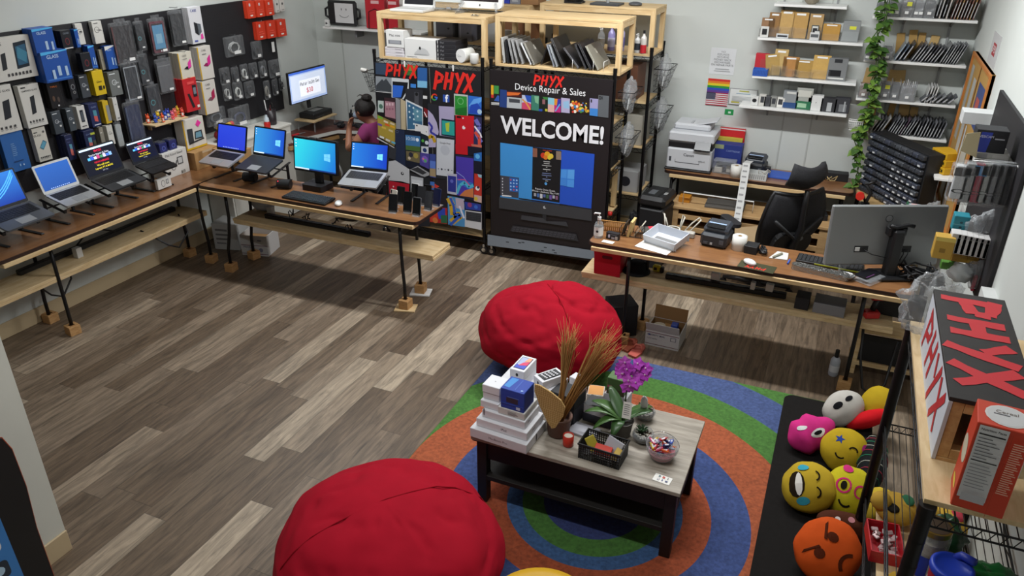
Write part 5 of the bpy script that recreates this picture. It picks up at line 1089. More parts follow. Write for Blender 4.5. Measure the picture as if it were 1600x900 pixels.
E_=[(0,1),(1,2),(2,3),(3,4),(4,5),(5,6),(3,7),(7,8),(8,9),(9,10),(10,11),(11,12),(3,13),(13,14),(14,15),(15,16),(16,17),(0,18),(18,19),(19,20),(20,21),(21,22),(0,23),(23,24),(24,25),(25,26),(26,27)]
def hand(base,tip,side,up):
 """palm node index base -> five finger chains"""
 b=Vector(N[base][0])
 for k in range(4):
  o_=side*(k-1.5)*.017;p1=b+o_+tip*.035;p2=p1+tip*(.028-.003*abs(k-1.4))+up*.008;p3=p2+tip*.018+up*.014
  n0=len(N);N.extend([(tuple(p1),.0095),(tuple(p2),.0085),(tuple(p3),.0075)]);E_.extend([(base,n0),(n0,n0+1),(n0+1,n0+2)])
 p1=b-side*.03+tip*.008;p2=p1-side*.008+tip*.03+up*.006
 n0=len(N);N.extend([(tuple(p1),.011),(tuple(p2),.009)]);E_.extend([(base,n0),(n0,n0+1)])
hand(12,Vector((.12,.1,1)).normalized(),Vector((0,1,-.1)),Vector((.9,.2,.1)))
hand(17,Vector((-1,-.2,0)).normalized(),Vector((0,1,0)),Vector((0,0,-.6)))
HZ=-.135
N.extend([((-4.275,6.255,1.27+HZ),(.082,.075)),((-4.295,6.25,1.33+HZ),(.085,.082)),((-4.29,6.25,1.375+HZ),(.06,.06)),((-4.345,6.24,1.245+HZ),(.045,.045)),((-4.372,6.235,1.283+HZ),.014)])
n0=len(N)-5;E_.extend([(6,n0),(n0,n0+1),(n0+1,n0+2),(n0,n0+3),(n0,n0+4)])
skin('body',N,E_,SKIN,pr)
shirt=mat('#8c3c6c',.8,bump=.15,scale=14)
S=[(N[0][0],.150),(N[1][0],.140),(N[2][0],.143),(N[3][0],.145),((-4.185,6.27,1.045),.092),(N[7][0],.078),((-4.235,6.055,.91),.066),(N[13][0],.078),((-4.215,6.495,.89),.06)]
skin('shirt',S,[(0,1),(1,2),(2,3),(3,4),(3,5),(5,6),(3,7),(7,8)],shirt,pr)
PT=[((-4.10,6.28,.52),.155)]+[(N[i][0],N[i][1]+.016)for i in(18,19,20,23,24,25)]+[((-4.48,6.18,.11),.062),((-4.48,6.40,.11),.062)]
skin('trousers',PT,[(0,1),(1,2),(2,3),(3,7),(0,4),(4,5),(5,6),(6,8)],mat('#23242c',.8),pr)
hair=MB(mat('#17110f',.6,bump=.6,scale=40,stretch=(1,1,6)))
hair.ell((-4.27,6.255,1.325+HZ),(.105,.1,.095),20,14,lambda d,q:Vector((q.x if q.x>-.07 or q.z>.02 else-.02,q.y,q.z))if q.z>-.075 else Vector((q.x,q.y,-.075)))
hair.ell((-4.235,6.25,1.425+HZ),(.055,.05,.038),14,10);hair.tube([(-4.25,6.24,1.44+HZ),(-4.29,6.22,1.455+HZ),(-4.31,6.2,1.44+HZ)],[.01,.006,.002],6);hair.tube([(-4.22,6.24,1.44+HZ),(-4.18,6.22,1.45+HZ),(-4.17,6.2,1.41+HZ)],[.01,.006,.002],6)
hair.build('hair',pr)
MB(mat('#8c98a8',.8)).ell((-4.350,6.24,1.25+HZ),(.042,.058,.042),14,10).build('face_mask',pr,label='grey-blue face mask')
for s in(-1,1):
 e=MB(mat('#d8d0c8',.4));e.ell((-4.374,6.243+s*.03,1.318+HZ),(.008,.012,.007),10,6);e.use(mat('#1a1210',.3)).ell((-4.381,6.243+s*.03,1.317+HZ),(.004,.006,.006),8,6);e.build('eye',pr)
 MB(mat('#17110f',.6)).tube([(-4.374,6.243+s*.045,1.336+HZ),(-4.383,6.243+s*.03,1.342+HZ),(-4.382,6.243+s*.014,1.338+HZ)],.004,5).build('eyebrow',pr)
 MB(SKIN).ell((-4.285,6.253+s*.082,1.30+HZ),(.02,.012,.03),10,8).build('ear',pr)
sh_=mat('#1c1c20',.5)
for y in(6.18,6.40):MB(sh_).ell((-4.545,y,.042),(.125,.045,.042),14,8).build('shoe',pr)
t=thing('stool','dark stool under the seated person','stool',(-4.10,6.28,0))
MB(BLACK).lathe([(.0,.27),(.17,.27),(.18,.285),(.18,.3),(.165,.315),(0,.315)],24).build('seat',t);MB(BLACKM).cyl((0,0,.06),(0,0,.27),.024).build('column',t)
for k in range(5):
 a=k*2*PI/5;MB(BLACKM).tube([(0,0,.075),(.2*math.cos(a),.2*math.sin(a),.035),(.22*math.cos(a),.22*math.sin(a),.006)],.012,6).build('foot',t)
 # ------ back wall, right half
def shelf(label,x0,x1,yf,z,brk=()):
 t=thing('wall_shelf',label,'shelf',(0,0,0))
 MB(WHITE).box(((x0+x1)/2,(yf+YB)/2,z-.011),(x1-x0,YB-yf-.012,.02),.002).build('board',t)
 for x in brk:MB(MGREY).prism([(yf+.03,-.015),(YB-.014,-.015),(YB-.014,-.07),(YB-.05,-.06)],-.006,.006).build('bracket',t).matrix_local=T(x,0,z-.008)@Matrix(((0,0,1,0),(1,0,0,0),(0,1,0,0),(0,0,0,1)))
 return t
for nm,x in(('trim_4',-.60),('trim_5',-.18),('trim_6',.34),('trim_7',.68)):slab(nm,(x,YB-.006,1.78),(.016,.012,1.0),mat('#8f9191',.5))
LSZ=(2.245,1.972,1.655,1.392)
for k,(x0,x1,z)in enumerate(((-.66,-.10,LSZ[0]),(-.755,.07,LSZ[1]),(-.755,.08,LSZ[2]),(-.83,.055,LSZ[3]))):
 shelf('white wall shelf of phone parts, %s of the four left of the vine'%('top','second','third','lowest')[k],x0,x1,6.97,z,(-.60,-.18))
cS=lambda x,y:(1170+x/4.737,y/4.737)
YI=7.03
def spot(a,b,z,y=YI):
 A=Py(*cS(*a),y);B=Py(*cS(*b),y);return(A.x+B.x)/2,abs(B.x-A.x),max(.03,A.z-z)
def kraft(label,a,b,z,col='#b08c50',d=.09,y=YI,tip=0,group='kraft-faced bins on the wall shelves',low=.4):
 """clear upright bin with a kraft envelope standing in it and a white tag"""
 x,w,h=spot(a,b,z,y);t=thing('parts_bin',label,'bin',(x,y,z+.0005),0,group,rot=(0,tip,0))
 MB(mat(col,.7,var=.06)).xf(RX(-6)).box((0,.012,h*.5),(w*.86,.012,h*.97),.001).build('kraft_envelope',t)
 MB(mat('#8c6c3c',.7)).xf(RX(-6)).box((w*.05,.034,h*.48),(w*.8,.02,h*.9),.001).build('rear_envelope',t)
 c=MB(CLRD);hl=h*low;c.box((0,-.004,hl/2),(w,.003,hl));c.box((0,d,h*.4),(w,.003,h*.8));c.box((-w/2,d/2,hl/2),(.003,d,hl));c.box((w/2,d/2,hl/2),(.003,d,hl));c.box((0,d/2,.002),(w,d,.003));c.build('clear_bin',t)
 MB(WHITE).xf(RX(-6)).rect(-w*.26,h*.86,w*.26,h*.93,.004).build('tag',t)
for a in(('small bin with a brown card and white phone, left end of the second shelf',(92,128),(185,275),1,'#8c6848'),('brown envelope bin behind the white phone bin, second shelf',(150,88),(222,275),1,'#8a6434'),('tall kraft bin with a white label foot, second shelf',(230,70),(322,290),1,'#b89458'),('tallest kraft bin in the middle of the second shelf',(328,84),(424,295),1,'#b08a4c'),('bin of small phones with a pale card, second shelf',(450,98),(534,298),1,'#a88858'),('wide low kraft bin with a folded arrow shape, second shelf',(545,172),(672,300),1,'#b08438'),('slanted kraft bin beside the red box, third shelf',(140,395),(235,570),2,'#a88848',-.16),('tall kraft bin behind the slanted one, third shelf',(190,360),(275,560),2,'#b89a60'),('reddish kraft bin with two tags, third shelf',(250,415),(360,578),2,'#a8763c'),('wide low kraft bin, third shelf',(340,440),(466,586),2,'#a88440'),('striped kraft bin, third shelf',(476,405),(592,588),2,'#c09a52')):
 kraft(a[0],a[1],a[2],LSZ[a[3]],a[4],tip=a[5]if len(a)>5 else 0)
def sbox(name,label,a,b,z,col,ops=(),cat='box',d=.08,y=YI,group=None):
 x,w,h=spot(a,b,z,y);return carton(name,label,(x,y+d/2,z+.0005),(w,d,h),0,col,ops,cat,group)
ph=[('r',.12,.1,.88,.92,'#d0d0cc'),('r',.2,.25,.8,.8,'#1c1c20')]
sbox('smartphone','small white phone at the left end of the second shelf',(92,195),(142,265),LSZ[1],'#d0d0cc',ph,'phone',.012,6.995)
sbox('label_card','white label card under the tall kraft bin on the second shelf',(205,248),(290,290),LSZ[1],'#c8cacc',[('r',.1,.3,.9,.7,'#33353a')],'card',.01,6.99)
for i,c in enumerate(('#55564e','#30323a','#c8c8c8')):sbox('smartphone','little phone in the bin of small phones, %s'%('upper','lower right','lower left')[i],((468,185),(485,225),(456,240))[i],((515,235),(520,290),(518,290))[i],LSZ[1],c,ph if i<2 else[('r',.1,.4,.9,.8,'#55585c')],'phone',.01,6.995-i*.012+.014)
sbox('grey_bin','grey clear bin with a yellow sticker at the right end of the second shelf',(705,155),(806,306),LSZ[1],'#878a8a',[('r',.4,.6,.78,.76,'#d4d43c'),('r',.05,.05,.95,.5,'#909494')],'bin')
sbox('red_box','red box standing in the blue basket on the third shelf',(55,395),(136,520),LSZ[2],'#b82030',[('r',.4,.2,.8,.75,'#a83c3c')],d=.05,y=7.06)
t=thing('plastic_basket','small blue basket at the left end of the third shelf','basket',(spot((40,500),(138,555),LSZ[2])[0],7.01,LSZ[2]+.0005))
m=MB(mat('#2a58b0',.5));w=.118
for s in(-1,1):m.box((s*w/2,0,.03),(.004,.07,.06));m.box((0,s*.035,.03),(w,.004,.06))
m.box((0,0,.002),(w,.07,.004));m.use(mat('#1c3f86',.6))
for i in range(9):m.rect(-w/2+.008+i*.0125,.01,-w/2+.013+i*.0125,.048,-.0375)
m.build('body',t)
sbox('dark_screen_bin','grey bin with a black screen and pale strip at the right of the third shelf',(598,430),(712,592),LSZ[2],'#77797a',[('r',.08,.2,.72,.48,'#15161a'),('r',.08,.08,.9,.14,'#d8d8d4'),('r',.3,.82,.7,.98,'#26282c')],'bin')
for i,(a,b,c)in enumerate((((80,700),(118,792),'#c4c2bc'),((118,712),(160,792),'#47484c'),((162,715),(204,798),'#8c8c88'),((208,722),(258,802),'#d8d6d0'))):sbox('phone_box',('white','dark','grey','brightest white')[i]+' little phone box at the left of the lowest shelf',a,b,LSZ[3],c,[('r',.25,.3,.75,.85,'#3c3e42')],d=.05,group='little phone boxes')
sbox('parts_tray','smoky bin with blue bottom on the lowest shelf',(262,672),(356,800),LSZ[3],'#85898c',[('r',.05,.03,.95,.35,'#2c4c7c'),('r',.2,.85,.8,.97,'#c8c8c4')],'bin')
sbox('parts_tray','bin with green circuit board on the lowest shelf',(362,650),(456,812),LSZ[3],'#a0a29c',[('r',.05,.02,.95,.4,'#2c6c4c'),('r',.15,.1,.7,.3,'#9cc0a0'),('r',.1,.6,.9,.9,'#c4c4bc')],'bin')
sbox('white_box','plain white box in the middle of the lowest shelf',(446,705),(536,830),LSZ[3],'#d4d4d2',[('c',.55,.55,.03,.04,'#77777a')])
sbox('parts_tray','dark bin with a silver tube on the lowest shelf',(542,725),(640,832),LSZ[3],'#2c2c30',[('r',.4,.05,.7,.7,'#b0b2b4')],'bin')
sbox('parts_tray','dark bin at the right end of the lowest shelf',(646,725),(736,840),LSZ[3],'#333338',[('r',.3,.1,.8,.6,'#77797c'),('r',.6,.1,.7,.8,'#a8aaac')],'bin')
sbox('web_camera','little white camera with a black lens beside the certificate',(18,712),(66,770),LSZ[3],'#d0d0ce',[('c',.5,.55,.3,.26,'#15151a')],'camera',.03)
x,w,h=spot((410,-50),(522,28),LSZ[0])
MB(mat('#8c8474',.9,var=.2,scale=60)).lathe([(.03,0),(.055,.02),(.062,.06),(.05,.1),(.045,.1),(.05,.05),(0,.03)],18).build('stone_pot',loc=(x,7.08,LSZ[0]+.0005),label='speckled stone pot on the top shelf left of the vine',cat='pot')
def sheet(name,label,tl,br,col,ops,cat,th=.002):
 A=Py(*tl,YB);B=Py(*br,YB);w=B.x-A.x;h=A.z-B.z
 m=MB(mat(col,.8));m.box((0,-th/2,h/2),(w,th,h));draw(m,ops,w,h,-th);m.build(name,loc=((A.x+B.x)/2,YB-.0005,B.z),label=label,cat=cat)
sheet('paper_notice','white printed notice taped above the rainbow flag sheet',(1112,74),(1146,118),'#d2d4d6',[('t',s,.5,.86-i*.1,.11,'#77797c')for i,s in enumerate(('NO','REFUNDS','RETURNS','MONEY BACK','EXCHANGES','ON REPAIR PARTS'))]+[('r',.2,.12,.85,.15,'#a8aaac'),('r',.25,.2,.8,.23,'#a8aaac')],'notice')
fl=[('r',0,1-(i+1)*.085,1,1-i*.085,c)for i,c in enumerate(('#c83028','#d87828','#d8c428','#2c8c3c','#2c4cb0','#5c3c8c'))]+[('r',0,.49-(i+1)*.0377,1,.49-i*.0377,'#a8283c' if i%2==0 else '#d4d4d4')for i in range(13)]+[('r',0,.226,.42,.49,'#2a2c4c')]+[('r',.03+c*.066+(r%2)*.03,.24+r*.028,.045+c*.066+(r%2)*.03,.25+r*.028,'#d0d0d8')for r in range(9)for c in range(6)]
sheet('flag_sheet','sheet with a rainbow flag above a striped flag with stars',(1107,122),(1136,166),'#d4d4d4',fl,'flag')
sheet('green_sign','tiny green sign under the flag sheet',(1133,170),(1145,184),'#c4c8c4',[('r',0,.3,1,1,'#1f8c48'),('r',.4,.5,.7,.75,'#c8e0d0')],'sign')
sheet('framed_certificate','thin framed certificate left of the lowest shelf',(1141,137),(1181,166),'#9a9c9c',[('r',.03,.04,.97,.96,'#d4d6d4'),('r',.35,.82,.7,.9,'#a8a83c'),('r',.25,.68,.75,.73,'#88a0b0')]+[('r',.12,.5-i*.07,.88-.1*(i%2),.53-i*.07,'#a4a6a8')for i in range(5)]+[('r',.1,.12,.4,.2,'#b8b048')],'certificate',.012)
T4c=(-.58,6.955)
folding_table('brown folding table with the printer against the back wall',*T4c,1.62,.46,0,[(-.74,-.16,0),(-.74,.16,0),(.73,-.16,0),(.73,.16,0)],None,(0,1.5))
t=thing('printer','large light grey laser printer with a black band on the back table','printer',(-1.185,6.98,TOPZ+.001));G=mat('#c2c4c8',.45)
MB(G).box((0,0,.105),(.40,.40,.19),.012).build('lower_body',t);MB(BLACK).box((0,.012,.225),(.395,.375,.06),.006).build('dark_band',t)
MB(BLACK).box((0,-.01,.008),(.42,.42,.016),.004).build('base_rim',t)
MB(G).box((0,.01,.30),(.41,.39,.09),.014).build('scanner',t)
q=MB(G);q.box((-.02,.05,.37),(.33,.26,.06),.016);q.xf(T(.1,.03,.415)@RY(-14)).box((0,0,0),(.2,.2,.012),.004);q.build('feeder',t)
MB(mat('#a8aaae',.5)).box((-.03,.0,.402),(.02,.1,.006)).build('feeder_guide',t)
q=MB(mat('#1b1c20',.3));q.xf(T(.115,-.2,.245)@RX(-35)).box((0,0,0),(.15,.014,.1),.006);q.build('control_panel',t)
q=MB(mat('#4a4c50',.5));q.xf(T(0,-.2003,0));draw(q,[('t','Canon',.5,.145,.09,'#33343a',.02),('r',.2,.07,.75,.076,'#55575c'),('r',.2,.07,.206,.1,'#55575c'),('r',.744,.07,.75,.1,'#55575c'),('r',.06,.08,.11,.12,'#44464c'),('t','MF644',.8,.1,.05,'#66686c')],.4,1,0);q.build('printed_marks',t)
def tb(name,label,px,py,size,col,ops=(),cat='box',rz=0,y=None,dz=.001,group=None):
 p=Pz(1020+px/3.75,160+py/3.75,TOPZ);return carton(name,label,(p.x,y or p.y,TOPZ+dz),size,rz,col,ops,cat,group)
tb('red_binder','red binder standing at the back of the printer table',460,300,(.29,.05,.34),'#c01c24',[('r',0,.97,1,1,'#d8d0d0')],'binder',0,7.15)
tb('yellow_folder','yellow folder between the red binder and the blue box',455,300,(.29,.04,.27),'#b8a83c',[],'folder',0,7.09)
tb('toner_carton','dark blue toner carton beside the printer',455,330,(.28,.12,.24),'#1e2f78',[('r',.12,.82,.42,.98,'#8c9470'),('t','CARTRIDGE',.72,.76,.08,'#8c9ccc'),('r',0,0,.14,.3,'#2c44a0')],'box',0,7.0)
t=thing('clear_parts_box','clear box with white and dark parts before the blue carton','box',(-.87,6.87,TOPZ+.001));MB(CLRB).box((0,0,.06),(.2,.11,.12),.006).build('clear_shell',t)
q=MB(mat('#b8b4ac',.6));q.box((-.05,0,.03),(.07,.07,.05),.004);q.box((.05,.01,.045),(.06,.06,.07),.004);q.use(DGREY).box((0,-.01,.085),(.15,.08,.012),.003);q.build('parts',t)
def roll(label,loc,r=.05,h=.105):
 t=thing('label_roll',label,'roll',loc);MB(mat('#d8d6d0',.6)).lathe([(.014,.0),(r,0),(r,h),(.014,h),(.014,0)],26).build('paper',t);MB(mat('#8c7048',.8)).lathe([(.0105,.001),(.0135,.001),(.0135,h+.001),(.0105,h+.001),(.0105,.001)],16).build('core',t)
roll('white label roll on the back table before the clear box',(-.755,6.79,TOPZ+.001))
def label_printer(label,loc,rz,dark='#2c3036'):
 t=thing('label_printer',label,'label printer',loc,rz);D=mat(dark,.45)
 MB(D).box((0,0,.05),(.185,.2,.1),.018).build('body',t)
 q=MB(mat('#363a42',.4));q.xf(T(0,.015,.12)@RX(8)).box((0,0,0),(.175,.16,.055),.018);q.build('cover',t)
 q=MB(mat('#101216',.3));q.xf(T(0,-.055,.147)@RX(20)).box((0,0,0),(.13,.035,.006),.002);q.build('slot',t)
 q=MB(mat('#9cb4d8',.25));q.xf(T(0,-.01,.153)@RX(8)).box((0,0,0),(.125,.014,.003),.001);q.build('window_strip',t)
 MB(mat('#4c5058',.4)).box((-.05,-.101,.03),(.03,.003,.018)).build('port',t);MB(mat('#b0b4b8',.4)).box((-.01,-.101,.03),(.016,.003,.016)).build('port',t);MB(mat('#50545c',.4)).box((.06,-.101,.05),(.03,.003,.03)).build('switch',t)
label_printer('black label printer on the back table feeding a long strip',(-.62,7.02,TOPZ+.001),-.1,'#26282c')
t=thing('white_basket','low white mesh basket under the strip on the back table','basket',(-.60,6.82,TOPZ+.001));q=MB(mat('#c4c6c4',.5))
for s in(-1,1):q.box((s*.11,0,.03),(.004,.12,.06));q.box((0,s*.06,.03),(.22,.004,.06))
q.box((0,0,.002),(.22,.12,.004));q.use(mat('#88898a',.6))
for i in range(12):q.rect(-.1+i*.017,.012,-.092+i*.017,.05,-.0625)
q.build('body',t)
a,b=Py(1167,257,6.74),Py(1149,362,6.40);pts=[Vector((-.66,6.90,.93)),Vector((a.x,6.70,.96)),a.lerp(b,.3)+Vector((0,-.02,0)),a.lerp(b,.7),b,Vector((b.x,6.35,.12))]
m=MB(mat('#c8c8c6',.7))
for i in range(5):m.add([pts[i]-Vector((.032,0,0)),pts[i]+Vector((.032,0,0)),pts[i+1]+Vector((.032,0,0)),pts[i+1]-Vector((.032,0,0))],[(0,3,2,1)])
m.use(mat('#8c8c8c',.7))
for i in range(1,5):
 for k in range(4):q=pts[i].lerp(pts[i+1],(k+.3)/4)+Vector((0,-.0015,0));e=pts[i].lerp(pts[i+1],(k+.6)/4)+Vector((0,-.0015,0));m.add([q-Vector((.022,0,0)),q+Vector((.015,0,0)),e+Vector((.015,0,0)),e-Vector((.022,0,0))],[(0,3,2,1)])
m.build('label_strip',loc=(0,0,0),label='long strip of printed labels hanging from the black label printer',cat='labels')
tb('blue_folder','flat blue folder on the back table behind the chair headrest',715,400,(.38,.2,.018),'#3458b0',[],'folder',-.05,6.98)
tb('black_adapter','small black adapter on the blue folder',672,368,(.1,.06,.035),'#1c1c1e',[],'adapter',0,7.03,.02)
tb('dark_speaker_bar','dark cylinder at the right end of the back table',1050,440,(.26,.09,.07),'#1e1e20',[],'speaker',.05,7.07)
for i,(x,y)in enumerate(((.03,6.92),(-.52,6.86))):
 r=random.Random(30+i);MB(mat('#b09868' if i==0 else '#b8b4ac',.6)).tube([(x+.05*math.sin(k*.8+i),y+.03*math.cos(k*.7)-max(0,k-8)*.012,TOPZ+.03+.05*math.sin(k*.9)**2-(max(0,k-9))*.02*(y<7))for k in range(9)],.0045,5).build('loose_cable',label=('tan' if i==0 else 'pale')+' cable curling on the back table '+('near its right end' if i==0 else 'behind the chair'),cat='cable')
cb=thing('plank_cabinet','low unfinished wooden shelf cabinet under the back table','cabinet',(-.58,6.72,0));zc=.52;W2=.665;PW=wood('#a88458','#bc9a6c',4,(1.5,9,9),.7)
MB(PW).box((0,.02,zc+.012),(2*W2+.03,.44,.022),.002).build('top',cb)
for s in(-1,1):MB(PW).box((s*(W2-.03),-.17,zc/2),(.07,.03,zc),.002).build('side_post',cb);MB(PW).box((s*(W2-.01),.03,zc/2),(.022,.38,zc),.002).build('side_panel',cb)
for z in(.10,.215,.33,.445):MB(PW).box((0,-.165,z),(2*W2-.1,.022,.045),.002).build('front_slat',cb);MB(PW).box((0,.03,z-.015),(2*W2-.06,.36,.012)).build('inner_shelf',cb)
MB(mat('#3c2c20',.9)).box((0,.21,zc/2),(2*W2,.012,zc)).build('back_panel',cb)
def cab(name,label,x,y,size,col,cat,ops=(),rz=0):return carton(name,label,(x,y,zc+.024),size,rz,col,ops,cat)
cab('closed_laptop','grey closed laptop on the plank cabinet under the back table',-.80,6.72,(.34,.23,.02),'#55524e','laptop',rz=.05)
cab('orange_box','orange box at the left end of the plank cabinet',-1.16,6.7,(.1,.1,.05),'#b8781c','box')
cab('black_console','flat black console on the right end of the plank cabinet',-.08,6.76,(.26,.2,.05),'#17171a','console',[('r',.1,.3,.5,.7,'#33333a')],.2)
MB(WHITE).tube([(-1.16,6.60,zc+.03),(-1.16,6.60,zc+.14),(-.55,6.62,zc+.13),(-.55,6.62,zc+.03)],.006,6).build('wire_file_rack',label='thin white wire frame standing on the plank cabinet',cat='rack')
t=thing('paper_shredder','black upright paper shredder between the racks and the printer table','shredder',(-1.355,6.41,0),-.1)
MB(mat('#19191c',.5)).box((0,0,.30),(.23,.33,.58),.02).build('bin',t);MB(BLACK).box((0,0,.645),(.25,.35,.1),.03).build('head',t);MB(mat('#55585c',.4)).box((-.03,-.03,.6965),(.06,.12,.004)).build('panel',t);MB(mat('#050506',.5)).box((.05,0,.6965),(.02,.24,.004)).build('slot',t);MB(SILVER).box((.085,-.02,.697),(.03,.05,.006),.002).build('button',t)
oc=thing('office_chair','black mesh office chair with headrest behind the right table','chair',(-.40,6.15,0),math.radians(217));MESHB=mat('#1c1c20',.75,bump=.5,scale=220)
MB(BLACK).cyl((0,0,.09),(0,0,.43),.027).build('gas_lift',oc)
for k in range(5):
 a=k*2*PI/5+.3;c,s=math.cos(a),math.sin(a);m=MB(BLACK);m.tube([(0,0,.105),(.15*c,.15*s,.095),(.29*c,.29*s,.07)],[.028,.022,.016],8);m.build('base_arm',oc)
 m=MB(BLACK);m.cyl((.29*c-.012*s,.29*s+.012*c,.03),(.29*c+.012*s,.29*s-.012*c,.03),.029,n=14);m.cyl((.29*c,.29*s,.03),(.29*c,.29*s,.072),.008);m.build('caster',oc)
MB(mat('#a48c6c',.85)).xf(T(0,-.02,.475)).prism(rrect(.5,.48,.1,5),-.04,.035).build('seat_cushion',oc,label='beige seat cushion');MB(BLACK).box((0,0,.43),(.3,.3,.03),.008).build('seat_pan',oc)
BM=T(0,.24,.52)@RX(-17)
def backpanel(w0,w1,w2,h,n=14,m=10):
 vs=[];fs=[]
 for j in range(n+1):
  t_=j/n;w=(w0*(1-t_)**2+2*w1*t_*(1-t_)*1.2+w2*t_**2)
  for i in range(m+1):
   u=i/m*2-1;vs.append((u*w/2,.06*(1-u*u)+.05*math.sin(t_*PI)-.03,t_*h))
 for j in range(n):
  for i in range(m):fs.append((j*(m+1)+i,j*(m+1)+i+1,(j+1)*(m+1)+i+1,(j+1)*(m+1)+i))
 return vs,fs
vs,fs=backpanel(.34,.56,.40,.54);m=MB(MESHB);m.xf(BM).add(vs,fs,True);o=m.build('mesh_back',oc);md=o.modifiers.new('thick','SOLIDIFY');md.thickness=.012
m=MB(BLACK);m.xf(BM)
e0=[vs[j*11]for j in range(15)];e1=[vs[j*11+10]for j in range(15)];m.tube(e0+[vs[14*11+k]for k in range(1,10)]+e1[::-1]+[vs[k]for k in range(9,0,-1)]+[e0[0]],.016,8);m.build('back_rim',oc)
m=MB(BLACK);m.xf(BM).tube([(0,.11,-.06),(0,.14,.12),(-.02,.13,.3),(0,.09,.5),(0,.06,.6)],[.04,.035,.025,.022,.018],8);m.xf(BM).tube([(-.2,.09,.36),(0,.14,.2),(.2,.09,.36)],.016,8);m.build('spine',oc)
m=MB(BLACK);m.xf(BM@T(0,.085,.13)).prism(rrect(.3,.2,.07,5),-.02,.02)if 0 else m.xf(BM@T(0,.1,.14)@RX(90)).prism(rrect(.32,.2,.08,5),-.025,.02);m.build('lumbar_pad',oc);MB(MGREY).xf(BM@T(-.05,.128,.2)@RX(90)).cyl((0,0,-.005),(0,0,.005),.022,n=16).build('knob',oc)
vs,fs=backpanel(.23,.30,.24,.19,8);m=MB(MESHB);m.xf(BM@T(0,-.03,.59)@RX(-6)).add(vs,fs,True);o=m.build('headrest',oc);md=o.modifiers.new('thick','SOLIDIFY');md.thickness=.03;md.offset=0
for s in(-1,1):
 m=MB(BLACK);m.tube([(s*.24,.04,.43),(s*.29,.03,.5),(s*.295,.0,.66)],[.02,.018,.022],8);m.build('arm_post',oc);m=MB(mat('#202024',.6));m.xf(T(s*.295,-.03,.675)).prism(rrect(.085,.25,.04,5),-.015,.015);m.build('armrest',oc)
 # ------ right corner: shelves, vine, drawers, boards
RZS=(2.190,1.858,1.548,1.268)
for k,z in enumerate(RZS):shelf('white corner shelf of packed parts, %s of the four right of the vine'%('top','second','third','lowest')[k],.10+.05*(k==3),.835,6.95,z,(.34,.68))
gX=lambda px,py,y:Py(1350+px/7.5,py/7.5,y)
def packs(label,x0,x1,z,n,h,cols,lean,grp,y=6.97,d=.19,kind='part_pack',seed=1,tag_=False):
 """n thin packs slanting side by side"""
 r=random.Random(seed)
 for i in range(n):
  c=cols[i%len(cols)];th=(x1-x0)/n*.62;x=x0+(x1-x0)*(i+.5)/n;hh=h*r.uniform(.86,1.04)
  m=MB(mat(c,.35));m.box((0,d/2,hh/2),(th*.55,d,hh),.001);m.use(mat('#b4b6b8',.4));m.rect(-th*.2,hh*.1,th*.2,hh*r.uniform(.5,.9),-.0006)
  m.build(kind,loc=(x,y+r.uniform(0,.012),z+th*.5*math.sin(abs(lean))+.001),rot=(0,lean,0),label=label,cat='pack',group=grp)
def bin_box(label,x0,x1,z,h,col,tags=1,y=6.955,d=.18,name='parts_bin',yellow=False):
 t=thing(name,label,'bin',((x0+x1)/2,y,z+.0005));w=x1-x0
 MB(mat(col,.5)).box((0,d/2+.01,h*.42),(w*.88,d*.8,h*.8),.004).build('contents',t)
 c=MB(CLRB);c.box((0,0,h/2),(w,.003,h));c.box((-w/2,d/2,h/2),(.003,d,h));c.box((w/2,d/2,h/2),(.003,d,h));c.box((0,d/2,.002),(w,d,.003));c.build('clear_bin',t)
 for i in range(tags):MB(WHITE).box((w*((i+.5)/tags-.5),-.0025,h*.25),(.026,.001,.02)).build('paper_tag',t)
 if yellow:MB(mat('#c8c83c',.6)).box((w*.1,-.003,h*.7),(.035,.001,.03)).build('yellow_note',t)
def kslips(z,xs,seed,h0=.14):
 r=random.Random(seed)
 for i,(x,lb)in enumerate(xs):
  h=h0*r.uniform(.9,1.2);MB(mat(r.choice(['#b08c50','#a47c40','#bc9c64']),.75)).box((0,0,h/2),(r.uniform(.05,.08),.008,h),.001).build('kraft_card',loc=(x,7.17,z+.001),rot=(math.radians(-3),r.uniform(-.12,.12),0),label='kraft card sticking up at the back of the %s'%lb,cat='card')
gq=['#4c4e54','#6c6e74','#5a5c62','#8a8c90','#3c3e44']
bin_box('grey bin at the vine end of the top corner shelf',.11,.20,RZS[0],.11,'#55565a',2)
bin_box('bin with pale packs, second on the top corner shelf',.205,.285,RZS[0],.13,'#a8aaac',2)
bin_box('brown-filled bin, third on the top corner shelf',.29,.38,RZS[0],.14,'#4c443e',1,yellow=True)
bin_box('grey bin, fourth on the top corner shelf',.385,.45,RZS[0],.14,'#77787c',2)
bin_box('black bin with white strips on the top corner shelf',.455,.53,RZS[0],.15,'#1c1c1f',1)
packs('pale-edged dark pack upright in the top corner shelf row',.535,.63,RZS[0],4,.17,['#26262a','#c8beb4'],.08,'dark and pale packs on the top corner shelf',seed=2)
packs('reddish brown pack slanting at the wall end of the top corner shelf',.64,.81,RZS[0],8,.17,['#6c4a40','#8c6458','#a07c4c','#7c5a54'],.14,'reddish packs on the top corner shelf',seed=3)
bin_box('dark bin with three tags overhanging the vine, second corner shelf',.10,.225,RZS[1],.1,'#26262a',3,6.9,yellow=True)
bin_box('black box behind a yellow note on the second corner shelf',.23,.30,RZS[1],.11,'#2a2a2e',1)
packs('light blue and grey pack slanting on the second corner shelf',.31,.40,RZS[1],3,.15,['#8a9aa8','#55606c','#3c4148'],.42,'blue-grey packs on the second corner shelf',seed=4)
packs('dark pack slanting in the middle of the second corner shelf',.43,.62,RZS[1],8,.15,gq,.45,'dark packs on the second corner shelf',seed=5)
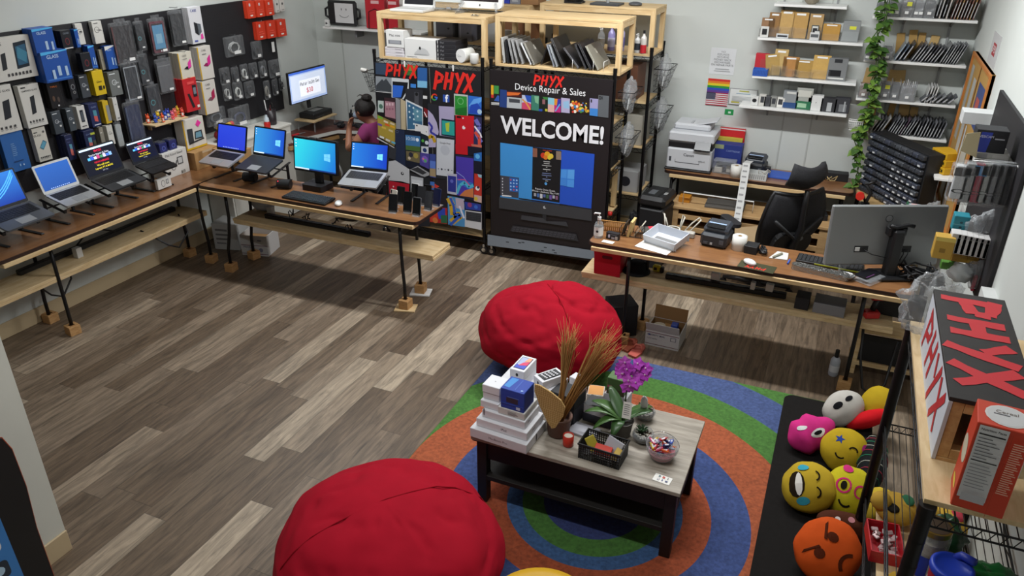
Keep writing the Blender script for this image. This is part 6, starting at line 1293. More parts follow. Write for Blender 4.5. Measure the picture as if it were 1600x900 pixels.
packs('grey pack slanting at the wall end of the second corner shelf',.64,.77,RZS[1],7,.16,['#77797c','#5c5e62','#94969a'],.34,'grey packs on the second corner shelf',seed=6)
kslips(RZS[1],((.36,'second corner shelf, left'),(.45,'second corner shelf, middle'),(.5,'second corner shelf, right of middle'),(.58,'second corner shelf, right')),7,.19)
bin_box('bin with tan strips at the vine end of the third corner shelf',.11,.185,RZS[2],.12,'#8c6c58',1)
bin_box('white double box bin on the third corner shelf',.19,.27,RZS[2],.16,'#c8c8c8',0)
bin_box('smoky bin with a yellow note on the third corner shelf',.275,.345,RZS[2],.15,'#3c3e44',1,yellow=True)
bin_box('smoky bin with two tags on the third corner shelf',.35,.41,RZS[2],.15,'#34363c',1)
bin_box('bin of shiny silver strips on the third corner shelf',.415,.53,RZS[2],.14,'#88898c',1)
packs('bright silver strip standing in the third corner shelf bin',.42,.53,RZS[2]+.06,8,.1,['#c8cacc','#94969a','#e0e0e0'],.05,'silver strips on the third corner shelf',seed=8,d=.05,y=6.98)
packs('white packet standing in the third corner shelf row',.60,.68,RZS[2],4,.13,['#c4c4c2','#dededc'],.12,'white packets on the third corner shelf',seed=9)
packs('dark flat pack slumped at the wall end of the third corner shelf',.56,.79,RZS[2],6,.09,gq,.75,'slumped dark packs on the third corner shelf',seed=10,y=6.955,d=.12)
kslips(RZS[2],((.16,'third corner shelf, left'),(.33,'third corner shelf, middle'),(.42,'third corner shelf, right')),11,.2)
bin_box('bin with green and yellow notes at the vine end of the lowest corner shelf',.15,.235,RZS[3],.13,'#44474c',0,6.93,yellow=True)
packs('pale pack slanting, left in the lowest corner shelf row',.245,.35,RZS[3],4,.15,['#b4b4b0','#85868a','#5a5b60'],.42,'pale packs on the lowest corner shelf',seed=12)
packs('dark pack slanting, right in the lowest corner shelf row',.38,.56,RZS[3],9,.15,gq+['#5a4a58'],.35,'dark packs on the lowest corner shelf',seed=13)
packs('clear grey pack slanting at the wall end of the lowest corner shelf',.58,.79,RZS[3],9,.15,['#606266','#45474c','#787a80'],.22,'grey packs on the lowest corner shelf',seed=14)
kslips(RZS[3],((.26,'lowest corner shelf, left'),(.38,'lowest corner shelf, middle'),(.5,'lowest corner shelf, right of middle'),(.57,'lowest corner shelf, right')),15,.2)
wire_basket('small white wire basket hooked under the vine on the lowest corner shelf',(.135,6.9,1.30),0,.11,.08,.07,False,WHITE,'wire basket by the vine')
# ---- trailing vine
pv=thing('trailing_vine_plant','green trailing vine hanging beside the corner shelves','plant',(0,0,0))
MB(mat('#c4c0b4',.6)).lathe([(.05,0),(.07,.01),(.085,.12),(.078,.12),(.065,.02),(0,.02)],20,(.03,7.06,2.42)).build('pot',pv)
slab('trim_8',(.03,7.09,2.408),(.3,.2,.02),WHITE)
path=[(1388,-12),(1380,30),(1368,60),(1374,95),(1362,130),(1366,165),(1352,195),(1338,215),(1342,250),(1338,295)]
P0=[Py(x,y,6.88)for x,y in path];r=random.Random(21)
stems=MB(mat('#4c6a2c',.6));lv=MB();greens=['#3c5c24','#4c6c2a','#5e7e30','#30501e','#6c8a38']
for k in range(4):
 pts=[p+Vector((r.uniform(-.035,.035),r.uniform(-.03,.02),0))for p in P0][:(10,9,7,10)[k]]
 stems.tube([Vector((.03,7.04,2.5)),Vector((.06,6.95,2.5))]+pts,.004,5)
 for i in range(len(pts)-1):
  for j in range(5 if i<7 else 6):
   c=pts[i].lerp(pts[i+1],r.random());a=r.uniform(0,2*PI);s=r.uniform(.036,.064);d=Vector((math.cos(a),-abs(math.sin(a))*.8-.2,r.uniform(-.9,-.1))).normalized()
   side=d.cross(Vector((0,-.4,1))).normalized();nrm=side.cross(d).normalized();b=c+d*s*.35
   q=[b,b+side*s*.5+d*s*.1+nrm*s*.08,b+side*s*.52+d*s*.5+nrm*s*.1,b+d*s*1.3,b-side*s*.52+d*s*.5+nrm*s*.1,b-side*s*.5+d*s*.1+nrm*s*.08,b+d*s*.55-nrm*s*.04]
   lv.use(mat(r.choice(greens),.45)).add(q,[(0,1,6),(1,2,6),(2,3,6),(3,4,6),(4,5,6),(5,0,6)])
   stems.tube([c,b],.0018,4)
stems.build('stems',pv);lv.build('leaves',pv)
# ---- corner work table with drawer rack
ct=thing('corner_table','pale wooden corner table under the drawer rack','table',(0,0,0))
MB(wood('#a88a5c','#bc9c6c',4,(3,6,6),.6)).prism([(.24,7.18),(.24,6.9),(.34,6.2),(.84,5.75),(.84,7.18)],TOPZ-.02,TOPZ+.005).build('tabletop',ct)
for(x,y)in((.28,7.12),(.8,7.12),(.8,5.85),(.38,6.26)):MB(BLACKM).cyl((x,y,0),(x,y,TOPZ-.02),.016).build('leg',ct)
A,B=Vector((.275,6.86,0)),Vector((.655,6.27,0));L=(B-A).length;ang=math.atan2(B.y-A.y,B.x-A.x)
dr=thing('drawer_rack','black rack of small parts drawers standing across the corner table','drawer rack',(A.x,A.y,TOPZ+.006),ang);HR=.50
MB(mat('#141416',.5)).box((L/2,.075,HR/2),(L+.02,.13,HR),.003).build('case',dr)
r=random.Random(8)
for i in range(10):
 for j in range(9):
  w=L/10;h=HR/9;x=(i+.5)*w;z=(j+.5)*h
  m=MB(mat(r.choice(['#3a3d44','#2f3238','#45494f','#3a3f4c']),.35));m.box((0,-.008,0),(w*.9,.035,h*.66),.005);m.use(mat('#c4c6c8' if(i>4 and j<6)or r.random()<.12 else '#26282c',.5));m.box((0,-.0265,-h*.12),(w*.42,.002,h*.22))
  m.build('drawer',dr,loc=(x,0,z))
def corner(name,label,x,y,z,size,col,cat,ops=(),rz=0):return carton(name,label,(x,y,z),size,rz,col,ops,cat)
ys=[('r',.1,.3,.9,.7,'#3a3210'),('r',.2,.4,.8,.6,'#c8981c')]
ws=thing('small_wall_ledge','narrow ledge on the right wall carrying yellow cases','shelf',(0,0,0));MB(WHITE).box((.80,6.45,1.155),(.14,.5,.018),.002).build('board',ws);MB(MGREY).box((.86,6.45,1.12),(.02,.03,.05)).build('bracket',ws)
for i in range(3):corner('yellow_case','yellow tool case, %s of the three beside the drawer rack'%('lowest','middle','top')[i],.80,6.4+.02*i,1.166+i*.051,(.19,.13,.05),'#c89a14','case',ys,RIGHT+.5)
t=thing('green_spool','green and white spool before the drawer rack','spool',(.63,6.10,.93));MB(mat('#1f5a40',.5)).cyl((-.05,0,0),(-.04,0,0),.06,n=20).build('flange',t);MB(mat('#b8c4cc',.5)).cyl((-.039,0,0),(.07,0,0),.048,n=20).build('tape',t);MB(mat('#d4b4b4',.6)).cyl((-.02,0,0),(.02,0,0),.049,n=20).build('pink_band',t)
carton('spool_box','small dark box the green spool lies on',(.64,6.10,TOPZ+.006),(.13,.1,.062),-.8,'#2a3a32',[('r',.1,.2,.5,.8,'#c8a828')])
crumple('plastic_bag','clear bag behind the green spool at the right wall',(.77,6.12,TOPZ+.006),(.06,.06,.1),CLRB,'bag',9)
t=thing('clamp_lamp_arm','black jointed arm with a red cap at the end of the back table','lamp arm',(.315,6.42,TOPZ+.006));m=MB(BLACK);m.box((0,0,.012),(.07,.1,.022),.004);m.tube([(0,0,.02),(.03,.06,.1),(-.02,.02,.17)],.014,6);m.tube([(-.02,.02,.17),(.05,.04,.21)],.012,6);m.build('arm',t);MB(mat('#d02c20',.5)).cyl((-.05,-.05,.1),(-.05,-.08,.1),.032,n=18).build('red_cap',t);MB(BLACK).tube([(-.05,-.05,.1),(-.02,0,.08),(0,0,.03)],.009,6).build('link',t)
# ---- boards on the right wall
def wallsheet(name,label,y0,y1,z0,z1,col,cat,ops=(),th=.004,off=0.0,frame=None):
 w=y1-y0;t=thing(name,label,cat,(XR-off,(y0+y1)/2,z0),RIGHT)
 m=MB(mat(col,.8));m.box((0,-th/2,(z1-z0)/2),(w,th,z1-z0));draw(m,ops,w,z1-z0,-th);m.build('sheet' if not frame else 'cork',t)
 if frame:
  for s in(-1,1):MB(frame).box((s*(w/2-.012),-th/2-.006,(z1-z0)/2),(.024,th+.014,z1-z0),.002).build('frame_side',t)
  for z in(.012,z1-z0-.012):MB(frame).box((0,-th/2-.006,z),(w-.05,th+.014,.024),.002).build('frame_rail',t)
OR=wood('#a8662c','#bc7838',5,(9,2,2),.5)
wallsheet('cork_board','cork board in an orange wooden frame on the right wall',5.80,6.86,.84,1.985,'#ac8850','board',[('r',.08,.45,.2,.93,'#a8a8a4'),('r',.3,.3,.44,.88,'#b4b4b0'),('r',.6,.66,.9,.9,'#3c4c80'),('r',.65,.72,.8,.82,'#b05048'),('r',.5,.3,.58,.62,'#c8c8c4'),('r',.1,.06,.3,.36,'#b8b6ae'),('r',.62,.2,.85,.58,'#b4b2aa'),('r',.4,.04,.56,.24,'#a8a6a0'),('r',.49,.02,.52,.98,'#a8702c')],.02,0,OR)
wallsheet('wall_sign','small pale sign with red marks beyond the cork board on the right wall',5.95,6.3,2.0,2.2,'#b4b4b4','sign',[('r',.3,.3,.7,.7,'#a83c44'),('t','OPEN',.5,.5,.18,'#e0d8d8')])
for i,(y0,y1,z0,z1)in enumerate(((5.55,5.76,1.2,1.75),(5.45,5.7,.9,1.25))):wallsheet('paper_sheet','long paper pinned on the right wall between cork board and pegboard, %s'%('upper','lower')[i],y0,y1,z0,z1-.09,'#b4b4b0','paper',lines(.1,.2,.9,.9,7,'#88888a'),.002)
p=Py(1518,178,5.0);carton('white_device','small white boxy device mounted beyond the dark pegboard',(.78,5.5,1.74),(.16,.19,.075),-.3,'#c4c6c6','device',[])if 0 else carton('white_device','small white boxy device fixed beyond the dark pegboard',(.79,5.5,1.74),(.17,.14,.075),0,'#c4c6c6',[],'device')
# ---- dark pegboard on the right wall
RPEGX=XR-.022
rpb=thing('pegboard','dark pegboard on the right wall hung with clear packs','pegboard',(0,0,0));MB(PEG).box((XR-.011,4.79,1.5),(.02,1.2,.94),.002).build('board',rpb)
q3=lambda x,y:(1480+x/6,180+y/6);q4=lambda x,y:(1460+x/5.63,310+y/5.63)
YH=4.34
def edgepack(name,label,a,b,y,col,cat,grp=None,dy=.1,conv=q3,film=False,ops=()):
 """pack hanging on a long hook: thin along the hook, seen edge-on"""
 A=Py(*conv(*a),y);B=Py(*conv(*b),y);w=B.x-A.x;h=A.z-B.z
 m=MB(mat(col,.45));m.box((0,dy/2,h/2),(w*(.62 if film else .92),dy,h),.003);draw(m,ops,w*.92,h,0)
 if not film:return m.build(name,loc=((A.x+B.x)/2,y,B.z),label=label,cat=cat,group=grp)
 t=thing(name,label,cat,((A.x+B.x)/2,y,B.z),0,grp);m.build('case',t);f=MB(CLRD);f.box((0,dy/2-.01,h/2),(w,dy+.03,h*1.08),.006);f.build('clear_blister',t)
tub=[Py(*q3(240,425),YH),Py(*q3(660,462),YH)]
m=MB(SILVER);m.tube([tub[0],Vector((XR-.02,YH,tub[1].z))],.004,6);m.build('long_hook',label='long metal hook carrying the row of clear packs on the right wall',cat='hook')
e_=Py(*q3(690,540),YH);m=MB(SILVER);m.tube([Vector((XR-.025,YH-.02,tub[1].z-.0)),Vector((e_.x,YH-.03,e_.z)),Py(*q3(600,900),YH),Py(*q3(545,1040),YH)],.004,6);m.build('bent_rod',label='bent silver rod hanging at the right end of the clear packs',cat='rod')
for i,(a,b,c,l)in enumerate((((60,470),(180,800),'#b4b6b8','silver pack with a black loop, first on the long hook'),((165,450),(240,830),'#8a8c8c','smoky pack with a dark loop, second on the long hook'),((250,450),(320,830),'#8c2038','pack with blue top and red foot, third on the long hook'),((330,450),(390,830),'#9a9c9a','grey pack, fourth on the long hook'),((395,450),(455,850),'#74767a','shiny grey pack, fifth on the long hook'),((470,460),(535,840),'#45464a','dark pack, sixth on the long hook'),((545,470),(620,860),'#2a2b30','darkest pack at the wall end of the long hook'))):
 edgepack('blister_pack',l,a,b,YH,c,'pack','clear packs on the long hook',.05,film=True,ops=[('r',.1,.7,.9,.95,'#2c78b4' if i==2 else '#4a4a4c'),('c',.5,.25,.35,.12,'#26262a'),('c',.5,.25,.22,.08,c)])
wl=thing('wire_shelf_ledge','pale shelf on the right pegboard above the long hook','shelf',(0,0,0));A=Py(*q3(250,420),4.45);B=Py(*q3(590,345),4.45)
MB(mat('#b0b0ac',.5)).box(((A.x+XR-.022)/2,4.52,A.z+.006),(XR-.022-A.x,.16,.012),.002).build('board',wl)
zz=A.z+.0125
def led(name,label,a,b,y,z,d,col,ops,cat):A=Py(*q3(*a),y);B=Py(*q3(*b),y);return carton(name,label,((A.x+B.x)/2,y+d/2,z),(B.x-A.x,d,A.z-z),0,col,ops,cat)
led('pale_box','flat pale box on the right pegboard shelf',(270,345),(585,400),4.45,zz,.14,'#a8a6a2',[('r',.05,.1,.35,.9,'#88888a'),('r',.5,.2,.95,.8,'#b8b6b2')],'box')
A2=Py(*q3(300,345),4.46).z+.001
led('dark_device_box','black and blue device box on top of the pale flat box',(290,130),(540,340),4.46,A2,.12,'#17171d',[('p',[(.1,0),(.42,0),(.5,.9),(.15,.9)],'#2438a0'),('t','WEBCAM',.3,.7,.12,'#c8c8d8'),('r',.6,.6,.9,.66,'#a0a0a8')],'box')
MB(mat('#b4a888',.8)).prism([(0,0),(.08,-.03),(.07,.1),(.01,.09)],0,.003).build('cream_tag',loc=tuple(Py(*q3(120,330),4.4)),rot=(PI/2,0,.1),label='cream card tag left of the dark device box',cat='tag')
YW=4.42
for i in range(9):edgepack('white_box','slim white box, %s from the left in the hanging white row'%('first','second','third','fourth','fifth','sixth','seventh','eighth','ninth')[i],(158+i*50,305+i*10),(204+i*50,490+i*9),YW,'#c8c6c4','box','white boxes in a hanging row',.08,q4,ops=[('r',.1,.8,.9,.98,'#aaa8a8')])
edgepack('yellow_box','mustard yellow box left of the white row',(14,335),(150,548),YW-.03,'#b8923c','box',None,.08,q4,ops=[('r',0,.82,1,1,'#d4bc60'),('r',.3,.3,.6,.5,'#8c6c28')])
for i in range(2):edgepack('yellow_box','lower mustard box under the white row, %s'%('left','right')[i],(152+i*138,490+i*20),(285+i*100,572+i*14),YW+.05,'#b08a34','box',None,.08,q4)
edgepack('cyan_box','teal boxed pair above the white row',(178,150),(290,305),YW+.1,'#1f7c8c','box',None,.08,q4,ops=[('c',.5,.3,.1,.08,'#0f3c48'),('c',.5,.6,.1,.08,'#0f3c48'),('r',0,.45,1,.48,'#78b4bc')])
for i in range(2):edgepack('green_box','small green box under the mustard boxes, %s'%('left','right')[i],(65+i*58,555),(118+i*60,630),YW+.06,'#4c7c2c','box',None,.06,q4)
def bagat(label,a,b,y,m,seed,cat='bag',amp=.4):A=Py(*q4(*a),y);B=Py(*q4(*b),y);w=(B.x-A.x)/2;h=(A.z-B.z)/2;crumple('plastic_bag',label,((A.x+B.x)/2,y+.03,B.z),(w,.05,h),m,cat,seed,amp,20)
bagat('clear bag with white pieces right of the teal boxes',(290,165),(420,345),YW+.08,CLRB,31);bagat('large clear bag at the wall end above the white row',(400,110),(600,350),YW+.1,CLRB,32)
bagat('white crumpled bag under the white row',(150,580),(330,770),YW-.02,mat('#b4b8b8',.5),33);bagat('grey clear bag with pink pieces under the white row',(330,545),(500,830),YW,CLRB,34)
A=Py(*q4(400,740),YW)
for s in(-1,1):MB(mat('#c0304c',.5)).box((A.x+s*.02,YW+.03,A.z-.02),(.018,.03,.09),.004).build('pink_piece',label='%s pink piece inside the grey clear bag'%('left' if s<0 else 'right'),cat='part')
wallsheet('wall_bracket','white plastic bracket on the right wall below the pegboard',3.98,4.12,1.16,1.22,'#c4c6c4','bracket',(),.06)
# ------ things on and under the right table
b9=lambda x,y:Pz(925+x/9,330+y/9,TOPZ);b3=lambda x,y:Pz(920+x/3.75,320+y/3.75,TOPZ);b6=lambda x,y:Pz(1240+x/6.667,380+y/6.667,TOPZ)
ZP=TOPZ+.001
def put(p,dz=.001):return(p.x,p.y,TOPZ+dz)
def item(name,label,p,size,col,cat,ops=(),rz=0,dz=.001,group=None):return carton(name,label,put(p,dz),size,rz,col,ops,cat,group)
t=thing('sanitizer_bottle','clear pump bottle with a white label at the left end of the right table','bottle',put(b9(88,365)))
MB(CLRB).lathe([(.03,0),(.034,.006),(.034,.09),(.025,.115),(.013,.125),(.013,.135)],18).build('bottle',t)
m=MB(WHITE);m.cyl((0,0,.02),(0,0,.085),.0347,n=18,caps=False);m.build('paper_label',t);MB(mat('#23262e',.5)).xf(T(0,-.0352,.055)@RX(90)).cyl((0,0,0),(0,0,.001),.009,n=14).build('round_mark',t)
m=MB(WHITE);m.cyl((0,0,.135),(0,0,.155),.014);m.cyl((0,0,.155),(0,0,.18),.005);m.tube([(.008,0,.182),(-.03,-.01,.184),(-.036,-.012,.176)],.006,6);m.build('pump',t)
t=thing('wicker_holder','woven tan holder behind the pump bottle','holder',put(b9(270,290)),.1);m=MB(mat('#a8783c',.7))
for i in range(15):m.tube([(-.1+i*.0143,.0,.002),(-.1+i*.0143,.004,.08)],.0042,5)
for z in(.006,.04,.08):m.tube([(-.102,.003,z),(.102,.003,z)],.005,5)
m.build('weave',t)
for i,(x,c,lb)in enumerate(((440,'#2c241e','dark slotted strip in the wooden holder'),(530,'#d0b478','cream booklet in the wooden holder'),(620,'#b8b0a0','pale leaning card in the wooden holder'))):
 MB(mat(c,.6)).box((0,0,.05),(.018 if i==1 else .008,.11,.1 if i!=1 else .12),.001).build('booklet',loc=put(b9(x,330),.012),rot=(0,.25+.15*i-.2*(i==1),.0),label=lb,cat='booklet')
t=thing('letter_rack','small dark wire letter rack holding a booklet and cards','rack',put(b9(560,330)));m=MB(BLACKM)
for x in(-.08,-.04,0,.04,.08):m.tube([(x,-.05,.002),(x,-.05,.06),(x,.05,.06),(x,.05,.002)],.0025,5)
for y in(-.05,.05):m.tube([(-.09,y,.004),(.09,y,.004)],.003,5)
m.build('wire',t)
item('card_display','black card display with white dots before the wicker holder',b9(295,390),(.095,.04,.05),'#1a171c','display',[('c',.25,.5,.08,.16,'#c8c0d8'),('r',.45,.1,.7,.4,'#a8a0a8'),('r',.75,.1,.95,.6,'#b4aca8'),('r',.2,.75,.9,.82,'#77707a')],-.1)
MB(WHITE).box((0,0,.001),(.085,.045,.002)).build('white_card',loc=put(b9(225,435)),rotz=-.1,label='white card lying at the front edge before the card display',cat='card')
t=thing('magazine','grey and red magazine behind the white tray','magazine',put(b9(850,295)),.5);m=MB(mat('#4a4844',.5));m.box((0,0,.003),(.15,.2,.005));m.use(mat('#c02c3c',.5)).box((.01,0,.0058),(.04,.2,.001));m.use(mat('#a8a8a4',.5)).box((.06,0,.0058),(.03,.18,.001));m.build('cover',t)
MB(PAPER).prism([(-.12,-.1),(.13,-.13),(.14,.1),(-.1,.12)],0,.003).build('paper_stack',loc=put(b9(900,480)),rotz=-.15,label='white papers under the white plastic tray',cat='paper')
t=thing('plastic_tray','white plastic tray with a grey bottom near the left of the right table','tray',put(b9(1040,460),.018),-.35);t.rotation_euler=(.17,0,-.35);m=MB(mat('#c8ccd4',.4))
w,d,h=.265,.19,.065
m.box((0,0,.003),(w-.03,d-.03,.005))
for s in(-1,1):m.xf(T(s*(w/2-.008),0,h/2)@RY(s*12)).box((0,0,0),(.005,d,h));m.xf(T(0,s*(d/2-.008),h/2)@RX(-s*12)).box((0,0,0),(w,.005,h))
m.build('body',t);MB(mat('#7c7c7c',.6)).box((0,0,.0065),(w*.7,.05,.002)).build('grey_pad',t)
t=thing('white_cable_bundle','bundle of thick white cable with an adapter behind the white tray','cable',put(b9(1150,330)));m=MB(mat('#c4c0b4',.5));r=random.Random(6)
m.tube([(.05*math.cos(k*.55)*r.uniform(.7,1),.045*math.sin(k*.55)*r.uniform(.7,1),.012+.001*k)for k in range(44)],.0055,6)
for(x,y,s)in((-.05,.03,-.06),(.03,.03,.01),(.07,.02,.09)):m.tube([(x,y,.03),(x+s*.5,y+.03,.09),(x+s,y+.05,.13),(x+s+.015,y+.04,.12),(x+s*.4,y,.03)],.0055,6)
m.build('coil',t);MB(mat('#a8a49c',.5)).box((.11,.0,.02),(.08,.05,.04),.006).build('adapter',t)
label_printer('black label printer standing on the right table',put(b3(745,225)),-.12)
roll('white label roll beside the printer on the right table',put(b3(876,260)),.05,.1)
item('power_brick','black square power brick right of the label roll',b3(952,275),(.085,.1,.055),'#17171a','adapter',(),-.1)
t=thing('black_cable_heap','small heap of black cable and plug beside the power brick','cable',put(b3(1020,285)));r=random.Random(9);m=MB(BLACK);m.tube([(.04*math.cos(k)*r.random(),.05*math.sin(k*.9),.01+.03*r.random())for k in range(22)],.006,5);m.build('coil',t);MB(BLACK).box((0,0,.016),(.05,.04,.03),.005).build('plug',t)
t=thing('shop_flyer','dark shop flyer with red lettering under the white mouse','flyer',put(b3(985,365)),-.12);MB(mat('#3a3a22',.5)).box((0,0,.001),(.235,.12,.002)).build('sheet',t)
m=MB();Mf=T(0,0,.0024)@RX(-90)@RY(180)
m.use(mat('#c0281c',.5)).xf(Mf);m2=MB(mat('#d02c20',.5));m2.xf(Mf);brush_word(m2,-.06,.005,.13,.04,0,3);m2.build('lettering',t);m.use(mat('#6c8c3c',.5)).rect(-.11,-.05,-.05,-.01,.0005);m.use(mat('#a8a8a0',.5)).rect(-.02,-.05,.1,-.035,.0005);m.use(mat('#8c3428',.5)).rect(-.11,.01,-.07,.05,.0005);m.build('pictures',t)
mouse('white mouse lying on the shop flyer',put(b3(942,348),.0035),.9,mat('#d8d8d8',.35))
t=thing('folded_card','white folded card with a knife lying on it, right of the cables','card',put(b3(1130,300)),.2);MB(mat('#d0d0cc',.6)).prism([(-.09,-.06),(.03,-.07),(.05,.05),(-.02,.07)],0,.004).build('card',t);m=MB(mat('#8c8c7c',.4));m.xf(T(-.03,-.02,.012)@RZ(50)).box((0,0,0),(.11,.016,.012),.004);m.build('knife',t)
MB(mat('#3c5cb8',.5)).cyl((0,-.035,.007),(0,.035,.007),.006).build('blue_pen',loc=put(b3(1170,340)),rotz=-.1,label='short blue pen right of the folded card',cat='pen')
t=thing('keyboard','black keyboard with a yellow front edge under the big monitor','keyboard',put(b6(375,225)),-.08);MB(BLACK).box((0,0,.01),(.42,.13,.018),.004).build('case',t);MB(mat('#a8b028',.5)).box((.06,-.066,.012),(.3,.003,.008)).build('yellow_edge',t);m=MB(mat('#26272a',.5))
for r_ in range(5):
 for c_ in range(16):m.box((-.19+c_*.0252,-.045+r_*.023,.0205),(.021,.019,.005),.001)
m.build('keys',t)
FOIL=mat('#a8a8a6',.25,.9,bump=.9,scale=60)
t=thing('foil_tray','long foil-covered tray of small parts at the table front edge','tray',put(b6(270,320)),-.17);MB(FOIL).prism(rrect(.36,.07,.03,5),0,.035).build('tray',t);m=MB(mat('#8c8c8a',.3,.8));r=random.Random(12)
for i in range(60):m.xf(T(r.uniform(-.16,.16),r.uniform(-.025,.025),.037)@RZ(r.uniform(0,180))).box((0,0,0),(.014,.007,.006),.001)
m.build('small_parts',t)
t=thing('foil_bowl','little round foil bowl beside the foil tray','bowl',put(b6(540,370)));MB(FOIL).lathe([(.035,0),(.052,.025),(.055,.03),(.048,.028),(.03,.012),(0,.012)],20).build('bowl',t)
t=thing('clear_vial','small clear bottle behind the foil bowl','bottle',put(b6(500,290)));MB(CLRB).lathe([(.022,0),(.022,.07),(.012,.085),(.012,.1),(0,.1)],14).build('vial',t)
t=thing('smartphone','dark phone on a clear case box left of the monitor foot','phone',put(b6(760,370),.031),-.55);MB(BLACK).prism(rrect(.085,.165,.012,4),0,.009).build('body',t);MB(mat('#16161c',.15)).box((0,0,.0095),(.077,.157,.001)).build('screen',t);MB(mat('#77407c',.4)).box((.036,-.03,.0102),(.004,.09,.001)).build('purple_edge',t)
MB(CLRB).box((0,0,.0145),(.13,.17,.029),.004).build('clear_case_box',loc=put(b6(775,385)),rotz=-.55,label='clear plastic case box under the dark phone',cat='box')
Lm,Rm_=Vector((.078,4.965,0)),Vector((.735,5.26,0));an=math.atan2(Rm_.y-Lm.y,Rm_.x-Lm.x);wl_=(Rm_-Lm).length+.02
mo=thing('large_monitor','large grey monitor seen from behind on a black stand','monitor',((Lm.x+Rm_.x)/2,(Lm.y+Rm_.y)/2,0),an)
TM=T(0,0,1.06)@RX(-4)
MB(mat('#8a8c8c',.4,.3)).xf(TM).box((0,0,0),(wl_,.028,.40),.008).build('back_shell',mo);MB(BLACK).xf(TM).box((0,.016,0),(wl_-.01,.006,.39),.002).build('screen',mo)
m=MB(mat('#3a3c3e',.4));m.xf(TM@T(.0,-.0146,.115)@RX(90)).cyl((0,0,0),(0,0,.001),.024,n=24);m.use(mat('#8a8c8c',.4)).cyl((0,0,.001),(0,0,.0014),.02,n=24);m.use(mat('#3a3c3e',.4)).text('LG',.02,0,0,0)if 0 else m.cyl((0,0,.0014),(0,0,.0018),.006,n=12);m.build('round_logo',mo)
for x0,x1 in((-.19,-.1),(.08,.18)):m=MB(mat('#1c1c1e',.5));m.xf(TM@T(0,-.0148,-.09)).rect(x0,-.022,x1,.022);m.build('port_recess',mo)
m=MB(WHITE);m.xf(TM@T(-.17,-.0168,-.09)).box((0,0,0),(.03,.004,.026),.001);m.build('white_plug',mo)
m=MB(BLACK);m.box((.04,-.075,.96),(.075,.07,.34),.012);m.box((.05,-.075,ZP+.012),(.20,.17,.024),.008);m.xf(T(.04,-.05,1.11)).box((0,0,0),(.12,.06,.07),.012);m.tube([(-.06,-.03,.045),(-.02,-.03,.03),(.05,-.03,.05),(.09,-.03,.04)],.014,6);m.build('stand',mo)
m=MB(BLACK)
for(x0,x1,zz_)in((-.13,.02,.93),(.1,.05,.9),(.13,.08,.88),(.16,.1,.87)):m.tube([(x0,-.03,.97),(x0*.7+x1*.3,-.06,.95),(x1,-.075,zz_),(x1+.03,-.05,TOPZ+.05)],.0035,5)
m.build('cables',mo)
r=random.Random(14);m=MB(BLACK);m.tube([(.16*math.cos(k*.8)*r.uniform(.3,1),.09*math.sin(k*1.1)*r.uniform(.4,1),.015+.1*r.random())for k in range(60)],.007,5)
for k in range(5):m.box((r.uniform(-.1,.1),r.uniform(-.05,.05),.03),(.08,.06,.05),.008)
m.build('black_cable_pile',loc=(.655,5.06,ZP),label='pile of black cables and adapters right of the monitor foot',cat='cable')
SZ=.4885
def low(name,label,px,py,size,col,cat,ops=(),rz=0,y=None,dz=0):p=Pz(px,py,SZ);return carton(name,label,(p.x,y or p.y,SZ+dz),size,rz,col,ops,cat)
t=thing('red_bin','red plastic bin with handle holes on the left end of the low shelf','bin',(-1.375,5.07,SZ),.0);R_=mat('#b01c2c',.45);m=MB(R_)
m.box((0,0,.003),(.16,.18,.005))
for s in(-1,1):m.xf(T(s*.095,0,.095)@RY(s*6)).box((0,0,0),(.004,.2,.19));m.xf(T(0,s*.1,.095)@RX(-s*5)).box((0,0,0),(.2,.004,.19))
m.build('body',t);m=MB(mat('#5c1820',.7));m.xf(T(0,-.1135,.15)@RX(5)).prism(rrect(.08,.026,.012,4),-.001,.001)if 0 else m.xf(T(.0,-.1075,.15)@RX(5)@RX(90)).prism(rrect(.08,.026,.012,4),0,.001);m.build('handle_hole',t)
t=thing('black_hat','round black hat on the low shelf beside the red bin','hat',(-1.19,5.13,SZ),.2);MB(mat('#1f2022',.8)).lathe([(.0,.002),(.105,.004),(.105,.01),(.07,.014),(.066,.075),(.05,.085),(0,.088)],24).build('hat',t)
t=thing('tape_measure','yellow and black tape measure on the low shelf','tape measure',tuple(Pz(1028,424,SZ)),-.1);MB(mat('#c8b820',.45)).box((-.01,0,.026),(.06,.04,.052),.01).build('case',t);MB(BLACK).box((.03,0,.02),(.03,.042,.05),.01).build('grip',t);MB(BLACK).xf(T(-.015,-.0205,.026)).rect(-.012,-.012,.012,.012).build('badge',t)
def strip(label,a,b,r=.013,parent=None,n=8,z=SZ):
 A,B=Pz(*a,z),Pz(*b,z);d=B-A;L=d.length;t=thing('power_strip',label,'power strip',((A.x+B.x)/2,(A.y+B.y)/2,z),math.atan2(d.y,d.x));MB(mat('#141316',.5)).box((0,0,.02),(L,.05,.04),.006).build('bar',t)
 for i in range(n):
  m=MB(mat('#2c2c30',.5));m.box((-L/2+L*(i+.7)/(n+.4),0,.041),(.03,.03,.003),.001);m.build('socket',t)
 return t
strip('long black power strip on the low shelf of the right table',(1040,434),(1228,466),n=8)
for(a,lb,s)in(((1116,446),'square white adapter, left on the long black power strip',.06),((1174,461),'slim white plug in the long black power strip',.03),((1200,464),'square white adapter, right on the long black power strip',.05)):
 p=Pz(*a,SZ);carton('power_adapter',lb,(p.x,p.y+.012,SZ+.0435),(s,.035,.055),-.08,'#c8c6c0',[],'adapter')
low('black_speaker_box','black box at the left of the grey console on the low shelf',1253,476,(.09,.12,.09),'#1a181a','box',(),-.05,5.05)
low('grey_console','flat silver grey console box on the low shelf',1295,484,(.20,.16,.075),'#7c7a7c','console',[],-.05,5.06)
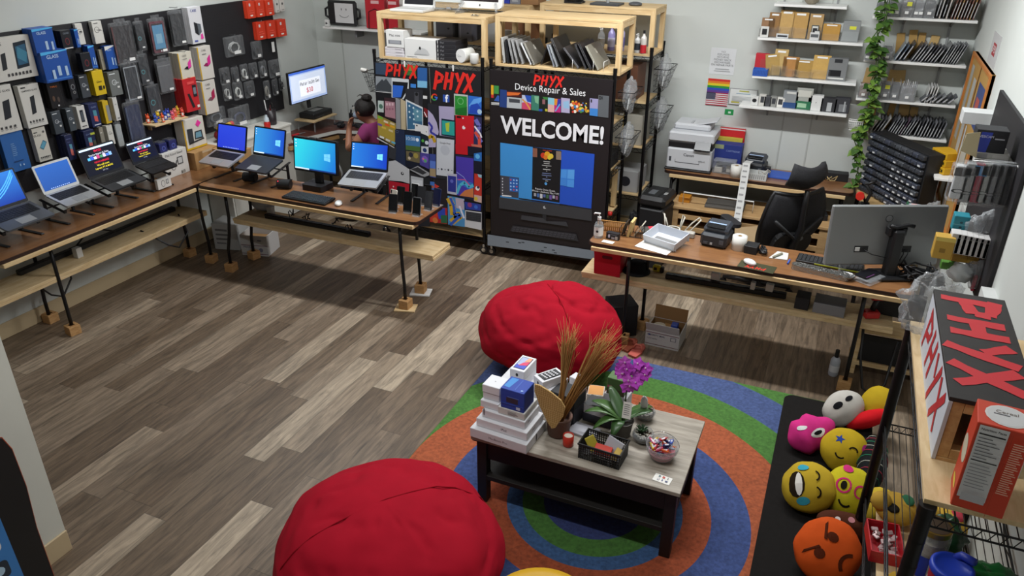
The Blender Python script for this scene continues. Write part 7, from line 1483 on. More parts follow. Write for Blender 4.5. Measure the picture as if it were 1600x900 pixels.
t=thing('cordless_drill','red and black cordless drill at the right end of the low shelf','drill',(.50,5.09,SZ+.03),.4);m=MB(mat('#c02020',.45));m.cyl((-.09,0,.13),(.05,0,.13),.03,n=14);m.build('motor_body',t);MB(BLACK).cyl((.05,0,.13),(.11,0,.13),.02,.012,12).build('chuck',t);m=MB(BLACK);m.tube([(-.05,0,.12),(-.07,0,.03)],.02,8);m.build('handle',t);MB(mat('#b82020',.45)).box((-.075,0,-.0),(.1,.07,.05),.008).build('battery',t)
low('black_case','long black tool case behind the drill on the low shelf',1400,470,(.3,.08,.16),'#161618','case',(),-.1,5.17)
t=thing('pine_shelf_stand','low pine stand with a black front under the right end of the table','shelf',(.60,5.22,0))
for s in(-1,1):MB(PINE).box((s*.2,-.06,.17),(.04,.05,.34),.002).build('post',t);MB(PINE).box((s*.2,.08,.17),(.04,.05,.34),.002).build('post',t)
MB(PINE).box((0,.01,.35),(.46,.22,.022),.002).build('top',t);MB(PINE).box((0,.01,.09),(.46,.2,.03),.002).build('bottom_board',t);MB(mat('#141416',.6)).box((0,-.08,.22),(.36,.02,.2),.002).build('black_panel',t)
MB(BLACK).tube([(.40,5.02,.46),(.42,4.93,.25),(.47,4.86,.06),(.54,4.85,.02),(.60,4.9,.1),(.62,5.0,.38)],.009,6).build('loose_cable',label='black power cord looping down from the right end of the table',cat='cord')
t=thing('open_carton','open white mailing carton of odds and ends under the right table','box',(-.905,5.045,0),-.03);CW=mat('#b8b6b4',.7);CK=mat('#8c6c48',.8);m=MB(CW)
W,D,Hh=.25,.22,.13
for s in(-1,1):m.box((s*W/2,0,Hh/2),(.005,D,Hh));m.box((0,s*D/2,Hh/2),(W,.005,Hh))
m.box((0,0,.003),(W,D,.005));m.use(CK)
for s in(-1,1):m.box((s*(W/2-.004),0,Hh/2),(.003,D-.01,Hh-.01));m.box((0,s*(D/2-.004),Hh/2),(W-.01,.003,Hh-.01))
m.build('body',t)
m=MB(CK);m.xf(T(0,D/2,Hh)@RX(-14)).box((0,0,.05),(W,.004,.1));m.build('flap',t);m=MB(CW);m.xf(T(0,-D/2,Hh)@RX(28)).box((0,0,.045),(W,.004,.09));m.build('flap',t);m=MB(CW);m.xf(T(W/2,0,Hh)@RY(18)).box((0,0,.05),(.004,D,.1));m.build('flap',t)
m=MB();m.xf(T(0,-D/2-.003,0));draw(m,[('r',0,.86,1,.9,'#6c3c44'),('r',0,.12,1,.15,'#6c3c44'),('t','PRIORITY MAIL',.32,.72,.08,'#4a4c60',.01),('r',.08,.68,.14,.76,'#2c3c80'),('r',.75,.55,.92,.8,'#6c6c74'),('r',.77,.58,.9,.77,'#b8b6b4'),('t','FLAT RATE',.2,.5,.06,'#77777c')],W,Hh,0);m.build('print',t)
MB(mat('#c4bca8',.5)).cyl((0,0,0),(0,0,.05),.045,n=20).build('tape_roll',loc=(-.955,5.03,.085),label='cream tape roll inside the open carton',cat='tape');MB(mat('#2c48a0',.5)).box((0,0,.05),(.05,.06,.1),.004).build('blue_packet',loc=(-.845,5.05,.06),label='blue packet inside the open carton',cat='packet');MB(mat('#a88454',.7)).box((0,0,.05),(.08,.08,.1),.003).build('kraft_packet',loc=(-.895,5.095,.006),label='brown packet at the back of the open carton',cat='packet')
carton('subwoofer','black box speaker behind the red beanbag near the table leg',(-1.265,5.06,0),(.2,.2,.26),.6,'#131316',[],'speaker')
for s in(0,1):
 t=thing('sandal','%s coral sandal by the table leg and open carton'%('left','right')[s],'sandal',(-1.13+.075*s,4.86-.06*s,0),-.15);m=MB(mat('#a8543c' if s==0 else '#b8584c',.6));m.prism([(-.035,-.09),(.03,-.1),(.042,-.02),(.03,.08),(0,.11),(-.03,.08),(-.04,0)],0,.018);m.build('sole',t);m=MB(mat('#c06450',.6));m.tube([(-.036,0,.018),(-.02,.02,.05),(.02,.02,.05),(.038,0,.018)],.009,6);m.build('strap',t)
t=thing('spray_bottle','small grey and white spray bottle by the right table leg','bottle',(.285,5.06,0));MB(mat('#a8acb4',.4)).lathe([(.03,0),(.033,.01),(.033,.12),(.022,.14),(.014,.145)],16).build('body',t);MB(mat('#d0d2d4',.5)).cyl((0,0,.035),(0,0,.085),.0338,n=16,caps=False).build('paper_label',t);MB(BLACK).cyl((0,0,.145),(0,0,.2),.014).build('cap',t)
# ---- under the left tables
S1=.4885
strip('black power strip on the second table low shelf',(416,340),(578,370),n=10)
r=random.Random(31)
for i,(px,py)in enumerate(((455,338),(478,345),(523,352),(545,362))):
 p=Pz(px,py,S1+.05);m=MB(BLACK);m.tube([(p.x+.05*math.cos(k)*r.random(),p.y+.03*math.sin(k),S1+.046+.07*r.random())for k in range(9)],.005,5);m.build('plug_cord',label='tangle of black plug cord, %s along the second table power strip'%('first','second','third','fourth')[i],cat='cord',group='cords on the power strip')
p=Pz(424,335,S1);carton('power_adapter','white adapter at the left end of the second table power strip',(p.x,p.y,S1+.002),(.05,.05,.07),0,'#c4c2bc',[],'adapter')
t=thing('power_strip','black power strip along the wall on the left table low shelf','power strip',(-5.33,3.95,S1),R90);MB(BLACK).box((0,0,.02),(1.5,.05,.04),.006).build('bar',t)
for i in range(8):MB(mat('#2c2c30',.5)).box((-.65+i*.18,0,.041),(.03,.03,.003)).build('socket',t)
carton('power_adapter','white adapter on the left table low shelf',(-5.22,3.62,S1),(.05,.05,.08),0,'#c4c2bc',[],'adapter')
for i,pts in enumerate((((-5.33,3.7,.53),(-5.3,3.8,.62),(-5.32,3.95,.58),(-5.3,4.05,.53)),((-5.2,4.2,.50),(-5.02,4.3,.36),(-5.02,4.4,.30),(-5.05,4.55,.38),(-5.2,4.62,.5)),((-5.22,3.2,.47),(-5.15,3.28,.33),(-5.2,3.4,.25),(-5.2,3.5,.36),(-5.2,3.5,.46)))):
 MB(BLACK).tube(pts,.007,6).build('loose_cable',label=('black cord rising behind the left table shelf','black cord drooping below the far end of the left table shelf','black cord drooping below the near end of the left table shelf')[i],cat='cord')
t=thing('white_carton','open white mailing carton under the second table beside a block','box',(-4.83,5.17,0),.25);m=MB(CW);W,D,Hh=.26,.24,.20
for s in(-1,1):m.box((s*W/2,0,Hh/2),(.005,D,Hh));m.box((0,s*D/2,Hh/2),(W,.005,Hh))
m.box((0,0,.003),(W,D,.005));m.build('body',t);m=MB(CK);m.box((0,0,Hh*.6),(W-.012,D-.012,.01));m.build('kraft_inside',t);m=MB();m.xf(T(0,-D/2-.003,0));draw(m,[('r',0,.5,1,.53,'#6c3c54'),('r',0,.08,1,.11,'#6c3c54'),('t','PRIORITY',.3,.42,.1,'#55566c'),('c',.75,.3,.08,.08,'#77778c'),('r',.65,.75,.8,.8,'#55566c')],W,Hh,0);m.build('print',t)
carton('white_carton','taller printed white carton in the corner under the tables',(-5.17,5.18,0),(.25,.26,.26),.25,'#b0b0ae',[('r',.12,.72,.6,.8,'#6c6c6c'),('r',.12,.55,.7,.62,'#6c6c6c'),('r',.12,.38,.65,.45,'#6c6c6c'),('r',.12,.22,.5,.28,'#77777a')])
crumple('white_bag','white plastic bag on the second table low shelf',(-4.60,5.03,S1),(.13,.05,.075),mat('#b8bcc4',.5),'bag',17)
# ------ rug
def rugmat():
 m=bpy.data.materials.new('ring_rug');m.use_nodes=True;nt=m.node_tree;b=nt.nodes['Principled BSDF'];b.inputs['Roughness'].default_value=.95;N=nt.nodes.new;K=nt.links.new
 tc=N('ShaderNodeTexCoord');ln=N('ShaderNodeVectorMath');ln.operation='LENGTH';sp=N('ShaderNodeSeparateXYZ');cb=N('ShaderNodeCombineXYZ');K(tc.outputs['Object'],sp.inputs[0]);K(sp.outputs[0],cb.inputs[0]);K(sp.outputs[1],cb.inputs[1]);K(cb.outputs[0],ln.inputs[0])
 dv=N('ShaderNodeMath');dv.operation='DIVIDE';dv.inputs[1].default_value=2.0;K(ln.outputs['Value'],dv.inputs[0]);rp=N('ShaderNodeValToRGB');rp.color_ramp.interpolation='CONSTANT';e=rp.color_ramp.elements
 st=((0,'#2c3764'),(.27,'#3f6a2c'),(.385,'#36557f'),(.475,'#98482a'),(.625,'#38497a'),(.825,'#9c5030'),(1.11,'#44702f'),(1.345,'#42527e'),(1.61,'#44702f'))
 e[0].color=lin(st[0][1]);e[1].position=st[1][0]/2;e[1].color=lin(st[1][1])
 for q,c in st[2:]:x=e.new(q/2);x.color=lin(c)
 K(dv.outputs[0],rp.inputs[0]);nz=N('ShaderNodeTexNoise');nz.inputs['Scale'].default_value=55;nz.inputs['Detail'].default_value=5;K(tc.outputs['Object'],nz.inputs['Vector']);mr=N('ShaderNodeMapRange');mr.inputs['From Min'].default_value=.3;mr.inputs['From Max'].default_value=.7;mr.inputs['To Min'].default_value=.72;mr.inputs['To Max'].default_value=1.28;K(nz.outputs['Fac'],mr.inputs['Value'])
 v=N('ShaderNodeVectorMath');v.operation='SCALE';K(rp.outputs[0],v.inputs[0]);K(mr.outputs[0],v.inputs['Scale']);K(v.outputs[0],b.inputs['Base Color']);bp=N('ShaderNodeBump');bp.inputs['Strength'].default_value=.5;bp.inputs['Distance'].default_value=.006;K(nz.outputs['Fac'],bp.inputs['Height']);K(bp.outputs[0],b.inputs['Normal'])
 return m
MB(rugmat()).box((0,0,.005),(2.24,3.08,.01),.003).build('rug',loc=(-.85,3.13,0),label='large rug of blue, green and orange rings',cat='rug')
RG=.0105
# ---- beanbags
def beanbag(label,loc,rad,seed,m,folds):
 off=Vector((seed*5.1,seed*2.3,1.7))
 def fn(d,p):
  k=1+.07*noise.noise(d*1.6+off)+.025*noise.noise(d*4+off)
  for(ax,fr,am)in folds:k+=am*max(0,1-abs(math.sin(fr*(d.dot(Vector(ax))+.08*noise.noise(d*3+off))))*7)
  k-=.16*max(0,.9-abs(noise.noise(d*2.1-off))*6-.55)*(.5+.5*d.z)
  q=p*k
  if d.z<0:q=Vector((q.x*(1+.1*-d.z),q.y*(1+.1*-d.z),q.z))
  return Vector((q.x,q.y,max(q.z,-rad[2]+.001)))
 t=thing('beanbag',label,'beanbag',loc);b=MB(m);b.ell((0,0,rad[2]),rad,72,44,fn);subsurf(b.build('cover',t))
 s=MB(mat('#8a0a1a',.9));pts=[]
 for i in range(25):
  th=PI*1.8*(i/24-.5);d=Vector((math.sin(th)*.6,math.sin(th)*.8*(1 if seed==1 else-1),math.cos(th)));q=fn(d,Vector((d.x*rad[0],d.y*rad[1],d.z*rad[2])));pts.append(Vector((0,0,rad[2]))+q*1.002)
 s.tube(pts,.0035,5);s.build('seam',t)
REDF=mat('#9a0e22',.9,var=.06,scale=8,bump=.25);
beanbag('big red beanbag in the front at the bottom of the room',(-1.53,2.16,RG),(.53,.50,.285),1,REDF,[((.3,-.2,1),5.2,-.03),((1,.3,.2),4.1,-.02),((-.2,.9,.6),7.0,-.015)])
beanbag('red beanbag behind the coffee table with dried grass before it',(-1.56,4.33,RG),(.5,.46,.31),2,REDF,[((.5,.3,1),6.2,-.06),((-.6,.8,.4),5.0,-.045)])
t=thing('round_stool','yellow round stool top peeking in at the bottom edge','stool',(-.735,2.02,RG));MB(mat('#c89a10',.5)).lathe([(0,.36),(.2,.36),(.225,.37),(.23,.385),(.225,.398),(.19,.405),(0,.407)],40).build('seat',t)
for k in range(4):a=PI/4+k*PI/2;MB(BLACK).cyl((.15*math.cos(a),.15*math.sin(a),.36),(.19*math.cos(a),.19*math.sin(a),.0),.016).build('leg',t)
# ---- coffee table
cx0,cx1,cy0,cy1,CZ=-1.46,-.365,2.862,3.485,.46
ct=thing('coffee_table','low coffee table with a weathered grey top and black legs','table',((cx0+cx1)/2,(cy0+cy1)/2,RG));w,d=cx1-cx0,cy1-cy0;BW=mat('#15120f',.5)
MB(wood('#837a6d','#aba294',3,(1.5,11,11),.5)).box((0,0,CZ-RG-.011),(w,d,.022),.002).build('tabletop',ct)
MB(BW).box((0,0,CZ-RG-.0265),(w-.012,d-.012,.008)).build('under_edge',ct)
for sx in(-1,1):
 for sy in(-1,1):MB(BW).box((sx*(w/2-.045),sy*(d/2-.06),(CZ-.03)/2-RG/2),(.055,.055,CZ-.03-RG),.002).build('leg',ct)
for sy in(-1,1):MB(BW).box((0,sy*(d/2-.055),CZ-RG-.095),(w-.14,.02,.13),.002).build('apron',ct)
for sx in(-1,1):MB(BW).box((sx*(w/2-.045),0,CZ-RG-.095),(.02,d-.17,.13),.002).build('apron',ct)
MB(mat('#16130f',.6)).box((0,0,.17),(w-.07,d-.07,.03),.002).build('lower_shelf',ct)
cc=lambda x,y,z=CZ:Pz(720+x/2.6475,440+y/2.6475,z)
Z1=CZ+.0008
def cb(name,label,x,y,z,size,col,ops=(),cat='box',rz=-.06,group=None,top=None,side=None):
 o=carton(name,label,(x,y,z),size,rz,col,ops,cat,group,side)
 if top:
  m=MB();m.xf(T(0,0,size[2]+.0003)@RX(-90));draw(m,[(q[0],)+q[1:]for q in top],size[0],size[1],0);me=m.build('lid_print',o);me.location=(0,-size[1]/2,0)
 return o
WB='#d2d2d6'
x0,y0=-1.292,2.965
cb('laptop_box','largest flat white box at the bottom of the front pile',x0,y0,Z1,(.325,.235,.055),WB,[('t','MacBook Pro',.5,.5,.06,'#8c8c92')],side=[('c',.5,.5,.03,.1,'#333338')])
cb('tablet_box','white tablet box lying on the largest flat white box',x0+.005,y0+.012,Z1+.056,(.29,.20,.048),'#d6d6da',[('t','iPad',.55,.5,.07,'#55555a')],side=[('t','iPad',.4,.5,.1,'#333338')])
cb('white_box','mid white box third from the bottom of the front pile',x0+.005,y0+.02,Z1+.105,(.245,.17,.045),WB,[('c',.05,.8,.02,.1,'#77777c')],side=[('t','iPad',.3,.5,.12,'#333338')])
cb('white_box','pale box with tiny print right under the blue box',x0+.045,y0+.02,Z1+.151,(.15,.155,.04),'#cacac6',lines(.38,.2,.8,.8,4,'#88888a'),side=lines(.1,.2,.8,.8,4,'#a4a4a6'))
cb('white_box','white box piece at the left under the small white cubes',x0-.085,y0+.03,Z1+.151,(.105,.14,.04),'#d4d4d8')
cb('white_box','lower small white cube left of the blue box',x0-.085,y0+.03,Z1+.192,(.095,.10,.04),'#cfcfd3')
cb('white_box','upper small white cube with a lid left of the blue box',x0-.085,y0+.03,Z1+.2325,(.10,.105,.045),'#dadade',[],top=[('c',.5,.5,.04,.03,'#77777c')])
cb('blue_box','royal blue box on top of the front pile',x0+.048,y0+.005,Z1+.1925,(.13,.12,.115),'#20409c',[('r',.25,.35,.75,.6,'#2a3040'),('r',.3,.62,.8,.66,'#5c78c0'),('r',.68,.08,.85,.22,'#b8c4dc'),('r',0,.25,1,.3,'#2c58b8')],top=[('p',[(.05,.2),(.3,.15),(.4,.9),(.1,.9)],'#3a84c8'),('r',.55,.1,.6,.9,'#3458b0'),('c',.85,.15,.05,.05,'#88a8d8')],side=[('r',.1,.1,.9,.9,'#1a2c70')])
px_,py_=-1.30,3.20
phs=[('c',.5,.5,.09,.12,'#22222a')]
cb('white_box','big white box at the back left corner under the phone boxes',px_-.02,py_+.05,Z1,(.24,.16,.16),'#cdcdd1');
cb('phone_box','lower white phone box of the back left stack',px_-.02,py_+.03,Z1+.161,(.085,.155,.05),'#d8d8dc',phs);cb('phone_box','upper white phone box with a colourful screen picture',px_-.02,py_+.03,Z1+.212,(.085,.155,.055),'#dcdce0',phs,top=[('r',.12,.12,.88,.9,'#2c3050'),('r',.16,.15,.84,.87,'#a8b4d4'),('p',[(.16,.15),(.84,.15),(.84,.45),(.4,.3),(.16,.4)],'#4a58c0'),('p',[(.3,.3),(.84,.4),(.84,.65),(.5,.55)],'#d8486c'),('p',[(.5,.6),(.84,.65),(.84,.87),(.6,.87)],'#e8a080')])
cb('white_box','flat white boxes under the icon-covered phone box',px_+.125,py_+.06,Z1,(.14,.17,.17),'#d4d4d8',rz=-.1)
cb('phone_box','white phone box with a black icon screen picture, tilted',px_+.125,py_+.05,Z1+.171,(.085,.15,.05),'#dadade',phs,rz=-.6,top=[('r',.12,.12,.88,.9,'#26282c')]+[('r',.2+c*.18,.22+r_*.15,.3+c*.18,.3+r_*.15,'#c8c8cc')for c in range(4)for r_ in range(4)])
cb('phone_box','white phone box leaning behind the dried grass',-1.06,3.40,Z1,(.08,.06,.15),'#d4d4d8',rz=-.3)
cb('black_box','black phone box half hidden by the dried grass',-1.055,3.215,Z1+.108,(.15,.12,.07),'#1b1b1f',[('t','S',.6,.5,.2,'#88888c')],rz=-.2);cb('dark_box','dark box under the black phone box',-1.055,3.22,Z1,(.14,.11,.107),'#34343c',rz=-.2)
cb('white_box','white box with a black lid behind the orchid',-.885,3.27,Z1+.051,(.16,.1,.055),'#d0d0d4',[('t','iPhone',.75,.5,.1,'#55555a')],rz=-.12,top=[('r',0,0,1,1,'#26282c')]);cb('dark_box','dark slate box under the white one behind the orchid',-.885,3.27,Z1,(.165,.105,.05),'#3a3c46',rz=-.12)
cb('white_box','flat silvery box lying before the dark slate box',-.93,3.135,Z1,(.15,.1,.012),'#b0b0b8',rz=-.12)
cb('green_box','olive green tea box with a pink corner behind the orchid',-.84,3.42,Z1+.101,(.1,.08,.1),'#4a6a38',[('r',0,0,1,.35,'#4a4424'),('r',.05,.4,.3,.55,'#b8486c')],rz=-.08,top=[('t','AA',.5,.5,.22,'#c8d8b8')]);cb('white_box','white box under the green tea box',-.835,3.42,Z1,(.13,.09,.1),'#c8c8cc',rz=-.08)
cb('orange_box','white box with an orange picture beside the green tea box',-.955,3.40,Z1,(.09,.1,.09),'#cfc8c0',[('c',.5,.5,.2,.2,'#44444a')],rz=.2,top=[('r',.05,.05,.95,.95,'#d09048')])
p=cc(395,640);t=thing('dried_grass_pot','brown pot of dried brown grass on the coffee table','dried grass',(p.x,p.y+.03,Z1))
MB(mat('#6a4c40',.6)).lathe([(.05,0),(.056,.004),(.066,.1),(.071,.102),(.071,.115),(.062,.115),(.055,.08),(0,.08)],24).build('pot',t)
r=random.Random(41)
for c,(lx,ly,n,sp)in(('left',(.0,.12,85,.034)),('right',(.2,.16,95,.06))):
 m=MB();cols=[mat('#a87c4a',.9),mat('#b88c54',.9),mat('#946638',.9)]
 for i in range(n):
  m.use(cols[i%3]);a=r.uniform(0,2*PI);q=r.random()**.6;h=r.uniform(.44,.6);sx,sy=sp*q*math.cos(a),sp*q*math.sin(a)
  m.tube([(.025*q*math.cos(a),.025*q*math.sin(a),.08),(lx*.35+sx*.3,ly*.35+sy*.3,h*.5),(lx*.8+sx*.9+r.uniform(-.012,.012),ly*.8+sy*.9,h*.88),(lx+sx*1.5+r.uniform(-.03,.03),ly+sy*1.4,h+r.uniform(-.04,.05))],[.0026,.0022,.0015,.0006],3)
 m.build('grass_bunch',t)
fanm=bpy.data.materials.new('woven_palm');fanm.use_nodes=True;nt=fanm.node_tree;bs=nt.nodes['Principled BSDF'];bs.inputs['Roughness'].default_value=.7;tc=nt.nodes.new('ShaderNodeTexCoord');mp=nt.nodes.new('ShaderNodeMapping');mp.inputs['Rotation'].default_value=(0,.7,0);mp.inputs['Scale'].default_value=(120,120,120);ck=nt.nodes.new('ShaderNodeTexChecker');ck.inputs['Scale'].default_value=1;ck.inputs['Color1'].default_value=lin('#c8a86c');ck.inputs['Color2'].default_value=lin('#a8854c');nt.links.new(tc.outputs['Object'],mp.inputs[0]);nt.links.new(mp.outputs[0],ck.inputs[0]);nt.links.new(ck.outputs[0],bs.inputs['Base Color'])
m=MB(fanm);m.xf(T(-.01,-.075,.08)@RX(6)@RX(90)).prism([(0,0),(.02,.01),(.062,.10),(.072,.16),(.05,.2),(0,.235),(-.06,.262),(-.088,.262),(-.09,.22),(-.06,.12),(-.02,.03)],-.004,.004);m.build('woven_fan',t)
p=cc(441,680);t=thing('candle','small red glass candle before the brown pot','candle',(p.x,p.y+.01,Z1));MB(mat('#b83020',.3)).lathe([(.026,0),(.028,.004),(.028,.062),(.024,.062),(.024,.05),(0,.05)],18).build('glass',t);MB(mat('#d8d0c0',.6)).cyl((0,0,.05),(0,0,.055),.0235,n=18).build('wax',t)
ba,bb_=cc(490,728),cc(655,780);p=(ba+bb_)/2;an=math.atan2(bb_.y-ba.y,bb_.x-ba.x);t=thing('mesh_basket','black plastic mesh basket of papers and candy on the coffee table','basket',(p.x+.0,p.y+.065,Z1),an);m=MB(mat('#121214',.4));W,D,Hh=.205,.125,.085
for k in range(19):x=-W/2+W*k/18;m.box((x*1.03,-D/2-.004,Hh/2),(.0045,.003,Hh));m.box((x*1.03,D/2+.004,Hh/2),(.0045,.003,Hh))
for k in range(12):y=-D/2+D*k/11;m.box((-W/2-.004,y,Hh/2),(.003,.0045,Hh));m.box((W/2+.004,y,Hh/2),(.003,.0045,Hh))
for j in range(6):
 z=.004+Hh*j/6;s=1
 for sy in(-1,1):m.box((0,sy*(D/2+.004),z),(W+.01,.003,.0035));m.box((sy*(W/2+.004),0,z),(.003,D+.01,.0035))
for sy in(-1,1):m.box((0,sy*(D/2+.006),Hh),(W+.022,.007,.012),.002);m.box((sy*(W/2+.006),0,Hh),(.007,D+.012,.012),.002)
m.box((0,0,.003),(W,D,.005));m.build('body',t);bp_=(p.x,p.y+.065)
def inb(name,label,dx,dy,z,size,col,rot,cat):c,s=math.cos(an),math.sin(an);m=MB(mat(col,.5));m.box((0,0,0),size,.002);m.build(name,loc=(bp_[0]+dx*c-dy*s,bp_[1]+dx*s+dy*c,Z1+z),rot=rot,label=label,cat=cat)
inb('red_card','bright red card box in the mesh basket',.005,-.02,.05,(.085,.05,.03),'#c83420',(.3,.1,an+.1),'card');inb('white_packet','white packet leaning in the mesh basket',.045,.02,.06,(.09,.012,.08),'#b8b8c0',(-.5,.2,an-.2),'packet');inb('yellow_packet','yellow packet at the left in the mesh basket',-.06,.0,.055,(.05,.012,.08),'#b8a838',(-.5,-.4,an+.7),'packet');inb('striped_packet','colourful small packet at the right in the mesh basket',.075,-.02,.05,(.03,.05,.05),'#b89838',(.2,.4,an),'packet')
p=cc(660,640);t=thing('orchid','purple orchid with broad leaves in a grey pot on the coffee table','orchid',(p.x,p.y+.02,Z1));MB(mat('#5c5854',.5)).lathe([(.042,0),(.046,.004),(.056,.085),(.06,.09),(.056,.092),(.048,.075),(0,.075)],22).build('pot',t)
def leaf(P,dirn,L,W,droop,m):
 d=Vector(dirn).normalized();s=d.cross(Vector((0,0,1))).normalized();vs=[];n=9
 for i in range(n+1):
  u=i/n;c=Vector(P)+d*L*u+Vector((0,0,1))*(L*.75*u-droop*u*u);w=W*math.sin(PI*min(.98,u*.92+.06))**.7
  vs+=[c-s*w+Vector((0,0,w*.3)),c,c+s*w+Vector((0,0,w*.3))]
 fs=[]
 for i in range(n):a=i*3;fs+=[(a,a+1,a+4,a+3),(a+1,a+2,a+5,a+4)]
 return MB(m).add(vs,fs,True)
GL=mat('#35552a',.35);GL2=mat('#42642e',.35)
for i,(dr_,L,W,dp)in enumerate((((-.9,.25,0),.19,.034,.10),((-.8,.9,0),.17,.032,.02),((-.7,-.5,0),.16,.026,.15),((.85,.45,0),.15,.028,.06),((.8,.9,0),.18,.028,.10),((-.2,-1,0),.11,.03,.12),((-1,-.15,0),.2,.026,.13))):o=leaf((0,0,.085),dr_,L,W,dp,GL if i%2 else GL2).build('leaf',t);md=o.modifiers.new('thick','SOLIDIFY');md.thickness=.002
MB(mat('#2f3c22',.6)).tube([(0,0,.08),(.005,.01,.25),(.0,.03,.33),(.02,.05,.38),(.07,.05,.37)],.004,6).build('stem',t);MB(mat('#26221a',.6)).cyl((.01,0,.08),(.0,.02,.36),.003,n=6).build('support_stick',t)
PU=[mat('#c64cce',.5),mat('#d460d8',.5),mat('#b43cbc',.5)];r=random.Random(17)
for i in range(24):
 a=r.uniform(0,2*PI);c=Vector((.025+.075*math.cos(a)*r.random()**.5,.03+.035*r.uniform(-1,1),.375+.07*math.sin(a)*r.random()**.5))
 if i>20:c=Vector((.0+.02*(i-21),.02,.28+.012*(i-21)))
 m=MB(PU[i%3]);fz=Vector((r.uniform(-.6,.6),-1,r.uniform(0,.8))).normalized();ux=fz.cross(Vector((0,0,1))).normalized();uz=ux.cross(fz)
 for k in range(5):
  b=PI/2+k*2*PI/5;d=ux*math.cos(b)+uz*math.sin(b);s=fz.cross(d);L=.036;m.add([c,c+d*L*.5+s*L*.5+fz*.003,c+d*L+fz*.001-fz*.004,c+d*L*.5-s*L*.5+fz*.003],[(0,1,2,3)])
 m.use(mat('#d8b0d0',.5)).ell(c+fz*.005,(.005,.005,.006),8,6);m.build('flower',t)
MB(PAPER).xf(T(.03,-.05,.19)@RX(-10)).box((0,0,0),(.045,.002,.09)).build('tag_card',t);m=MB(mat('#88888a',.6));m.xf(T(.03,-.0515,.19)@RX(-10));[m.rect(-.016,.03-k*.011,.012,.034-k*.011,0)for k in range(6)];m.build('tag_print',t)
m=MB(mat('#c8c8c4',.7));m.ell((.085,.09,.16),(.02,.012,.045),10,8,lambda d,q:q*(1+.4*noise.noise(d*3)));m.build('white_wrap',t)
for i,(x,y)in enumerate(((755,572),(748,668))):
 p=cc(x,y);t=thing('succulent_bowl','%s clear bowl of white pebbles with a small succulent'%('rear','front')[i],'planter',(p.x,p.y+.02,Z1));MB(CLRB).lathe([(.03,0),(.052,.02),(.058,.04),(.05,.06),(.047,.06),(.053,.04),(.045,.02),(0,.006)],22).build('glass_bowl',t);MB(mat('#3c3428',.9)).lathe([(.028,.007),(.047,.022),(.051,.036),(0,.038)],18).build('soil',t)
 r=random.Random(50+i);m=MB(mat('#b8b4a8',.7))
 for k in range(70):a=r.uniform(0,2*PI);q=.047*r.random()**.5;m.ell((q*math.cos(a),q*math.sin(a),.042+.004*r.random()),(.006,.005,.004),6,4)
 m.build('pebbles',t);m=MB(mat('#2c4a2a',.5))
 for k in range(22):a=k*2.4;h=.02+.02*r.random();m.tube([(-.01,.005,.045),(-.01+.02*math.cos(a),.005+.02*math.sin(a),.045+h),(-.01+.032*math.cos(a),.005+.032*math.sin(a),.05+h)],[.005,.004,.001],4)
 m.build('succulent',t)
p=cc(826,735);BX_,BY_=p.x,p.y+.015;t=thing('candy_bowl','clear bowl with a wire handle heaped with wrapped candy','bowl',(BX_,BY_,Z1));MB(CLRB).lathe([(.045,0),(.055,.006),(.078,.05),(.083,.085),(.08,.085),(.074,.05),(.05,.01),(0,.008)],28).build('glass_bowl',t);MB(mat('#c06878',.4)).cyl((0,0,.012),(0,0,.04),.055,.066,20).build('pink_candy_bottom',t);MB(CHROME).tube([(-.082*math.cos(a),0,.085+.07*math.sin(a))for a in[i*PI/14 for i in range(15)]],.0015,5).build('wire_handle',t)
r=random.Random(61);wr=[('blue','#2448a8'),('red','#b8242c'),('orange','#d05a20'),('silver','#a8a8b4'),('yellow','#d0b028'),('dark blue','#1c2458'),('pink','#d04870')]
for i in range(30):
 a=r.uniform(0,2*PI);q=.058*r.random()**.5;z=.055+.033*(i/30)+.012*(1-q/.058);m=MB(mat(wr[i%7][1],.35));m.box((0,0,0),(.038,.014,.011),.003);m.use(mat('#c8c8d0',.4)).box((0,0,.0056),(.018,.008,.001));m.use(mat(wr[i%7][1],.35))
 for s in(-1,1):m.add([(s*.019,0,0),(s*.028,-.008,.002),(s*.028,.008,-.002)],[(0,1,2),(2,1,0)])
 m.build('wrapped_candy',loc=(BX_+q*math.cos(a),BY_+q*math.sin(a),Z1+z),rot=(r.uniform(-.4,.4),r.uniform(-.5,.5),r.uniform(0,PI)),label='%s wrapped candy in the wire-handled bowl'%wr[i%7][0],cat='candy',group='%s candies in the bowl'%wr[i%7][0])
p=cc(834,818);t=thing('info_card','small white card with coloured symbols at the table corner','card',(p.x,p.y,Z1),-.12);MB(PAPER).box((0,0,.0005),(.085,.055,.001)).build('card',t);m=MB();m.xf(T(0,-.0275,.0013)@RX(-90));draw(m,[('c',.3,.3,.07,.1,'#444a70'),('c',.3,.3,.045,.065,'#eceae4'),('r',.5,.2,.56,.42,'#2c4080'),('r',.7,.22,.84,.4,'#3c4470'),('r',.46,.6,.6,.84,'#b83828'),('r',.75,.6,.8,.84,'#888888'),('r',.24,.62,.34,.82,'#55707c')],.085,.055,0);m.build('symbols',t)
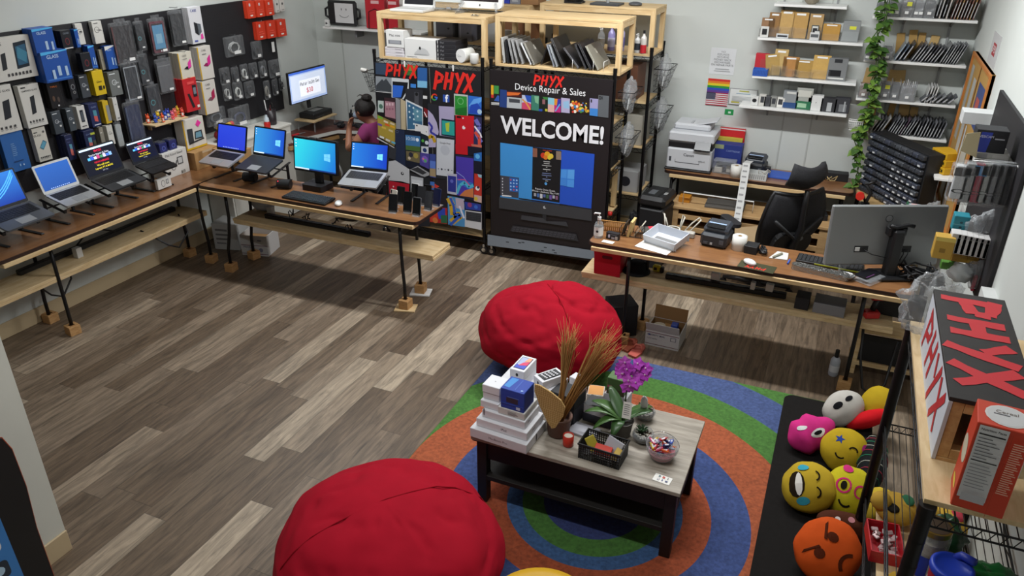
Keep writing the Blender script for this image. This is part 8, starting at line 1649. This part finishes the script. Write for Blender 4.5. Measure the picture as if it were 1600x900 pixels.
# ------ black mat with plush pillows, right
MH=.12
MB(mat('#1b1918',.9,var=.1,scale=40,bump=.1)).prism(rrect(.52,2.6,.06,5),0,MH).build('floor_cushion',loc=(.262,3.17,RG),label='long black floor cushion under the plush pillows',cat='cushion')
PZ_=MH+RG
gp=lambda x,y,z=.26:Pz(1160+x/2.8133,580+y/2.8133,z)
SC_=.84
def pillow(label,x,y,rad,col,yaw,tilt,roll,feats,name='plush_pillow',lump=.06,z=None,fn=None,group='plush pillows on the black cushion'):
 """feats: (part name, colour, outline in -1..1 of the face)"""
 rx,ry,rz=(q*SC_ for q in rad);M=RZ(yaw)@RX(-tilt)@RY(roll);ext=max((M.to_3x3()@Vector((0,0,1))).z**2*rz*rz+(M.to_3x3()@Vector((1,0,0))).z**2*rx*rx+(M.to_3x3()@Vector((0,1,0))).z**2*ry*ry,1e-6)**.5
 p=gp(x,y,PZ_+(z or ext));off=Vector((x*.1,y*.1,0));t=thing(name,label,'plush',(p.x,p.y,PZ_+(z or ext)+.002),0,group,rot=M.to_euler())
 f=fn or(lambda d,q:q*(1+lump*noise.noise(d*2.2+off)))
 MB(mat(col,.85,var=.05,scale=20,bump=.15)).ell((0,0,0),(rx,ry,rz),28,18,f).build('body',t)
 for fi,(nm,c,poly)in enumerate(feats):
  m=MB(mat(c,.85));k=len(poly);lift=1.02+.006*fi
  def P(u,v):
   s=max(0.0,1-u*u-v*v)**.5;d=Vector((u,-s,v));return f(d,Vector((u*rx,-s*ry,v*rz)))*lift
  if poly[0]=='arc':
   o_,i_=poly[1:];n_=len(o_);m.add([P(*q)for q in o_]+[P(*q)for q in i_],[(i,i+1,n_+i+1,n_+i)for i in range(n_-1)]);m.build(nm,t);continue
  cu,cv=sum(q[0]for q in poly)/k,sum(q[1]for q in poly)/k;vs=[P(cu,cv)]+[P(*q)for q in poly]+[P(cu+(q[0]-cu)*.5,cv+(q[1]-cv)*.5)for q in poly]
  m.add(vs,[(1+i,1+(i+1)%k,1+k+(i+1)%k,1+k+i)for i in range(k)]+[(0,1+k+i,1+k+(i+1)%k)for i in range(k)]);m.build(nm,t)
 return t
def el(cu,cv,a,b,n=12,r0=0):return[(cu+a*math.cos(2*PI*i/n)*math.cos(r0)-b*math.sin(2*PI*i/n)*math.sin(r0),cv+a*math.cos(2*PI*i/n)*math.sin(r0)+b*math.sin(2*PI*i/n)*math.cos(r0))for i in range(n)]
def arc(cu,cv,r_,a0,a1,w,n=8):A=[math.radians(a0+(a1-a0)*i/n)for i in range(n+1)];return('arc',[(cu+r_*math.cos(a),cv+r_*math.sin(a))for a in A],[(cu+(r_-w)*math.cos(a),cv+(r_-w)*math.sin(a))for a in A])
YE='#b09420'
swirl=lambda d,q:Vector((q.x*(1-.42*max(0,d.z))*(1+.10*math.sin(d.z*9)),q.y*(1-.4*max(0,d.z))*(1+.1*math.sin(d.z*9)),q.z))
pillow('hot pink swirl plush with one round eye',305,272,(.13,.09,.17),'#c8307c',15,40,60,[('mouth','#d8d8d8',el(-.45,-.35,.12,.2)),('eye','#d8d8d8',el(.1,.1,.22,.3)),('pupil','#17171a',el(.08,.08,.1,.17))],fn=swirl)
pillow('white plush with black eyes behind the pink one',442,165,(.12,.08,.15),'#b8b4ac',10,35,50,[('eye','#17171a',el(-.35,-.2,.18,.24)),('eye','#17171a',el(-.35,.4,.14,.2))])
pillow('plain yellow pillow with a black strap at the far end',595,150,(.12,.09,.14),YE,-20,30,0,[('strap','#1a1814',[(-.9,-.1),(-.7,.0),(-.6,-.6),(-.8,-.55)])])
pillow('red roll pillow between the white and starry plush',552,212,(.06,.06,.16),'#c41820',0,20,58,[])
star=[(-.35+.22*(1 if i%2==0 else .42)*math.sin(i*PI/5),.3+.22*(1 if i%2==0 else .42)*math.cos(i*PI/5))for i in range(10)]
pillow('yellow face pillow with a blue star eye',448,350,(.15,.085,.15),YE,0,45,12,[('star_eye','#26408c',star),('eye','#17120c',arc(.3,.0,.2,10,170,.06)),('mouth','#17120c',arc(-.1,-.25,.25,200,320,.06)),('pink_bow','#a83078',el(.7,.35,.15,.2))])
pillow('yellow laughing face pillow with blue tears and a wide mouth',292,512,(.16,.10,.16),'#b4982a',-10,50,70,[('mouth','#22180c',el(.0,-.42,.5,.3)),('teeth','#d8d4cc',el(.0,-.34,.44,.13)),('tear','#3a9cb0',el(.62,-.22,.14,.24)),('tear','#3a9cb0',el(-.62,-.15,.12,.2)),('eye','#22180c',arc(.3,.2,.22,20,160,.06)),('eye','#22180c',arc(-.3,.2,.22,20,160,.06))])
pillow('bright yellow face pillow with pink glasses and a pink bow',466,532,(.14,.09,.16),'#b8ac22',5,45,10,[('glasses','#c02868',arc(-.32,.1,.3,0,359,.07,14)),('glasses','#c02868',arc(.36,.05,.26,0,359,.07,14)),('eye','#17140c',el(-.32,.1,.12,.17)),('mouth','#17140c',arc(-.1,-.35,.3,200,320,.07)),('bow','#c03070',el(-.3,.75,.2,.14))])
pillow('brown plush with a small white patch behind the orange pillow',450,680,(.16,.07,.08),'#4a2618',0,40,0,[('eye','#d8d0c8',el(-.3,.3,.1,.18)),('ear','#b87c80',el(.15,.5,.12,.2))])
pillow('orange angry face pillow nearest the camera',375,790,(.185,.085,.175),'#c04c18',0,52,-62,[('eye','#4a1c08',el(-.3,.12,.15,.17)),('eye','#4a1c08',el(.32,.12,.15,.17)),('eyebrow','#4a1c08',[(-.62,.5),(-.5,.52),(-.12,.28),(-.14,.18)]),('eyebrow','#4a1c08',[(.62,.5),(.5,.52),(.12,.28),(.14,.18)]),('mouth','#4a1c08',arc(0,-.75,.36,30,150,.1))])
pillow('pale yellow pillow beside the glasses pillow under the rack',600,610,(.12,.09,.13),'#b89c30',-15,40,0,[])
m=MB(mat('#16181a',.85));m.ell((0,0,0),(.075,.24,.09),20,14);o=gp(575,385,.25);t=thing('plaid_blanket','dark rolled blanket with green and red stripes under the rack','blanket',(o.x,o.y,PZ_+.091),-.08);m.build('roll',t)
for i in range(9):
 y=-.19+i*.047;s=max(.05,1-(y/.24)**2)**.5;m=MB(mat(('#2c7c58','#983044','#a8a89c')[i%3],.8));m.tube([(.076*s*math.cos(a),y+.01*math.sin(a*3),.091*s*math.sin(a))for a in[PI*k/10 for k in range(11)]],.003,4);m.build('stripe',t)
 # ---- wire rack in the right foreground
RX0,RX1,RY0_,RY1_=.435,.868,2.07,3.30
wire_rack('black wire rack in the right foreground carrying the painted sign',RX0,RX1,RY0_,RY1_,1.335,(1.30,.82,.40),False,9,.023)
MB(PLYY).box(((RX0+RX1)/2,(RY0_+RY1_)/2,.41),(RX1-RX0-.11,RY1_-RY0_-.1,.012),.001).build('plywood_board',loc=(0,0,0),label='plywood board on the low shelf of the right foreground rack',cat='board')
ZPLY=1.337
MB(PLYY).box((0,0,.009),(RX1-RX0+.01,1.2,.018),.001).build('plywood_board',loc=((RX0+RX1)/2+.005,2.685,ZPLY),label='pale plywood board on top of the right foreground rack',cat='board')
ZK=ZPLY+.0185
sx0,sx1,sy0,sy1,sh_=.462,.705,2.30,3.11,.235
sg=thing('sign_box','long wooden box sign painted black and white with red brushed lettering','sign',(sx0,sy0,ZK));w,d=sx1-sx0,sy1-sy0;PI_=wood('#b8905c','#cca873',5,(9,2,9),.6)
MB(mat('#1e1a19',.6,var=.3,scale=10)).box((w/2,d/2,sh_-.008),(w,d,.014),.001).build('black_top',sg);MB(mat('#c8ccd4',.6)).box((.007,d/2,sh_/2-.008),(.012,d,sh_-.016),.001).build('white_side',sg);MB(mat('#c4c8ce',.6)).box((w-.007,d/2,sh_/2-.008),(.012,d,sh_-.016),.001).build('far_side',sg)
MB(PI_).box((w/2,d/2,.006),(w-.028,d,.012)).build('bottom',sg)
for x in(.03,w-.03):MB(PI_).box((x,.02,sh_/2-.002),(.032,.036,sh_-.03),.001).build('corner_post',sg)
MB(PI_).box((w/2,.02,sh_-.034),(w-.094,.036,.034),.001).build('front_rail',sg);MB(PI_).box((w/2,.02,.03),(w-.094,.036,.034),.001).build('front_rail',sg);MB(mat('#1c120e',.9)).box((w/2,.3,sh_/2),(w-.03,.01,sh_-.04)).build('inside_shade',sg)  # dark sheet inside the hollow box stands in for its inner shade
for k in range(4):m=MB(mat('#c4222c',.6));m.xf(Matrix(((0,0,1,.02),(-1,0,0,d-.03),(0,-1,0,sh_+.0004),(0,0,0,1))));brush_word(m,.03,.01,d-.12,w-.06,0,21,.0,k,1.35);m.build('letter',sg)
for k in range(4):m=MB(mat('#b82028',.6));m.xf(Matrix(((0,1,0,-.0004),(-1,0,0,d-.03),(0,0,1,.01),(0,0,0,1))));brush_word(m,.04,.02,d-.14,sh_-.07,0,22,.3,k);m.build('letter',sg)
cb_=thing('food_box','red and white food box with a nutrition panel on the rack board','box',(.574,2.147,ZK),-.09);OG=mat('#c23a1e',.5);W,D,Hh=.132,.13,.295
MB(OG).box((0,0,Hh/2),(W,D,Hh),.002).build('carton',cb_)
m=MB();m.xf(T(0,-D/2-.0004,0));draw(m,[('r',.06,.13,.6,.98,'#d0d0d0'),('t','Nutrition Facts',.33,.94,.075,'#1c1c1c',.012),('r',.09,.88,.57,.895,'#1c1c1c'),('r',.09,.58,.57,.592,'#1c1c1c')]+[('r',.1,.84-i*.036,.36+.08*(i%3),.85-i*.036,'#66666a')for i in range(7)]+[('r',.1,.54-i*.036,.46+.04*(i%3),.55-i*.036,'#88888c')for i in range(8)]+[('r',.7,.3+i*.026,.93-.03*(i%3),.312+i*.026,'#e0a890')for i in range(24)]+[('r',.1,.15,.56,.24,'#b4b4b8'),('r',.64,0,.648,1,'#a83018')],W,Hh,0);m.build('nutrition_panel',cb_)
m=MB();m.xf(T(0,-D/2,Hh+.0005)@RX(-90));draw(m,[('c',.55,.5,.42,.42,'#d0ccc8'),('c',.55,.5,.38,.38,'#c4c4c4'),('r',.3,.5,.6,.54,'#55555a'),('t','Cereal',.55,.62,.16,'#66564a')],W,D,0);m.build('lid_print',cb_)
for nm,op in(('side_picture',('c',.5,.55,.42,.3,'#c8c0a8')),('side_badge',('c',.5,.15,.3,.1,'#d8b838'))):m=MB();m.xf(RZ(-90)@T(0,-W/2-.0004,0));draw(m,[op],D,Hh,0);m.build(nm,cb_)
fb=thing('food_box','deep red box with an orange and yellow foot against the right wall','box',(.80,2.72,ZK),RIGHT);MB(mat('#8c1c1c',.5)).box((0,0,.15),(.2,.07,.3),.002).build('carton',fb);m=MB();m.xf(T(0,-.0354,0));draw(m,[('r',0,0,1,.4,'#c85a1c'),('p',[(0,.4),(.5,.55),(1,.4)],'#d8a028'),('r',.1,.15,.5,.3,'#d8d0c0'),('r',.1,.7,.9,.75,'#c86028')],.2,.3,0);m.build('print',fb)
crumple('plastic_bag','clear plastic bag on the far left end of the rack board beside the sign',(.475,3.2,ZK),(.10,.075,.12),CLRB,'bag',41,.6)
t=thing('plastic_cup','clear plastic cup inside the bag at the far end of the sign','cup',(.635,3.2,ZK));MB(CLRB).lathe([(.03,0),(.04,.12),(.042,.12),(.038,.118),(.029,.004),(0,.004)],18).build('cup',t)
ZM=.8245
jp=lambda x,y,z:Pz(1340+x/5.62,740+y/5.62,z)
p=jp(700,430,1.06);t=thing('glass_jar','clear jar with a gold lid and a blue label on the rack shelf','jar',(p.x,p.y,ZM));MB(CLRB).lathe([(.05,0),(.056,.006),(.056,.19),(.048,.205)],24).build('glass',t);MB(mat('#a8a090',.7)).cyl((0,0,.006),(0,0,.17),.05,n=20).build('contents',t);m=MB(mat('#a88c48',.3,.8));m.cyl((0,0,.205),(0,0,.225),.053,n=28);m.use(mat('#4a3c30',.4)).cyl((0,0,.225),(0,0,.2255),.046,n=24);m.build('lid',t);m=MB(mat('#2438a0',.5));m.cyl((0,0,.03),(0,0,.12),.0566,n=24,caps=False);m.build('blue_label',t);MB(mat('#c4c4c4',.6)).xf(RZ(20)@T(0,-.0575,.07)).rect(-.02,-.04,.03,.045).build('white_panel',t)
p=jp(845,790,1.02);t=thing('snack_tub','tub with a bright blue lid at the bottom edge of the picture','tub',(p.x,p.y,ZM));MB(mat('#a01c24',.5)).cyl((0,0,0),(0,0,.165),.06,n=28).build('tub',t);MB(mat('#1c3cb0',.4)).lathe([(.064,.16),(.066,.165),(.066,.182),(.062,.187),(.052,.187),(.05,.183),(0,.183)],32).build('lid',t);MB(mat('#c8c4bc',.5)).cyl((0,0,.04),(0,0,.12),.0606,n=28,caps=False).build('pale_band',t)
p=jp(1150,480,1.0);crumple('green_snack_bag','green shiny snack bag lying under the wire shelf',(.72,2.32,ZM),(.12,.08,.07),mat('#1c6c34',.25),'bag',43,.35);crumple('green_snack_bag','darker green bag behind the gold-lidded jar',(.62,2.52,ZM),(.07,.07,.07),mat('#22482c',.35),'bag',44,.35)
crumple('plastic_bag','clear bag of brown and white snacks at the lower right edge',(.765,2.16,ZM),(.08,.06,.08),CLRB,'bag',46,.4)
MB(mat('#2c40b0',.4)).tube([(0,0,0),(.03,-.02,.05),(.06,-.05,.06)],.014,8).build('blue_scoop',loc=(.60,2.30,ZM+.15),label='blue scoop handle behind the gold-lidded jar',cat='scoop');carton('snack_box','box the blue scoop stands on behind the gold-lidded jar',(.64,2.27,ZM),(.08,.05,.136),0,'#a89c88')
p=jp(235,640,.5);t=thing('red_tray','red plastic tray of silver wrappers on the low rack shelf','tray',(.515,2.93,.4168),.1);m=MB(mat('#b01824',.4));m.box((0,0,.003),(.13,.2,.005))
for s in(-1,1):m.box((s*.065,0,.03),(.005,.2,.06));m.box((0,s*.1,.03),(.135,.005,.06))
m.build('body',t);r=random.Random(70);m=MB(mat('#c0a8a8',.3,.5))
for i in range(26):m.xf(T(r.uniform(-.045,.045),r.uniform(-.075,.075),.015+.03*r.random())@RZ(r.uniform(0,180))@RX(r.uniform(-40,40))).box((0,0,0),(.03,.02,.008),.003)
m.build('wrappers',t)
for i,(y,c)in enumerate(((3.15,'#b08c38'),(2.66,'#a8842c'),(3.13,'#b89438'))):t=thing('plush_toy',('spotted yellow plush lying','yellow plush with a black patch','small tan plush')[i]+' on the low shelf of the right rack','plush',((.56,.62,.76)[i],y,.4168));MB(mat(c,.85)).ell((0,0,.055),(.09,.10,.055),18,12).build('body',t);MB(mat(c,.85)).ell((-.07,-.03,.1),(.045,.045,.045),14,10).build('head',t);m=MB(mat('#1c1814',.8));m.ell((-.02,-.05,.095),(.03,.035,.012),10,8);m.build('patch',t);MB(mat('#a83844' if i else '#2c5c40',.8)).ell((.04,.02,.1),(.03,.04,.012),10,8).build('patch',t)
# ------ phone cut-out standing by the partition, lower left
an_=Px(25,690,-3.0)
t=thing('phone_standee','black phone-shaped display panel with app icons at the lower left','display',(-3.02,1.22,0),LEFT-.12)
m=MB(mat('#151516',.5));m.xf(RX(-3)@RX(90)).prism([(-.33,0.0),(.295,0.0),(.31,.12),(.315,.40),(.335,.62),(.335,.82),(.315,.89),(.26,.925),(-.33,.925)],0,.02);m.build('panel',t)
m=MB(mat('#8c3a1c',.5));m.xf(RX(-3));m.tube([(.298,-.01,.01),(.313,-.01,.12),(.318,-.01,.4),(.338,-.01,.62),(.338,-.01,.82),(.318,-.01,.892),(.26,-.01,.928)],.003,5);m.build('red_edge',t)
s=MB(mat('#3a78b8',.4));s.xf(RX(-3)).rect(-.33,.05,.20,.62,-.0206);s.build('screen_print',t)
for i,(z,c,d_)in enumerate(((.45,'#d4d4d8','#c02c44'),(.31,'#26303c','#a8c4d8'),(.17,'#d0d0d8','#a83058'),(.56,'#202838','#202838'))):
 for x in(.12,-.02,-.16):ic=MB();ic.xf(RX(-3));ic.use(mat(c,.4)).flat(rrect(.09,.09,.02,3,x,z),-.0209);ic.use(mat(d_,.4)).flat([(x+.026*math.cos(a),z+.024*math.sin(a))for a in[k*PI/6 for k in range(12)]],-.0212);ic.build('app_icon',t)
